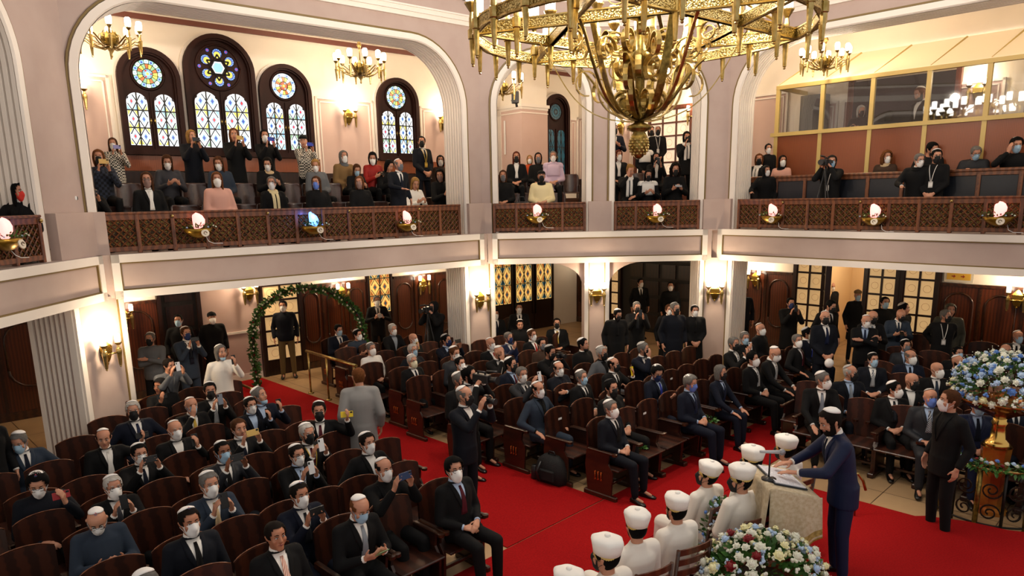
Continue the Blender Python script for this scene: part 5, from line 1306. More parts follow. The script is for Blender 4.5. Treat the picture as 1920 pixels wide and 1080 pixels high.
P_(259,831,'s_up',LB,45,0,'h:short,k k m:w g suit c:black t:navy','person in glasses filming on a black phone held sideways', phone='black,h')
P_(326,787,'s_onel',LB,40,0,'h:bald,w k m:w suit c:black t:no','person with a bald head, white mask and open collar, phone upright', phone='black,v')
P_(192,804,'s_reach',LB,30,10,'h:fringe,d k suit c:black t:white','person stretching one arm out to film, beside the fluted column', phone='black,h')
P_(446,784,'s_up',LB,45,0,'h:short,b m:wll suit c:black t:navy','person with no kippah filming on a gold-coloured phone', phone='gold,h')
P_(468,744,'s_onel',LB,45,5,'h:short,d k m:w g suit c:dnavy t:no s:sblue','person in light blue open shirt and glasses holding a phone', phone='black,v')
P_(482,725,'s_onel',LB,70,-10,'h:short,g k m:bll suit c:navy t:no s:sblue','person leaning back with mask on the chin, raising a phone', phone='black,v')
P_(357,744,'s_face',LB,45,0,'h:bald,b k m:b suit c:black t:gold','person with a blue mask and pale yellow tie pointing a finger')
P_(247,752,'s_rest',LB,35,5,'h:short,w k m:k suit c:navy t:blue','person in black mask and blue tie behind the fluted column')
P_(30,812,'s_rest',LB,20,15,'h:short,g k m:b suit c:gblue t:navy','person in grey-blue jacket and dark scarf at the left edge')
P_(392,716,'s_phone',LB,35,0,'h:short,k k m:k suit c:black t:stripes','person in black mask and striped tie holding a silver phone', phone='grey,v')
P_(299,709,'s_one',LB,-10,0,'h:hood,black sweater c:black s1','person in black hood raising a phone beside the panelling', phone='black,h')
P_(272,1072,'s_lap',LB,40,10,'h:short,g k suit c:black','person of whom only the kippah shows at the bottom edge')
# ---------------- standing round the left block
P_(280,623,'t_cross',LB,10,0,'h:short,g k m:k sweater c:grey l:black','person in grey sweater with folded arms by the panelling', body=20)
P_(316,672,'t_bend',LB,60,0,'h:short,d suit c:grey t:closed','person in grey jacket bending to film with raised hands', phone='white,v', body=50, h=.93)
P_(333,589,'t_side',LB,20,0,'h:short,k m:b sweater c:black','person in dark clothes standing in the dark doorway', body=30)
P_(347,612,'t_phone',LB,55,5,'h:short,b k m:x suit c:gblue t:char lan:navy','person in navy mask and kippah standing and filming', phone='black,h', body=50)
P_(396,585,'t_side',LB,40,0,'h:beanie,black m:n coat c:black t:closed','guard in black knit cap and black coat by the pink wall', body=35)
P_(412,646,'t_onel',LB,60,5,'h:bob,g k m:bll sweater c:offw l:navy','person in white sweatshirt holding up a phone', phone='black,v', body=40)
P_(530,563,'t_side',LB,10,0,'h:short,k m:w sweater c:dnavy l:khaki','guard in dark jacket and khaki trousers under the flower arch', body=20, h=1.03)
P_(671,688,'t_walk',LB,-150,0,'h:crop,o coat c:lgrey t:closed l:lgrey','person in long grey coat seen from behind on the red aisle', body=-165)
P_(706,554,'t_chest',LB,25,0,'h:short,g m:n suit c:black t:olive','person with white mask and white paper before the amber window', body=20)
P_(813,565,'t_cam',LB,-40,0,'h:hood,black coat c:black t:closed','cameraman in black hood by the dark panelling', body=-30)
P_(879,686,'t_cam',LB,75,5,'h:thick,k k m:k beard suit c:black t:no','cameraman with black mask shouldering a video camera', body=55)
P_(870,722,'t_up',LB,65,5,'h:fringe,g k m:k suit c:dnavy t:no','photographer in navy suit standing on the aisle edge', body=55)
# ---------------- middle block
P_(1145,749,'s_lap','gl',50,0,'h:short,g k m:n suit c:dnavy t:black','person alone at the end of the middle front row, moulded white mask')
P_(1297,703,'s_lap','gl',50,10,'h:thick,g k m:u suit c:navy t:blue s:sblue','person with bright blue mask in the middle front row')
P_(1352,684,'s_knee','gl',50,0,'h:bob,g m:k suit c:navy t:blue s:sblue','person with long grey hair and black mask, blue suit')
P_(1411,659,'s_lap','gl',45,0,'h:short,k m:n suit c:black t:stripes','person with dark hair and striped tie beside the long-haired person')
P_(1458,650,'s_knee','gl',45,15,'h:bald,b k m:n g suit c:black t:stripes','person with bald head, kippah and striped tie leaning forward')
P_(1495,626,'s_rest','gl',20,0,'h:short,g m:n suit c:black t:maroon','person with grey hair and dark red tie near the standing men')
P_(1514,613,'s_lap','gl',60,0,'h:short,k kg m:y suit c:navy t:royal s1','person with dark kippah and cream mask turned to the right')
P_(1008,714,'s_rest','gl',50,5,'h:fringe,d k m:w suit c:gblue t:black s:black','person with bald head in dark jumper, arm on the seat')
P_(1146,711,'s_lap','gl',30,5,'h:short,k kd m:k coat c:black t:no','person in black mask directly behind the lone front-row person')
P_(1235,686,'s_hold','gl',20,25,'h:thick,k k m:x suit c:navy t:royal s:sblue g','person with bright blue tie looking down, second row')
P_(1090,693,'s_lap','gl',40,0,'h:short,g k m:b suit c:black t:black','person in light blue mask and black tie, grey hair')
P_(1047,677,'s_cross','gl',30,5,'h:fringe,d k m:w g coat c:dnavy t:navy','person in glasses and padded coat with folded arms')
P_(978,687,'s_up','gl',25,0,'h:short,g m:w suit c:char t:black','person filming on a white phone held before the mask', phone='white,v')
P_(957,669,'s_lap','gl',60,5,'h:short,k k m:k suit c:navy t:maroon s:sblue','person in black mask with dark red tie behind the video camera')
P_(860,697,'s_lap','gl',60,5,'h:short,g k m:k suit c:black t:closed','person half hidden behind the cameraman, black mask')
P_(1150,669,'s_onel','gl',55,5,'h:fringe,d k m:k suit c:black t:black','person raising a yellow phone, bald head and kippah', phone='yellow,v')
P_(1128,648,'s_rest','gl',40,0,'h:short,w k m:k suit c:grey t:no s:black','person in grey jacket with white hair and black mask')
P_(1093,633,'s_lap','gl',60,5,'h:short,k k m:kll coat c:black t:no','person with mask pulled down under the nose, black coat')
P_(1207,641,'s_face','gl',55,5,'h:short,g kg m:k suit c:navy t:navy','person leaning on one hand behind the row ends, grey kippah')
P_(1033,647,'s_cam','gl',45,10,'h:short,k kg m:k coat c:black t:closed','person with a small camera before a black mask')
P_(1015,633,'s_lap','gl',30,5,'h:short,k m:g sweater c:brown','person in grey mask and patterned brown jumper')
P_(997,617,'s_lap','gl',50,5,'h:short,b k m:w g suit c:black t:red','person in glasses with bright red tie, middle rows')
P_(953,622,'s_one','gl',50,5,'h:short,g m:x suit c:blue t:navy','person in blue jacket holding a phone near a navy mask', phone='black,v')
P_(938,648,'s_face','gl',55,10,'h:bald,d k m:k suit c:black t:no','person with bald head and black mask leaning on a hand')
P_(919,632,'s_lap','gl',50,0,'h:bald,w k m:w suit c:black t:red','person with bald head and red tie beside the pier')
P_(862,668,'s_lap','gl',45,5,'h:short,k kg m:w coat c:black t:closed','person in thin white kippah left of the camera crew')
P_(853,649,'s_lap','gl',45,10,'h:short,b k m:w g suit c:char t:closed','person in glasses and charcoal jacket, two rows behind the cameraman')
P_(836,626,'s_up','gl',60,0,'h:short,k kg m:x suit c:navy t:blue s:sblue','person in navy mask filming near the fluted pier', phone='black,h')
P_(772,664,'s_lap','gl',45,0,'h:short,w k m:y g suit c:black t:navy','person with white hair and pale yellow mask')
P_(773,644,'s_rest','gl',40,0,'h:short,w m:b g suit c:dnavy t:closed','person with light blue mask behind the pale yellow mask')
P_(774,624,'s_one','gl',60,-5,'h:bald,g m:w suit c:black t:closed','person with bald head holding a phone at the cheek', phone='gold,v')
P_(736,607,'s_knee','gl',50,0,'h:short,w k m:w suit c:black t:no s:silver','person in grey shirt and white mask by the panelling')
P_(695,642,'s_lap','gl',45,0,'h:short,g k m:n shirt c:white t:sky l:black','person in white shirt and sky blue tie behind the arch')
P_(670,617,'s_hold','gl',60,5,'h:short,k kg m:w suit c:gblue t:closed','person in grey-blue jacket framed by the right leg of the arch')
P_(635,608,'s_hold','gl',50,10,'h:short,k m:b suit c:navy t:blue','person with light blue mask seated inside the flower arch')
P_(975,599,'s_lap','gl',0,10,'h:short,d k m:kll coat c:black t:closed','person in dark coat under the middle amber window', body=5)
P_(973,568,'s_lap','gl',0,0,'h:short,k m:w suit c:black t:navy','person in white mask nearest the amber windows', body=5)
P_(929,580,'s_lap','gl',10,5,'h:short,k m:w suit c:black t:navy','person half hidden behind the left rear pier', body=15)
P_(1044,596,'s_lap','gl',-5,5,'h:short,d m:k suit c:black t:gold','person with yellow tie seated under the left rear arch', body=0)
P_(1376,631,'s_one','gl',30,0,'h:short,g m:k suit c:black t:stripes','person filming with one hand beside the right fluted column', phone='black,h')
P_(1397,622,'s_one','gl',10,0,'h:short,g kg m:b coat c:black t:closed','person filming on a white phone next to the right column', phone='white,v', body=20)
P_(1426,605,'s_lap','gl',35,0,'h:bald,g kg m:n coat c:black t:closed','person in black coat with white mask behind the filming pair')
# ---------------- standing under the rear arches and by the doors
P_(1160,580,'t_side',LB,20,20,'h:short,k k m:k beard coat c:black t:black','person in black coat with black tie looking down by the middle pier', body=5)
P_(1194,566,'t_phone',LB,5,5,'h:short,g kg m:k coat c:black t:char','person with grey tie filming under the right rear arch', phone='black,v', body=5)
P_(1255,570,'t_side',LB,10,5,'h:short,b m:w coat c:black t:black','person in long black coat under the right rear arch', body=5)
P_(1266,567,'t_side',LB,25,5,'h:short,g kg m:k coat c:dnavy t:closed','person in kippah right behind the long black coat', body=10)
P_(1303,572,'t_clasp',LB,5,5,'h:short,k k m:w coat c:black t:black','person in black jacket standing beside the right pier', body=0)
P_(1201,522,'t_side',LB,15,5,'h:short,k m:w suit c:black t:black','person far back under the right rear arch, white mask', body=5)
P_(1258,528,'t_side',LB,-10,5,'h:short,k m:w coat c:black t:closed','person in the dark before the panelled double door', body=0)
P_(1394,536,'t_side',LB,0,0,'h:short,k m:k suit c:dnavy t:closed','person in the shadow just right of the fluted column', body=-10)
P_(1483,558,'t_phone','gr',0,0,'h:short,k m:x coat c:black t:closed','person filming before the left paned door', phone='black,v', body=0)
P_(1548,582,'t_clasp','gr',-10,5,'h:bald,g k m:k suit c:dnavy t:blue','person in dark suit holding a white kippah before the doorway', body=5, h=1.04)
P_(1562,563,'t_side','gr',30,20,'h:short,k m:k suit c:black t:black','person looking down behind the tall person in dark suit', body=10)
P_(1568,508,'t_side','gr',40,0,'h:beret,black suit c:black t:closed','person in black hat in the bright doorway', body=80)
P_(1588,507,'t_side','gr',-60,0,'h:short,b kg suit c:black t:closed s1','person with brown beard in the bright doorway', body=-60)
P_(1561,529,'t_side','gr',10,10,'h:bald,b m:w coat c:black t:closed','person peering out beside the open door leaf', body=10, h=.97)
P_(1609,544,'t_side','gr',0,0,'h:beret,tan m:b coat c:black t:closed','person in tan cap and blue mask between the doors', body=-5)
P_(1660,556,'t_side','gr',0,0,'h:short,k m:b coat c:black t:closed','person in black padded coat before the double doors', body=-5)
P_(1626,590,'t_cross','gr',0,10,'h:bald,w k m:w suit c:black t:blue s:sblue','person with folded arms and white mask facing the hall', body=-20)
P_(1639,582,'t_hold','gr',5,10,'h:bald,b g m:k suit c:black t:silver','person in glasses behind the folded arms', body=-10)
P_(1696,567,'t_side','gr',50,5,'h:short,k kg suit c:black t:closed','person with dark hair behind the grey suit', body=20)
P_(1693,580,'t_hold','gr',10,20,'h:bald,g m:k suit c:gblue t:gblue lan:navy','person in grey-blue suit with a lanyard reading a phone', body=-15, phone='black,v')
P_(1774,580,'t_behind','gr',20,5,'h:short,g m:k vest c:black lan:white','guard in black padded vest with a white badge', body=-20)
P_(1783,569,'t_side','gr',-20,0,'h:hood,olive coat c:olive t:closed','person in olive green hood behind the guard with the badge', body=-30)
# ---------------- right block
P_(1544,696,'s_knee','gr',30,5,'h:short,g k m:n g suit c:black t:silver','person with grey hair and silver tie at the end of the right front row', body=-10)
P_(1595,683,'s_lap','gr',40,5,'h:fringe,w kg m:k suit c:dnavy t:silver s:sblue','person with black mask and pale striped tie, second right row', body=-5)
P_(1638,661,'s_lap','gr',-5,0,'h:short,k kg m:b suit c:dnavy t:stripes','person with black hair, blue mask and striped tie', body=-15)
P_(1699,636,'s_lap','gr',-5,5,'h:short,k k m:g suit c:char t:gblue s:sblue','person in grey mask and kippah below the grey-blue suit', body=-15)
P_(1708,655,'s_lap','gr',20,0,'h:fringe,g m:n suit c:navy t:navy s:sblue','person with bald head and white mask, navy tie', body=-15)
P_(1678,714,'s_lap','gr',40,0,'h:short,k k m:n suit c:black t:char fat','person with crossed hands and tie in the right front row', body=-10)
P_(1711,698,'s_lap','gr',20,5,'h:bald,g m:k suit c:black t:no','person with bald head and black mask behind the right front row', body=-15)
P_(1746,728,'s_lap','gr',0,5,'h:bald,g kg m:u suit c:char t:stripes s:sblue','person with bright blue mask and broad striped tie', body=-20)
P_(1758,678,'s_lap','gr',10,5,'h:bald,g m:n suit c:black t:gblue','person with bald head and white moulded mask, grey tie', body=-15)
P_(1797,665,'s_lap','gr',10,5,'h:bald,d k m:k beard suit c:black t:no','person in open white shirt and black mask beside the bouquet', body=-15)
P_(1797,649,'s_lap','gr',5,5,'h:short,k m:b suit c:black t:closed','person with black hair behind the open white shirt', body=-15)
P_(1887,644,'s_one','gr',-20,5,'h:bald,g m:k suit c:black t:silver','person holding a phone to the face above the bouquet', phone='black,v', body=-20)
P_(1910,619,'s_lap','gr',0,5,'h:bald,g k m:b suit c:black t:black','person in kippah at the right edge', body=-30)
P_(1835,742,'s_lap','gr',0,0,'h:short,d m:b suit c:blue t:navy s:sblue','person in blue suit hidden behind the great bouquet', body=-15)
P_(1905,735,'s_lap','gr',-10,0,'h:short,g m:w suit c:navy t:dnavy','person in navy suit behind the right side of the bouquet', body=-15)
P_(1783,730,'t_side','gr',-95,0,'h:short,b m:w suit c:black t:closed','bodyguard in black suit standing in profile beside the railing', body=-85, h=1.02)
# ---------------- men in white robes seated in front of the desk, seen from behind
for (x, y, lk, bd, lab) in ((1138,1000,-125,-140,'person in white robe and tall white hat, nearest the bottom edge'), (1195,951,-165,-150,'person in white robe and tall hat, second from the bottom'), (1270,921,-150,-150,'person in white robe and tall hat in the middle of the robed row'),
    (1335,862,-110,-145,'person in white robe looking up with black mask, left of the desk'), (1392,866,-105,-150,'person in white robe half hidden behind the reading desk'), (1412,832,-140,-150,'person in white hat behind the cloth-covered desk'), (1475,812,-140,-150,'person in white hat beyond the microphone'), (1066,1062,-130,-140,'person in white robe whose shoulder shows at the bottom edge')):
    P_(x, y, 's_lap', 'gl', lk, 0 if x != 1335 else -10, 'h:short,k hat robe c:offw m:k', lab, body=bd)
# ---------------- the speaker
SPK = P_(1548,768,'t_desk','gr',-90,20,'h:short,d k suit c:blue beard t:navy','person in blue suit and white kippah speaking at the desk', z=PLZ, body=-98, h=1.04)
# ---------------- left gallery
G = lambda x, y, ps, lk, pt, at, lab, o, blk='A', **k: P_(x, y, ps, blk, lk, pt, at, lab, o=o, **k)
G(33,342,'s_one',60,5,'h:long,k m:r coat c:black t:closed','person with red mask photographing from the far left gallery', 0.38, 'L', phone='black,v', body=5)
G(183,280,'s_phone',30,0,'h:bob,o m:k sweater c:plaid','person in dark plaid top and black mask filming on a gold phone', 1.3, phone='gold,h')
G(210,258,'t_phone',25,0,'h:long,b m:w sweater c:check','person in checked shirt filming on a pale purple phone', 2.2, phone='purple,h')
G(165,338,'s_phone',60,0,'h:short,d sweater c:black','person cut off by the left arch, holding a black phone', 0.8, phone='black,h')
G(273,322,'s_lap',25,0,'h:long,b m:p g suit c:black t:white','person in glasses with patterned mask and gold brooch, front gallery row', 0.65)
G(312,290,'s_hold',25,15,'h:long,b m:w sweater c:dgrey','person with long brown hair in dark grey reading a phone', 1.5)
G(357,243,'t_phone',60,5,'h:bob,y coat c:dnavy t:closed','person with blonde bob photographing before the windows', 2.3, phone='black,h')
G(437,240,'t_phone',20,0,'h:bob,o coat c:black t:closed','person with auburn bob filming before the star window', 2.3, phone='gold,h')
G(407,293,'s_lap',10,15,'h:long,b m:w sweater c:gblue','person in white mask behind the pink coat', 1.5)
G(405,322,'s_lap',25,0,'h:long,o m:n coat c:pink t:closed','person in pale pink coat in the front gallery row', 0.65)
G(495,243,'t_phone',30,0,'h:long,k m:w sweater c:black','person with dark hair and blue phone before the third window', 2.3, phone='blue,h')
G(568,254,'t_phone',10,0,'h:beret,black sweater c:check','person in beret and houndstooth top filming on a blue phone', 2.2, phone='blue,h')
G(500,295,'s_hold',15,20,'h:long,d m:w coat c:black t:closed wrap:beige','person with beige scarf and dark hair in the second gallery row', 1.5)
G(508,330,'s_lap',15,0,'h:bun,g m:w g coat c:black t:closed scarf:cream','person in glasses with long cream scarf', 0.65)
G(590,298,'s_lap',10,15,'h:bun,y m:w vest c:grey','person in grey waistcoat and white sleeves', 1.5)
G(592,330,'s_lap',0,5,'h:long,b m:u coat c:black t:no','person in blue mask and black coat in the front gallery row', 0.65)
G(643,282,'s_lap',45,5,'h:bob,g m:w coat c:tan t:closed wrap:grey','person in beige padded coat with grey hair', 2.0)
G(670,308,'s_bow',20,25,'h:long,b m:b sweater c:black','person with brown hair bending over a paper', 1.5)
G(673,330,'s_lap',0,5,'h:bob,o m:p coat c:black t:closed','person with short auburn hair and brown mask', 0.65)
G(698,285,'s_hold',15,20,'h:bob,k m:n sweater c:red','person in dark red top reading a phone', 1.9, phone='black,v')
G(733,300,'s_bow',60,25,'h:bob,k coat c:black t:closed','person with black hair hidden behind the standing kippah wearer', 1.6)
G(747,297,'t_rail',50,-5,'h:fringe,g k m:g suit c:dnavy t:navy fat','person in white kippah and grey mask standing at the gallery rail', 0.6)
G(790,255,'t_clasp',15,0,'h:short,k m:k suit c:dnavy t:black lan:gold','person in dark suit with gold lanyard standing in the gallery', 2.0)
G(825,291,'s_lap',10,5,'h:bob,k m:w coat c:brown t:closed','person with black hair and white mask beside the fluted reveal', 1.8)
G(780,333,'s_bow',20,25,'h:long,y sweater c:offw','person with long blonde hair writing on a pad', 0.8)
G(824,316,'s_hold',0,15,'h:bob,k m:p sweater c:black','person in black holding a phone at the right end of the left gallery', 1.0, phone='black,v')
# ---------------- rear gallery
G(943,319,'s_lap',0,5,'h:bob,b m:g sweater c:black','person in grey mask and black top, left rear gallery', 0.85, 'B')
G(968,284,'s_lap',5,5,'h:long,r m:k suit c:black t:white','person with long red hair and black mask', 1.5, 'B')
G(993,291,'s_lap',0,5,'h:bob,y m:w sweater c:orange','person with blonde hair and orange top peeping between two heads', 2.4, 'B')
G(1009,286,'s_lap',0,5,'h:bob,k m:g sweater c:black','person with black hair beside the lilac shawl', 2.2, 'B')
G(1037,283,'s_lap',5,5,'h:bun,g m:w sweater c:lilac shawl:lilac','person wrapped in a lilac shawl', 1.5, 'B')
G(1015,320,'s_lap',0,5,'h:beanie,black m:k coat c:cream t:closed wrap:black','person in cream jacket with black scarf and mask', 0.7, 'B')
G(1152,233,'t_hold',20,5,'h:short,g m:k suit c:navy t:navy','person at the left jamb of the right rear arch, standing', 2.6, 'B')
G(1160,281,'s_lap',10,5,'h:bob,r m:w suit c:black t:white','person with white scarf front and white mask beside the pier', 1.5, 'B')
G(1184,308,'s_face',20,20,'h:bun,y suit c:black scarf:white','person with blonde hair hiding the face in one hand', 0.7, 'B')
G(1221,236,'t_clasp',0,5,'h:bob,b m:k sweater c:black scarf:white','person standing behind the white headscarf', 3.0, 'B')
G(1233,235,'t_clasp',0,0,'h:hood,white m:k coat c:black t:closed lan:white','person in white headscarf with a badge', 2.7, 'B')
G(1209,262,'t_clasp',0,5,'h:bob,y m:k sweater c:black shawl:white','person with blonde hair and white scarf below the brass pineapple', 2.2, 'B', h=.93)
G(1230,286,'s_phone',0,5,'h:long,k m:k suit c:black t:white','person with dark hair filming on a phone, second row of the right rear arch', 1.5, 'B', phone='black,v')
G(1216,318,'s_hold',0,10,'h:long,d m:k coat c:black t:closed shawl:white','person with white shawl seated at the rear rail', 0.7, 'B')
G(1267,306,'s_hold',-5,10,'h:curly,d m:k coat c:black t:closed','person with curly dark hair holding a grey phone', 0.7, 'B', phone='grey,h')
G(1288,246,'t_phone',-5,10,'h:bob,k m:k suit c:black scarf:white','person in white scarf standing at the right rear stairs', 1.9, 'B', phone='black,v')
# ---------------- right gallery
G(1424,288,'s_lap',-10,0,'h:bob,o m:k coat c:black t:closed scarf:white','person in white scarf and black mask beside the booth post', 1.62, 'C')
G(1441,269,'t_clasp',0,5,'h:bun,k m:w sweater c:black','person with tied black hair before the booth corner', 1.75, 'C', h=.93)
G(1437,310,'t_rail',10,5,'h:hood,black m:w vest c:black','person in black headscarf and quilted vest at the rail', 0.92, 'C', h=.9)
G(1468,291,'s_lap',0,0,'h:long,d m:n sweater c:pink wrap:black','person in pink sweater with black scarf', 1.62, 'C')
G(1560,291,'t_cam',-10,5,'h:hood,black m:b coat c:black t:closed lan:white','cameraman in black hood behind a tripod in the right gallery', 0.65, 'C')
G(1664,283,'s_lap',0,0,'h:curly,o m:w coat c:brown t:closed wrap:beige','person with curly auburn hair and beige scarf', 1.62, 'C')
G(1726,287,'t_rail',0,10,'h:short,g g m:w coat c:black t:no wrap:black','person in glasses and white mask standing at the right rail', 0.6, 'C')
G(1752,266,'s_bow',10,15,'h:short,k m:k sweater c:black','person with black hair behind the white kippah in the right gallery', 1.62, 'C')
G(1758,279,'t_clasp',-20,10,'h:short,k k m:k g sweater c:black lan:white','person in white kippah and black sweater with a badge', 0.65, 'C')
G(1832,274,'s_bow',-20,25,'h:short,g m:b g coat c:char t:closed','person with grey hair leaning on the inner rail with folded hands', 1.62, 'C')
G(1908,257,'s_face',-20,10,'h:thick,k k m:b sweater c:black','person at the right edge touching the hair', 1.62, 'C')
G(1616,197,'t_hold',0,10,'h:bob,w m:k coat c:black t:closed','person with platinum hair inside the glass booth', 2.35, 'C', phone='black,v')
G(1722,163,'t_side',-80,15,'h:short,o k beard suit c:black t:no','person with beard and kippah standing inside the glass booth', 2.35, 'C', body=-80)

def proj(P):
    v = P - CAMP; w_ = v.dot(_F); return CX + FPX * v.dot(_R) / w_, CY - FPX * v.dot(_U) / w_
q = atz(8, 1030, 0); q.z = 1.74; x_, y_ = proj(q)
P_(x_, y_, 't_side', 'gl', 60, 0, 'h:short,k suit c:black', 'person of whom only dark trouser legs show at the left edge', body=60, h=1.0)
# ================================================================ seats on the ground floor
def seat_proto():
    root = empty('pew_chair', Matrix.Identity(4)); W = .27
    st = MB(); st.bbox(-W, W, -.20, .26, .415, .445, .01, 0); st.obj('seat', seatw, root)
    bk = MB(); rings = []
    n = 14; front = []
    for y_off in (0, .028):
        r_ = []
        for k in range(n + 1):
            x = -W + .015 + (2 * W - .03) * k / n; t = x / W
            ztop = .90 + .085 * sqrt(max(0, 1 - (t * .98) ** 2)); yb = -.23 - .05 * (1 - t * t) * 0.8
            r_.append((x, yb - y_off, ztop))
        front.append(r_)
    def at(x, yb, z): return (x, yb - .10 * (z - .44) * .6, z)
    vs = []; 
    levels = [.40, .6, .8]
    for li, r_ in enumerate(front):
        for z in levels: vs += [at(p[0], p[1], z) for p in r_]
        vs += [at(p[0], p[1], p[2]) for p in r_]
    m = n + 1; fs = []
    for lay in (0, 1):
        for i in range(3):
            for k in range(n): a = lay * 4 * m + i * m + k; fs.append((a, a + 1, a + m + 1, a + m) if lay else (a, a + m, a + m + 1, a + 1))
    K = 4 * m
    for k in range(n): fs.append((3 * m + k, K + 3 * m + k, K + 3 * m + k + 1, 3 * m + k + 1)); fs.append((k, k + 1, K + k + 1, K + k))
    for i in range(3): fs.append((i * m, K + i * m, K + (i + 1) * m, (i + 1) * m)); fs.append((i * m + n, (i + 1) * m + n, K + (i + 1) * m + n, K + i * m + n))
    bk.add(vs, fs, 0, False); b = bk.obj('backrest', seatw, root)
    ed = MB(); ed.tube([at(p[0], p[1] - .014, p[2] + .006) for p in front[0]], .006, 6); ed.obj('top_rail', railw, b)
    for s in (-1, 1):
        a = MB(); a.bbox(s * W - .025, s * W + .025, -.24, .20, .635, .665, .01); a.lathe([(.006, .63), (.036, .635), (.036, .665), (.006, .67)], 12, 0, False, T(s * W, .2, 0)); a.obj('armrest', wood, root)
        e = MB(); e.prism([(-.24, .06), (.15, .06), (.17, .40), (.10, .50), (.12, .64), (-.26, .64), (-.28, .42)], -.014, .014, 0, T(s * W, 0, 0) @ RZ(pi / 2)); e.bbox(s * W - .03, s * W + .03, -.30, .24, 0, .07, .012); e.obj('side_panel', seatw, root)
    kb = MB()
    for x_ in (-.05, 0, .05):
        for z_ in (.26, .36): kb.tube([(W + .014, x_ - .05, z_), (W + .035, x_ - .05, z_)], .012, 8)
        kb.tube([(W + .03, x_ - .05, .25), (W + .03, x_ - .05, .37)], .007, 6)
    kb.obj('brass_knobs', mat('brass_knob_reflection', hx('C86A30'), .3, .8), root)  # red-orange reflection on the brass put into its colour
    f = MB(); f.bbox(-W, W, -.02, .02, .12, .16, .006); f.obj('stretcher', wood, root)
    return root
SEATP = seat_proto(); SEATP['category'] = 'chair'; used_seat = [False]
def short(lab, n=8):
    w_ = lab.split(',')[0].split(); return ' '.join(w_[:n])
def put_seat(M, label, group):
    label = ' '.join(label.split()[:16])
    if not used_seat[0]:
        used_seat[0] = True; SEATP.matrix_world = M; tag(SEATP, label, 'chair', group)
    else: clone(SEATP, M, label, group)
SPB = .57
def rows_of(block, key):
    ps = [(b, l) for b, bl, l, m in SEATS if key(b, bl)]; return ps
def place_row(items, ax_u, fixed, lo, hi, th, group, name, facing_u):
    """items: (position along the row, person label); fills the gaps of the row with empty seats"""
    items = sorted(items); pos = []; 
    seq = [(q, l) for q, l in items]
    def put(q, lab):
        p = UV(fixed, q) if facing_u else UV(q, fixed); p.z = 0.0; put_seat(T(p) @ RZ(th), lab, group)
    last = None
    kept = []
    for q, l in seq:
        if kept and q - kept[-1][0] < .36: continue
        kept.append((q, l))
    for q, l in kept: put(q, 'dark wooden row seat under the ' + short(l, 9))
    ordn = ('first', 'second', 'third', 'fourth', 'fifth', 'sixth', 'seventh', 'eighth', 'ninth', 'tenth')
    if kept:
        k = 1; q = kept[0][0] - SPB
        while q > lo: put(q, 'empty wooden seat, %s to the near side of the %s' % (ordn[k - 1], short(kept[0][1], 8))); k += 1; q -= SPB
        for (a, la), (b, lb) in zip(kept, kept[1:]):
            n = max(0, round((b - a) / SPB) - 1)
            for i in range(n): put(a + (b - a) * (i + 1) / (n + 1), 'empty wooden seat, %s to the far side of the %s' % (ordn[i], short(la, 8)))
        k = 1; q = kept[-1][0] + SPB
        while q < hi: put(q, 'empty wooden seat, %s to the far side of the %s' % (ordn[k - 1], short(kept[-1][1], 8))); k += 1; q += SPB
    else:
        k = 0; q = lo + .3
        while q < hi - .2: put(q, 'empty wooden seat, %s along the empty %s' % (ordn[min(k, 9)], name)); k += 1; q += SPB
thU = R(45 + 180); thR = R(-45 + 180)
gl = []; gr = []
for b, bl, l, m in SEATS:
    u, v = toUV(b)
    if 'robe' in l or 'white hat' in l: continue
    (gl if bl == 'gl' else gr).append((u, v, l))
ROWU = {}
for side, lo, hi in (('left', .6, 5.2), ('middle', 6.9, 15)):
    P0 = [(u, v, l) for u, v, l in gl if lo < v < hi] if side == 'left' else [(u, v, l) for u, v, l in gl if v >= 6.4]
    rows = {}
    for u, v, l in P0:
        k = round((-5.42 - u) / .745); rows.setdefault(k, []).append((u, v, l))
    kmax = 8 if side == 'left' else 9
    for k in range(0, kmax + 1):
        it = rows.get(k, []); um = sum(x[0] for x in it) / len(it) if it else -5.42 - .745 * k
        um = .5 * um + .5 * (-5.42 - .745 * k)
        names = ('front row', 'second row', 'third row', 'fourth row', 'fifth row', 'sixth row', 'seventh row', 'eighth row', 'ninth row', 'tenth row')
        if side == 'left': l0, h0 = (.7 if k < 6 else (1.2 if k == 6 else 2.0 + .4 * (k - 6))), 4.95
        else: l0, h0 = (7.05, (12.4 if k < 3 else (11.6 if k == 3 else 10.6 - .1 * k)))
        it2 = [(v, l) for u, v, l in it]
        if side == 'middle' and it2 and k in (0, 1, 2): h0 = max(h0, max(v for v, l in it2) + .2)
        place_row(it2, None, um, l0, h0, thU, 'row seats of the %s block' % side, names[k] + ' of the %s block' % side, True)
    for k in [k for k in rows if k > kmax]:
        for u, v, l in rows[k]: put_seat(T(UV(u, v)) @ RZ(thU), 'dark wooden row seat under the ' + short(l, 9), 'row seats of the rear')
rows = {}
for u, v, l in gr:
    k = round((v - 10.75) / .8); rows.setdefault(k, []).append((u, v, l))
for k in sorted(rows):
    it = rows[k]; vm = sum(x[1] for x in it) / len(it)
    place_row([(u, l) for u, v, l in it], None, vm, -4.4, (-.9 if k < 3 else -1.6), thR, 'row seats of the right block', 'right row', False)
# little brass knobs on the aisle end panels, coloured orange for their red reflection, are part of the pews; paper notes on seat backs
for (x, y, z, lab) in ((1050, 785, .86, 'white paper label on the empty seat back behind the backpack'), (1209, 775, .86, 'white paper label on the empty front row seat back'), (1259, 710, .86, 'white paper label on a seat back in the second middle row')):
    p = atz(x, y, z); n_ = MB(); n_.box(-.035, .035, -.002, .002, -.015, .015)
    tag(n_.obj('paper_label', whiteg, None, T(p) @ RZ(thU)), lab, 'label')
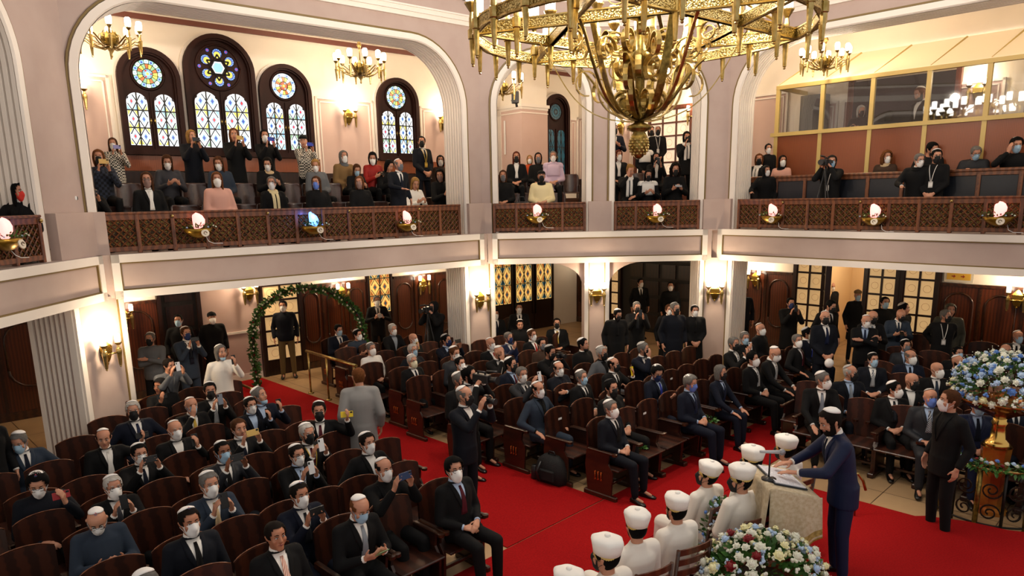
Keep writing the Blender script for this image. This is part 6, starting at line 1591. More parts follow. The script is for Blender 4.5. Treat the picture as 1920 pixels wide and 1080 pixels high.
# ================================================================ gallery seats
def gseat():
    root = empty('gallery_chair', Matrix.Identity(4)); b = MB(); rings = []
    for z in (.42, .46, .6, .75, .83, .86):
        wz = .25 if z < .8 else (.235 if z < .85 else .2); outer = []; inner = []
        for q in range(11):
            t = -1 + 2 * q / 10; x = wz * t; y = -.22 - .07 * (1 - t * t) - .05 * (z - .42); outer.append((x, y, z)); inner.append((x, y - .018, z))
        rings.append(outer + inner[::-1])
    b.loft(rings); b.obj('backrest', plyw, root)
    s = MB(); s.bbox(-.23, .23, -.22, .2, .41, .44, .012); s.obj('seat', plyw, root)
    for k in (-1, 1): l = MB(); l.bbox(k * .235 - .015, k * .235 + .015, -.24, .12, 0, .6, .008); l.obj('side_frame', woodd, root)
    return root
GS = gseat(); gs_used = [False]
def put_gs(M, label):
    if not gs_used[0]: gs_used[0] = True; GS.matrix_world = M; tag(GS, label, 'chair', 'curved plywood seats of the galleries')
    else: clone(GS, M, label)
for root, M, p, sc_, label, block, base, ps in ALLP:
    if block in 'ABCL' and ps[0] == 's' and 'booth' not in label:
        put_gs(T(base) @ RZ(R(BASE[block] + 180)), 'brown curved gallery seat under the ' + short(label, 9))
EG = [('A', x, 358, .66, 3.08, l) for x, l in ((216, 'between the arch jamb and the patterned mask'), (344, 'left of the pale pink coat'), (457, 'left of the long cream scarf'), (547, 'right of the long cream scarf'), (636, 'right of the blue mask'), (708, 'left of the standing kippah wearer'))]
EG += [('A', x, 322, 1.5, 3.47, l) for x, l in ((236, 'behind the patterned mask'), (362, 'behind the empty seat left of the pink coat'), (452, 'below the auburn bob'), (540, 'between the beige scarf and the grey waistcoat'), (618, 'behind the blue mask'), (722, 'behind the standing kippah wearer'))]
EG += [('B', 978, 338, .75, 3.2, 'beside the grey mask'), ('B', 1040, 338, .75, 3.2, 'right of the cream jacket'), ('B', 945, 312, 1.55, 3.63, 'behind the grey mask'), ('B', 1065, 310, 1.55, 3.63, 'right of the lilac shawl'), ('B', 1146, 338, .75, 3.2, 'left of the blonde person hiding the face'), ('B', 1190, 308, 1.55, 3.63, 'behind the blonde person hiding the face'),
       ('C', 1510, 318, 1.6, 3.45, 'right of the pink sweater'), ('C', 1600, 312, 1.6, 3.45, 'right of the hooded cameraman'), ('C', 1635, 312, 1.6, 3.45, 'left of the curly auburn hair'), ('C', 1700, 309, 1.6, 3.45, 'right of the curly auburn hair')]
for b_, x, y, o, z, l in EG:
    o += .22 if b_ in 'AB' else 0
    P = FRS[b_].on(x, y, o + .25)[2]; P.z = z
    put_gs(T(P - FRS[b_].n * .25) @ RZ(R(BASE[b_] + 180)), 'empty curved gallery seat ' + l)
# ================================================================ gallery balustrades
def balustrade(fr, s0, s1, o, label, n):
    M = fr.M(s0, o, 3.235); root = empty('balustrade', M, label, 'balustrade', 'carved wooden balustrades of the gallery'); L = s1 - s0; w_ = L / n; H_ = .615
    t = MB(); t.bbox(0, L, -.06, .05, H_ - .035, H_, .01); t.bbox(0, L, -.03, .03, H_ - .12, H_ - .03, .006); t.obj('hand_rail', railw, root)
    t = MB(); t.bbox(0, L, -.035, .03, .03, .1, .006); t.obj('bottom_rail', railw, root)
    for k in range(n + 1):
        x = min(max(k * w_, .025), L - .025); p = MB(); p.bbox(x - .03, x + .03, -.04, .03, 0, H_ - .03, .006)
        if k % 3 == 2: p.ball((x, -.055, H_ - .075), .028, 8, 6, 1)
        p.obj('post', [railw, brass], root)
    for k in range(n):
        x0, x1 = k * w_ + .028, (k + 1) * w_ - .028; q = MB(); z0, z1 = .1, H_ - .12
        q.box(x0, x1, 0, .008, z0, z1, 1); d = .105; W_, Hh = x1 - x0, z1 - z0
        for sg in (1, -1):
            c = -Hh
            while c < W_:
                a = max(0, c); b_ = min(W_, c + Hh)
                if b_ - a > .03:
                    za, zb = a - c, b_ - c
                    if sg < 0: za, zb = Hh - za, Hh - zb
                    q.tube([(x0 + a, -.012, z0 + za), (x0 + b_, -.012, z0 + zb)], .010, 4, 0, False)
                c += d
        q.obj('lattice_panel', [railw, frett], root)
balustrade(FL, -3.2, 1.2, .14, 'carved lattice balustrade of the far left gallery opening', 8)
balustrade(FA, -.06, 6.52, .14, 'long carved lattice balustrade of the left gallery', 13)
balustrade(FB, .03, 2.0, .14, 'short carved lattice balustrade in the left rear arch', 4)
balustrade(FB, 2.62, 4.45, .14, 'short carved lattice balustrade in the right rear arch', 4)
balustrade(FC, .36, 8.8, .14, 'long carved lattice balustrade of the right gallery', 17)
# inner barrier of the right gallery
ir = empty('inner_barrier', FC.M(.1, 1.0, 3.3), 'wooden barrier with dark panels behind the right gallery walkway', 'barrier')
t = MB(); t.bbox(0, 8, -.05, .05, .97, 1.02, .01); t.bbox(0, 8, -.03, .03, .9, .97, .006); t.bbox(0, 8, -.03, .03, .0, .1, .006); t.obj('rail', railw, ir)
for k in range(13): t = MB(); t.bbox(k * .62, k * .62 + .07, -.035, .03, 0, .95, .006); t.obj('post', railw, ir)
t = MB(); t.box(0, 8, -.005, .012, .1, .9); t.obj('dark_panel', mat('dark_blue_leather', hx('171B24'), .35), ir)
# ================================================================ flowers
petw = mat('petal_white', hx('F0EEE6'), .6, col2=hx('D8DCC0'), scale=20); petb = mat('petal_blue', hx('6E98D8'), .6, col2=hx('4C78C4'), scale=20); petr = mat('petal_red', hx('7C0C16'), .6); pety = mat('petal_cream', hx('EDE8B8'), .6); petl = mat('petal_pale_blue', hx('B4CCE8'), .6)
def flower_mesh(kind):
    k = ('fl', kind)
    if k in MESH: return MESH[k]
    mb = MB(); rg = random.Random(kind)
    for ringi, (n_, rr, up) in enumerate(((7, .62, .12), (6, .42, .38), (4, .2, .55))):
        for q in range(n_):
            a = 2 * pi * q / n_ + ringi * .5; c, s_ = cos(a), sin(a); w_ = rr * .62
            P = [(0, 0, up - .1), (c * rr * .6 - s_ * w_ * .6, s_ * rr * .6 + c * w_ * .6, up + .08), (c * rr, s_ * rr, up + .16), (c * rr * .6 + s_ * w_ * .6, s_ * rr * .6 - c * w_ * .6, up + .08)]
            mb.add(P, [(0, 1, 2, 3)], 0, True)
    mb.ball((0, 0, .3), .36, 7, 5, 0); MESH[k] = mb.mesh('flower', [None]); return MESH[k]
def leaf_ball(root, name, c, r_, n, sq, seed, size=.06, hemi=True):
    rg = random.Random(seed); mb = MB()
    for i in range(n):
        a = rg.uniform(0, 2 * pi); z = rg.uniform(-.25 if hemi else -1, 1); q = sqrt(max(0, 1 - z * z)); rr = r_ * rg.uniform(.6, 1.03)
        p = Vector((c[0] + rr * q * cos(a) * sq[0], c[1] + rr * q * sin(a) * sq[1], c[2] + rr * z * sq[2])); d = (p - Vector(c)).normalized(); t = d.cross(Vector((rg.uniform(-1, 1), rg.uniform(-1, 1), rg.uniform(-1, 1)))).normalized()
        e = (d + t * rg.uniform(-.6, .6)).normalized(); s_ = size * rg.uniform(.6, 1.3); w_ = e.cross(t).normalized() * s_ * .28
        mb.add([tuple(p), tuple(p + e * s_ * .5 + w_), tuple(p + e * s_), tuple(p + e * s_ * .5 - w_)], [(0, 1, 2, 3)], 0)
    o = mb.obj(name, leafm, root); o['kind'] = 'stuff'; return o
def sprinkle(root, c, r_, sq, n, size, cols, seed, zmin=-.1):
    rg = random.Random(seed); pts = []; tries = 0
    while len(pts) < n and tries < 4000:
        tries += 1; a = rg.uniform(0, 2 * pi); z = rg.uniform(zmin, 1); q = sqrt(max(0, 1 - z * z)); d = Vector((q * cos(a), q * sin(a), z))
        if any((d - e).length < 1.5 / sqrt(n) for e in pts): continue
        pts.append(d)
        p = Vector((c[0] + d.x * r_ * sq[0], c[1] + d.y * r_ * sq[1], c[2] + d.z * r_ * sq[2])); m, wgt = rg.choice(cols), 0
        s_ = size * rg.uniform(.75, 1.2); o = link('flower', flower_mesh(rg.randint(0, 3)), root, T(p) @ d.to_track_quat('Z', 'Y').to_matrix().to_4x4() @ S3(s_, s_, s_)); setm(o, m)
vase = empty('flower_urn', T(5.95, 8.2, 0), 'great gilded pedestal urn beside the curved railing', 'urn')
gv = mat('gilded_glass', hx('B87A30'), .15, .8, col2=hx('7A3018'), scale=7); gv2 = mat('gilded_rim', hx('D8B060'), .2, 1.0)
b = MB(); b.lathe([(.2, 0), (.2, .05), (.13, .08), (.125, .3), (.15, .62), (.165, .84), (.17, .86)], 8, 0, False); b.obj('pedestal', mat('red_gold_pedestal', hx('9A3818'), .2, .5, col2=hx('C88A3A'), scale=3), vase)
b = MB(); b.lathe([(.17, .86), (.12, .92), (.085, .96), (.075, 1.12), (.09, 1.16), (.07, 1.19), (.08, 1.24)], 20); b.obj('neck', gv2, vase)
b = MB(); b.lathe([(.08, 1.22), (.16, 1.27), (.38, 1.37), (.54, 1.47), (.56, 1.49), (.55, 1.5), (.3, 1.42), (.05, 1.36)], 36, 0, True, None, .02, 18); b.obj('bowl', gv, vase)
bq = empty('bouquet', T(5.95, 8.2, 1.55), 'huge dome of white and blue flowers in the gilded urn', 'bouquet')
leaf_ball(bq, 'foliage', (0, 0, .02), .45, 1100, (1.2, 1.2, .92), 4, .06); sprinkle(bq, (0, 0, 0), .47, (1.12, 1.12, 1.0), 99, .082, [petw, petw, petl, petb, petb, petl, pety, petw] , 5, -.15)
b = MB(); rg = random.Random(8)
for i in range(220):
    a = rg.uniform(0, 2 * pi); z = rg.uniform(0, 1); q = sqrt(1 - z * z); rr = .56 * rg.uniform(.93, 1.08); b.ball((rr * q * cos(a), rr * q * sin(a), rr * z * .95), .006, 5, 3)
o = b.obj('gypsophila', petw, bq); o['kind'] = 'stuff'
def florets(root, c, r_, sq, n, mats, seed, size=.03, zmin=-.1):
    rg = random.Random(seed); b = MB()
    for i in range(n):
        a = rg.uniform(0, 2 * pi); z = rg.uniform(zmin, 1); q = sqrt(max(0, 1 - z * z)); rr = r_ * rg.uniform(.93, 1.05); p = (c[0] + rr * q * cos(a) * sq[0], c[1] + rr * q * sin(a) * sq[1], c[2] + rr * z * sq[2]); m = rg.randrange(len(mats)); s_ = size * rg.uniform(.6, 1.1)
        for k in range(4): b.ball((p[0] + s_ * .6 * rg.uniform(-1, 1), p[1] + s_ * .6 * rg.uniform(-1, 1), p[2] + s_ * .5 * rg.uniform(-1, 1)), s_ * .5, 6, 4, m)
    o = b.obj('florets', mats, root); o['kind'] = 'stuff'
florets(bq, (0, 0, 0), .48, (1.18, 1.18, 1.0), 300, [petw, petl, petb, petw], 61, .035, -.12)
# bouquet before the desk
pB = atz(1428, 1082, .62); bq2 = empty('bouquet', T(pB), 'large white, green and dark red bouquet in front of the reading desk', 'bouquet')
leaf_ball(bq2, 'foliage', (0, 0, 0), .40, 900, (1.2, .95, .85), 14, .08); sprinkle(bq2, (0, 0, 0), .44, (1.22, 1.0, .92), 95, .085, [petw, pety, petw, pety, petl, petr, petw, petw], 15, -.2)
florets(bq2, (0, 0, 0), .44, (1.22, 1.0, .92), 260, [petw, pety, petw, petl], 62, .032, -.2); 
b = MB(); b.lathe([(.12, -.6), (.14, -.58), (.05, -.5), (.04, -.25), (.2, -.1), (.22, 0)], 16); b.obj('stand', woodd, bq2)
pG = atz(1352, 1000, .62); bq3 = empty('flower_garland', T(pG), 'narrow column of white, blue and red flowers left of the desk cloth', 'garland')
leaf_ball(bq3, 'foliage', (0, 0, 0), .17, 420, (1, 1, 2.0), 24, .06, False); sprinkle(bq3, (0, 0, 0), .2, (1.0, 1.0, 1.9), 60, .045, [petw, petl, petr, petw, petb], 25, -.9)
florets(bq3, (0, 0, 0), .2, (1, 1, 1.9), 110, [petw, petl, petw], 63, .024, -.9)
b = MB(); b.tube([(0, 0, -.6), (0, 0, 0)], .02, 8); b.lathe([(.12, -.61), (.12, -.59), (.02, -.58)], 12); b.obj('stand', woodd, bq3)
# ladder-back chairs of the robed men
def ladder():
    root = empty('ladder_back_chair', Matrix.Identity(4)); b = MB(); b.bbox(-.21, .21, -.2, .22, .42, .45, .01); b.obj('seat', wood, root)
    for sx in (-1, 1):
        b = MB(); b.tube([(sx * .19, -.2, .01), (sx * .19, -.21, .45), (sx * .19, -.27, .93)], .018, 6); b.obj('leg', wood, root)
        b = MB(); b.tube([(sx * .18, .19, .01), (sx * .18, .19, .43)], .018, 6); b.obj('leg', wood, root)
    for z in (.58, .69, .8, .9):
        y = -.215 - (z - .45) * .12; b = MB(); b.strap([(-.19, y, z), (-.1, y - .025, z + .006), (0, y - .035, z + .01), (.1, y - .025, z + .006), (.19, y, z)], .055, .014, (0, 0, 1)); b.obj('slat', redwd, root)
    return root
LD = ladder(); first_ = True
for root_, M_, p_, sc_, lab_, bl_, base_, ps_ in ALLP:
    if 'white robe' in lab_ or 'white hat' in lab_:
        l_ = ' '.join(('dark wooden ladder-back chair of the ' + lab_.split(',')[0] + lab_.split(',')[-1] * (',' in lab_)).split()[:16]); X_ = T(base_.x, base_.y, .013) @ RZ(M_.to_euler().z)
        if first_: LD.matrix_world = X_; tag(LD, l_, 'chair', 'ladder-back chairs of the robed men'); first_ = False
        else: clone(LD, X_, l_)
# ================================================================ reading desk, cloth, book, microphone
fwd = Vector((sin(R(-94)), -cos(R(-94)), 0)); LC = SPK[0].matrix_world.translation + fwd * .58 + Vector((0, 0, 0)); LC.z = PLZ
ML = T(LC) @ RZ(R(-88 + 180 + 180))      # local +y points to the speaker
dk_ = empty('reading_desk', ML, 'dark wooden reading desk under a gold-edged cloth', 'desk')
b = MB(); b.bbox(-.24, .24, -.2, .16, 0, .06, .01); b.bbox(-.2, .2, -.16, .12, .06, .95, .01); b.obj('body', wood, dk_)
b = MB(); b.add([(-.3, -.24, 1.09), (.3, -.24, 1.09), (.3, .2, .99), (-.3, .2, .99), (-.3, -.24, 1.06), (.3, -.24, 1.06), (.3, .2, .95), (-.3, .2, .95)], [(0, 1, 2, 3), (7, 6, 5, 4), (0, 4, 5, 1), (1, 5, 6, 2), (2, 6, 7, 3), (3, 7, 4, 0)]); b.obj('sloping_top', wood, dk_)
cl = MB(); nx, ny = 28, 40; vs = []; fs = []
def clothp(i, j):
    x = -.36 + .72 * i / nx; t = j / ny; cx_ = max(-.31, min(.31, x)); side = x - cx_
    # t 0..0.3 runs over the top from the speaker's edge, then falls down the front
    d = t * 1.25
    if d < .46: y = .2 - d; z = .995 + (d / .46) * .105; dr = 0
    else:
        dr = d - .46; y = -.265 - .02 - .035 * sin(x * 26) * min(1, dr * 2.2) - dr * .1; z = 1.095 - dr
        z = 1.095 - dr * (1.0 - .42 * max(0, -x - .02) * 1.4)
    return x * (1 + .1 * min(1, dr)), y, z + .008
for j in range(ny + 1):
    for i in range(nx + 1): vs.append(clothp(i, j))
for j in range(ny):
    for i in range(nx): a = j * (nx + 1) + i; fs.append((a, a + 1, a + nx + 2, a + nx + 1))
cl.add(vs, fs, 0, True)
k = len(cl.v); cl.m = [1 if (j >= ny - 2) else (2 if ny - 7 <= j < ny - 3 else 0) for j in range(ny) for i in range(nx)]
for sgn in (-1, 1):        # side falls
    vs = []; fs = []; n1, n2 = 14, 22
    for j in range(n2 + 1):
        for i in range(n1 + 1):
            y = .22 - .50 * i / n1; zt = .995 + (.2 - min(.2, max(-.26, y))) / .46 * .105; L_ = (.38 if sgn > 0 else .55) + .42 * (i / n1); d = L_ * j / n2
            vs.append((sgn * (.36 + .05 * (j / n2) + .02 * sin(y * 30) * j / n2), y, zt + .006 - d))
    for j in range(n2):
        for i in range(n1): a = j * (n1 + 1) + i; fs.append((a, a + 1, a + n1 + 2, a + n1 + 1))
    cl.add(vs, fs, 0, True); cl.m[-n1 * n2:] = [1 if j >= n2 - 1 else (2 if n2 - 5 <= j < n2 - 2 else 0) for j in range(n2) for i in range(n1)]
co = cl.obj('desk_cloth', [mat('beige_brocade', hx('CFC0A4'), .85, col2=hx('BCA888'), scale=30, bump=.3), mat('gold_fringe', hx('A98A3C'), .7, bump=.8, scale=90), mat('gold_braid', hx('B89C58'), .7, col2=hx('8E7538'), scale=40)], None, ML)
sd = co.modifiers.new('s', 'SOLIDIFY'); sd.thickness = .006
tag(co, 'beige brocade cloth with gold fringe draped over the reading desk', 'cloth')
slope = math.atan2(.105, .46)
MBk = ML @ T(0, -.03, 1.062) @ RX(-slope)
b = MB(); b.box(-.24, .24, -.165, .165, 0, .012, 0); b.box(-.225, -.005, -.15, .15, .012, .022, 1); b.box(.005, .225, -.15, .15, .012, .022, 1)
for i in range(16):
    for sx in (-1, 1): b.box(sx * .115 - .09, sx * .115 + .09 - .03 * (i % 4 == 3), -.13 + i * .0165, -.127 + i * .0165, .022, .0226, 2)
tag(b.obj('open_folder', [mat('folder_blue_black', hx('1A2430'), .5), mat('paper', hx('ECEAF0'), .8), mat('print_grey', hx('8A8A96'), .8)], None, MBk), 'open dark folder with printed white pages on the reading desk', 'folder')
mp = ML @ T(.12, -.20, 1.1); mic = empty('microphone', mp, 'black table microphone standing on the far edge of the reading desk', 'microphone')
b = MB(); b.lathe([(.07, 0), (.07, .012), (.02, .02), (.012, .03)], 20); b.tube([(0, 0, .02), (0, 0, .27)], .009, 8); b.obj('stand', black, mic)
b = MB(); b.tube([(0, -.1, .285), (0, .09, .275)], [.013, .02], 10); b.obj('handle', mat('mic_grey', hx('B8B8BC'), .4), mic); b = MB(); b.ball((0, .115, .275), .033, 12, 8); b.obj('grille', mat('mic_grille', hx('9A9AA0'), .35, .7, bump=.6, scale=120), mic)
# ================================================================ curved railing with garland
rc = empty('curved_railing', T(5.93, 8.2, 0), 'curved wrought iron railing with brass hand rail round the urn', 'railing'); RR = .62
iron = mat('wrought_iron', hx('17130F'), .4, .4)
angs = [R(176 + 8.0 * k) for k in range(22)]
b = MB(); b.tube([(RR * cos(a), RR * sin(a), .75) for a in angs], .022, 8); b.ball((RR * cos(angs[0]), RR * sin(angs[0]), .82), .03); b.ball((RR * cos(angs[0]), RR * sin(angs[0]), .76), .035); b.obj('hand_rail', brass, rc)
b = MB(); b.tube([(RR * cos(a), RR * sin(a), .06) for a in angs], .014, 6); b.obj('bottom_rail', iron, rc)
for k in range(0, 22, 3): b = MB(); b.tube([(RR * cos(angs[k]), RR * sin(angs[k]), .015), (RR * cos(angs[k]), RR * sin(angs[k]), .74)], .018 if k % 6 else .03, 8); b.obj('baluster', iron if k % 6 else brassd, rc)
for k in range(0, 21, 3):
    a = angs[k] + R(12)
    for zc, q in ((.22, 1), (.5, -1)):
        b = MB(); P = spiral((0, 0), .11, .02, 0, q * 3.4 * pi, 26); b.strap([(x, 0, z) for x, y, z in P], .022, .014, (0, 1, 0)); b.obj('scroll', iron, rc, T((RR) * cos(a), (RR) * sin(a), zc) @ RZ(a + pi / 2))
gd = empty('flower_garland', T(5.93, 8.2, .78), 'garland of white, blue and red roses lying along the curved railing', 'garland')
b = MB(); rg = random.Random(9)
for i in range(520):
    a = R(rg.uniform(185, 345)); c = Vector((RR * cos(a), RR * sin(a), rg.uniform(-.05, .05))); d = Vector((rg.uniform(-1, 1), rg.uniform(-1, 1), rg.uniform(-1, .6))).normalized(); t = d.cross(Vector((0, 0, 1))).normalized() * .018; L_ = rg.uniform(.06, .12)
    b.add([tuple(c), tuple(c + d * L_ * .5 + t), tuple(c + d * L_), tuple(c + d * L_ * .5 - t)], [(0, 1, 2, 3)])
o = b.obj('foliage', leafm, gd); o['kind'] = 'stuff'
for i in range(34):
    a = R(186 + 4.7 * i); m = [petw, petb, petr, petw, petl][i % 5]; o = link('flower', flower_mesh(i % 3), gd, T((RR + .02 * (-1) ** i) * cos(a), (RR + .02 * (-1) ** i) * sin(a), .03 + .02 * (i % 3)) @ RX(.4) @ S3(.05, .05, .05)); setm(o, m)
# short brass rail end beside the platform edge behind the speaker
q = atz(1600, 905, .45); b = MB(); b.tube([(0, 0, .1), (.05, 0, .12), (.12, 0, .02), (.16, 0, -.1)], .018, 8); b.tube([(-.1, 0, -.02), (.05, 0, -.02), (.05, 0, -.44)], .01, 6); b.tube([(-.1, 0, -.02), (-.1, 0, -.44)], .01, 6); tag(b.obj('brass_rail_end', brass, None, T(q)), 'small curved brass rail end behind the speaker', 'rail')
# ================================================================ flower arch at the entrance
pa, pb_ = atz(484, 724, 0), atz(686, 716, 0); w_ = (pb_ - pa).length; dA = (pb_ - pa).normalized()
AM = Matrix.Identity(4); nA = Vector((-dA.y, dA.x, 0))
for i in range(3): AM[i][0] = dA[i]; AM[i][1] = nA[i]
AM.translation = pa; ar = empty('flower_arch', AM, 'round arch of green leaves and white roses over the end of the red carpet', 'flower arch')
path = [(0, .0)] + [(0 - .03 * sin(pi * k / 6), 1.15 * k / 6) for k in range(1, 7)] + [(w_ / 2 - w_ / 2 * cos(pi * k / 18), 1.15 + .98 * sin(pi * k / 18)) for k in range(1, 18)] + [(w_, 1.15 - 1.15 * k / 6) for k in range(0, 7)]
b = MB(); b.tube([(x, 0, z) for x, z in path], .03, 8); b.obj('frame', woodd, ar)
b = MB(); rg = random.Random(31)
for i in range(2600):
    t = rg.uniform(0, len(path) - 1.001); k = int(t); f_ = t - k; c = Vector((path[k][0] * (1 - f_) + path[k + 1][0] * f_, 0, path[k][1] * (1 - f_) + path[k + 1][1] * f_)); d = Vector((rg.gauss(0, 1), rg.gauss(0, 1), rg.gauss(0, 1))).normalized(); t2 = d.cross(Vector((rg.gauss(0, 1), rg.gauss(0, 1), .3))).normalized() * .022
    c = c + d * rg.uniform(.0, .07); L_ = rg.uniform(.05, .11); b.add([tuple(c), tuple(c + d * L_ * .5 + t2), tuple(c + d * L_), tuple(c + d * L_ * .5 - t2)], [(0, 1, 2, 3)])
o = b.obj('foliage', leafm, ar); o['kind'] = 'stuff'
for i in range(60):
    t = (i + .5) / 60 * (len(path) - 1.001); k = int(t); f_ = t - k; x = path[k][0] * (1 - f_) + path[k + 1][0] * f_; z = path[k][1] * (1 - f_) + path[k + 1][1] * f_
    o = link('flower', flower_mesh(i % 3), ar, T(x + rg.uniform(-.05, .05), -.09, z) @ RX(pi / 2) @ S3(.04, .04, .04)); setm(o, [petw, petw, pety, petr][i % 4] if i % 2 or i > 20 else petw)
# brass hand rails at the entrance
def handrail(p, q, posts, label, z=.9):
    root = empty('hand_rail_stand', T(p.x, p.y, 0), label, 'handrail'); b = MB(); d = q - p; b.tube([(0, 0, z), (d.x, d.y, q.z if q.z else z)], .03, 10); b.obj('hand_rail', brass, root)
    for t in posts: b = MB(); b.tube([(d.x * t, d.y * t, .01), (d.x * t, d.y * t, z)], .02, 8); b.lathe([(.06, .0), (.06, .02), (.03, .03)], 12, 0, True, T(d.x * t, d.y * t, 0)); b.obj('post', brass, root)
p_ = atz(574, 658, .9); q_ = atz(668, 686, .9); p_.z = 0; q_.z = 0
handrail(p_, q_, (.04, .42, .95), 'sloping brass hand rail between the arch and the middle block')
p_ = atz(440, 716, .25); q_ = atz(497, 740, .25); p_.z = 0; q_.z = 0
handrail(p_, q_, (.1, .9), 'low pale rail by the left foot of the flower arch', .25)
# ================================================================ flower bowls with lit flames on the balustrades
def bowl(fr, x, y, o, mcol, label, ecol, e, lampc):
    s, z, P = fr.on(x, y, o); root = empty('flower_bowl', fr.M(s, o, z), label, 'flower bowl', 'bowls of flowers hung on the balustrades')
    b = MB(); b.lathe([(.02, -.12), (.1, -.1), (.19, -.03), (.23, .03), (.22, .03), (.1, -.02), (.02, -.04)], 24, 0, True, S3(1, .62, 1)); b.obj('bowl', mat('gilt_bowl', hx('A8822E'), .3, .7, col2=hx('7E5E1C'), scale=8), root)
    b = MB(); b.lathe([(.004, 0), (.06, 0), (.06, .012), (.05, .016), (.004, .016)], 20, 0, False, T(.06, -.13, -.04) @ RX(R(75))); 
    b.tube([(.06 + .024 * cos(2.6 * q / 8 * 2), -.15, -.04 + .024 * sin(2.6 * q / 8 * 2)) for q in range(9)], .005, 5, 1); b.obj('round_plate', [mat('plate_ivory', hx('E8DCC8'), .5), mat('plate_mark', hx('5A4424'), .5)], root)
    rg = random.Random(int(x)); rings = []
    for i, (r_, zz) in enumerate(((.06, .04), (.085, .10), (.09, .16), (.075, .22), (.05, .25), (.01, .26))): rings.append([(r_ * (1 + .12 * sin(3 * q + x)) * cos(2 * pi * q / 12) + .02 * sin(i), r_ * .7 * sin(2 * pi * q / 12), zz + .02 * cos(2 * pi * q / 12 + x)) for q in range(12)])
    b = MB(); b.loft(rings); fl = b.obj('lit_flame', mat('flame_' + lampc, mcol, .5, emit=e, ecol=ecol), root)
    b = MB()
    for i in range(110):
        a = rg.uniform(0, 2 * pi); rr = rg.uniform(.08, .27); c = Vector((rr * cos(a), rr * .5 * sin(a) - .03, .03 + rg.uniform(0, .06))); d = Vector((cos(a), sin(a) * .6, rg.uniform(-.2, .9))).normalized(); t2 = d.cross(Vector((0, 0, 1))).normalized() * .012; L_ = .06
        b.add([tuple(c), tuple(c + d * L_ * .5 + t2), tuple(c + d * L_), tuple(c + d * L_ * .5 - t2)], [(0, 1, 2, 3)])
    o_ = b.obj('foliage', leafm, root); o_['kind'] = 'stuff'
    for i, (fx, m) in enumerate(((-.2, petl), (-.12, pety), (-.04, petr), (.05, petr), (.12, petl), (.2, petw), (.24, petw))): f_ = link('flower', flower_mesh(i % 3), root, T(fx, -.11, .05 + .02 * (i % 2)) @ RX(.9) @ S3(.026, .026, .026)); setm(f_, m)
    cb = MB(); cb.tube([(.12, .06, -.1), (.15, .02, -.18), (.22, .0, -.215), (.36, .0, -.22)], .005, 5); cb.obj('cable', whiteg, root)
PK = (.9, .45, .45); PE = (1, .34, .30)
for fr, x, y, lab, c in ((FL, 12, 452, 'at the left picture edge', 0), (FA, 372, 432, 'below the pale pink coat', 0), (FA, 588, 427, 'with a blue glowing flame', 1), (FA, 763, 422, 'below the standing kippah wearer', 0), (FB, 1006, 408, 'on the left rear balustrade', 0), (FB, 1231, 407, 'on the right rear balustrade', 0),
    (FC, 1447, 408, 'nearest the fluted jamb of the right gallery', 0), (FC, 1638, 411, 'in the middle of the right gallery balustrade', 0), (FC, 1872, 410, 'at the right end of the right gallery balustrade', 0)):
    bowl(fr, x, y, -.02, PK if not c else (.2, .45, 1), 'gilded flower bowl ' + lab + ('' if c else ', pink flame lamp'), PE if not c else (.08, .25, 1), 1.1 if not c else 3.0, 'blue' if c else 'pink')
lamp(FA.on(588, 405, -.12)[2], 3, (.1, .2, 1), .04)
# ================================================================ small things
def seat_posy(x, y, label, z=.45):
    p = atz(x, y, z); root = empty('flower_sprig', T(p), label, 'flowers'); leaf_ball(root, 'foliage', (0, 0, .02), .085, 60, (1.2, 1, .5), int(x), .06)
    for i, (dx, dy) in enumerate(((0, 0), (.04, .02), (-.03, .03))): o = link('flower', flower_mesh(i), root, T(dx, dy, .06) @ S3(.022, .022, .022)); setm(o, [petw, petl, petw][i])
for x, y, l in ((800, 1018, 'green leaves with a pale blue flower on the seat next to the young aisle sitter'), (1195, 842, 'green sprig with white flower on the seat beside the lone front-row person'), (1270, 806, 'green sprig on the front row seats, right one of two'), (1606, 800, 'white flower with leaves on the empty right front seat'), (1330, 790, 'green sprig on the seat beside the bright blue mask'), (655, 1079, 'white flower sprig at the bottom edge of the left block')): seat_posy(x, y, l)
def candle_glass(x, y, label):
    p = atz(x, y, .45); b = MB(); b.lathe([(.03, 0), (.036, .01), (.04, .085), (.038, .086), (.03, .02), (.004, .015)], 14); tag(b.obj('glass_cup', mat('blue_glass', hx('1C3C66'), .1, coat=.5), None, T(p)), label, 'glass')
for x, y, l in ((820, 1008, 'dark blue glass cup on the seat beside the left posy'), (1583, 800, 'dark blue glass cup on the empty right front seat'), (670, 1078, 'dark blue glass cup at the bottom edge of the left block')): candle_glass(x, y, l)
# backpack and bottle on the aisle
p = atz(1035, 905, 0); bg = empty('backpack', T(p.x, p.y, .014) @ RZ(R(-40)), 'black camera backpack standing on the edge of the red carpet', 'backpack')
b = MB(); b.loft([[(x * s_, y * t_, z) for x, y in ((-.2, -.1), (.2, -.1), (.24, 0), (.2, .12), (-.2, .12), (-.24, 0))] for z, s_, t_ in ((0, .9, .9), (.04, 1.05, 1.1), (.2, 1.05, 1.15), (.34, .85, .9), (.4, .5, .5))], 0, True); b.obj('body', mat('bag_fabric', hx('0A0A0C'), .8, bump=.4, scale=50), bg)
b = MB(); b.tube([(-.06, 0, .39), (-.04, 0, .45), (.04, 0, .45), (.06, 0, .39)], .01, 6); b.tube([(-.1, -.12, .32), (-.12, -.2, .2), (-.1, -.15, .05)], .018, 6); b.obj('strap', black, bg)
b = MB(); b.bbox(-.13, .13, -.15, -.11, .05, .22, .02); b.obj('pocket', mat('bag_fabric', (0, 0, 0)), bg)
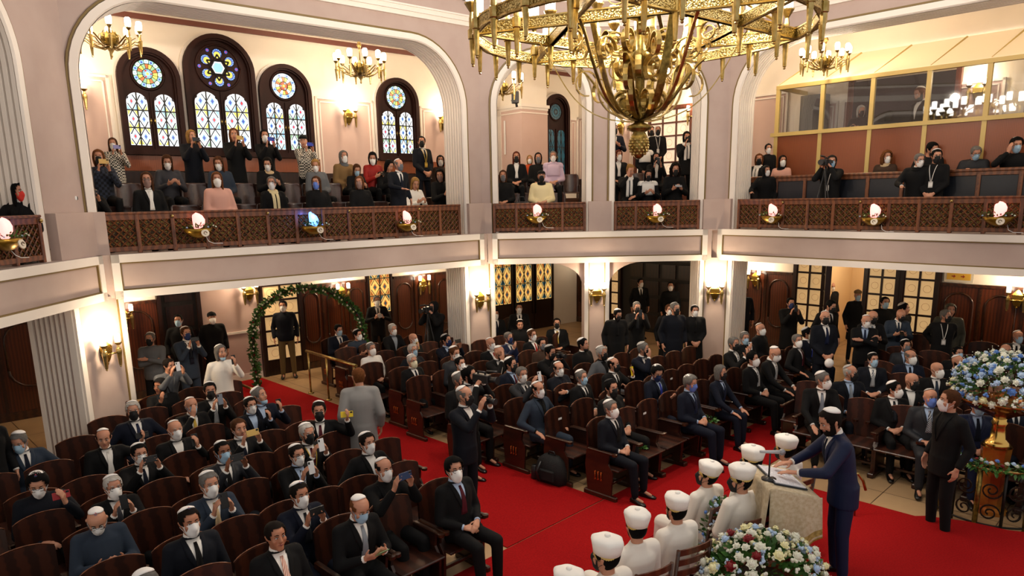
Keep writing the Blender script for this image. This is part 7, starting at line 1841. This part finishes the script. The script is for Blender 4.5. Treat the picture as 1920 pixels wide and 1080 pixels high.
p = atz(1003, 898, 0); b = MB(); b.lathe([(.05, 0), (.055, .01), (.055, .17), (.04, .19), (.04, .2), (.004, .2)], 16); tag(b.obj('lens_case', black, None, T(p.x, p.y, .014)), 'black cylindrical lens case beside the camera backpack', 'lens case')
# cameras held by the crew
def cam_at(i_label, kind, label):
    for root, M, p, sc_, lab, *_ in ALLP:
        if lab == i_label:
            mid = (p.wr[1] + p.wr[-1]) / 2 + (p.hd[1][0].normalized() + p.hd[-1][0].normalized()) * .05; X = M @ T(mid) @ RZ(0)
            r = empty('video_camera' if kind == 'v' else 'photo_camera', X, label, 'camera')
            if kind == 'v':
                b = MB(); b.bbox(-.05, .05, -.14, .12, -.05, .07, .01); b.tube([(0, -.08, .1), (0, .06, .1)], .014, 6); b.box(-.01, .01, -.08, -.06, .06, .1); b.box(-.01, .01, .04, .06, .06, .1); b.obj('body', black, r)
                b = MB(); b.tube([(0, .1, .01), (0, .2, .01), (0, .26, .01)], [.035, .04, .055], 14); b.obj('lens', black, r); b = MB(); b.box(-.13, -.06, -.02, -.01, -.01, .05, 0); b.box(-.125, -.065, -.024, -.02, -.005, .045, 1); b.obj('screen', [black, mat('lit_screen', (.4, .7, 1), .4, emit=1.5)], r)
                b = MB(); b.tube([(0, .08, .12), (0, .26, .13)], .017, 8); b.obj('microphone', black, r)
            else:
                b = MB(); b.bbox(-.07, .07, -.03, .03, -.045, .04, .008); b.bbox(-.025, .025, -.03, .025, .035, .065, .006); b.obj('body', black, r); b = MB(); b.tube([(0, .02, 0), (0, .1, 0), (0, .13, 0)], [.034, .036, .04], 14); b.obj('lens', black, r)
            return X
cam_at('cameraman with black mask shouldering a video camera', 'v', 'black video camera with a lit blue screen held by the cameraman on the aisle')
cam_at('photographer in navy suit standing on the aisle edge', 'p', 'black photo camera held to the eye by the photographer on the aisle')
cam_at('person with a small camera before a black mask', 'p', 'small black camera held before a black mask in the middle block')
for lab, nl in (('cameraman in black hood by the dark panelling', 'black video camera on a tripod by the dark panelling'), ('cameraman in black hood behind a tripod in the right gallery', 'black video camera on a tripod in the right gallery')):
    X = cam_at(lab, 'v', nl); tr_ = X.translation; zf = 0.0 if 'panelling' in nl else 2.96
    b = MB()
    for q in range(3): a = 2 * pi * q / 3 + .4; b.tube([(0, 0, tr_.z - .09), (.3 * cos(a), .3 * sin(a), zf + .01)], [.014, .01], 6)
    b.tube([(0, 0, tr_.z - .35), (0, 0, tr_.z - .06)], .02, 8); tag(b.obj('tripod', black, None, T(tr_.x, tr_.y, 0)), nl.replace('video camera on a tripod', 'tripod under the video camera'), 'tripod')
# kippah held low, paper, note sheets
def at_person(lab_part):
    for q in ALLP:
        if lab_part in q[4]: return q
q = at_person('holding a white kippah before'); b = MB(); b.lathe([(.09, 0), (.085, .02), (.05, .045), (.004, .055)], 20); hp = q[1] @ ((q[2].wr[1] + q[2].wr[-1]) / 2 + V3(0, .06, -.13)); tag(b.obj('kippah', kipw, None, T(hp) @ RZ(q[1].to_euler().z) @ RX(R(-80))), 'white kippah held in the hands of the tall person before the doorway', 'kippah')
q = at_person('white paper before the amber'); b = MB(); b.box(-.05, .05, -.002, .002, -.07, .07); tag(b.obj('paper_sheet', whiteg, None, q[1] @ T((q[2].wr[1] + q[2].wr[-1]) / 2 + V3(0, .1, .06)) @ RX(-.6) @ RY(.4)), 'white paper held before the amber window', 'paper')
q = at_person('holding a green paper'); b = MB(); b.box(-.05, .05, -.003, .003, -.07, .07); tag(b.obj('folded_paper', mat('green_card', hx('7FA070'), .7), None, q[1] @ T((q[2].wr[1] + q[2].wr[-1]) / 2 + V3(0, .1, .05)) @ RX(-.9)), 'green folded card held by the person with the silver tie', 'card')
q = at_person('writing on a pad'); b = MB(); b.box(-.1, .1, -.14, .14, 0, .012); tag(b.obj('notepad', whiteg, None, q[1] @ T(0, .42, .62) @ RX(.2)), 'white notepad on the lap of the blonde person writing', 'notepad')
# security camera on the left pier
P = FA.on(128, 372, WO - .02)[2]; r = empty('security_camera', T(P) @ RZ(R(40 + 180)), 'white security camera fixed to the pier left of the balustrade', 'security camera')
b = MB(); b.lathe([(.035, 0), (.035, .02), (.015, .03)], 12, 0, True, T(.1, 0, 0) @ RX(-pi / 2)); b.tube([(.1, .02, 0), (.1, .08, -.01), (.06, .12, 0)], .012, 6); b.obj('bracket', whiteg, r)
b = MB(); b.bbox(-.09, .07, .09, .15, -.03, .03, .01); b.obj('housing', whiteg, r); b = MB(); b.tube([(-.09, .12, 0), (-.1, .12, 0)], .024, 12); b.obj('lens', black, r)
# black loudspeaker under the rear gallery chandelier
P = FB.on(966, 183, 2.9)[2]; r = empty('loudspeaker', T(P) @ RZ(R(10)), 'black wall loudspeaker beside the chandelier of the left rear arch', 'loudspeaker')
b = MB(); b.bbox(-.08, .08, -.08, .08, -.14, .14, .015); b.obj('cabinet', black, r); b = MB(); b.tube([(.02, 0, -.12), (.04, 0, -.22)], .03, 8); b.tube([(0, .05, 0), (0, .55, 0)], .012, 6); b.obj('bracket', black, r)
# stacked bags between the rear seats
P = FB.on(978, 368, .5)[2]
r = empty('handbag', T(P.x, P.y, 3.2) @ RZ(.1), 'black handbag standing between two sitters at the left rear rail', 'handbag'); b = MB(); b.bbox(-.16, .16, -.07, .07, .42, .68, .03); b.obj('body', black, r); b = MB(); b.tube([(-.07, 0, .67), (-.05, 0, .78), (.05, 0, .78), (.07, 0, .67)], .01, 6); b.obj('handle', black, r)
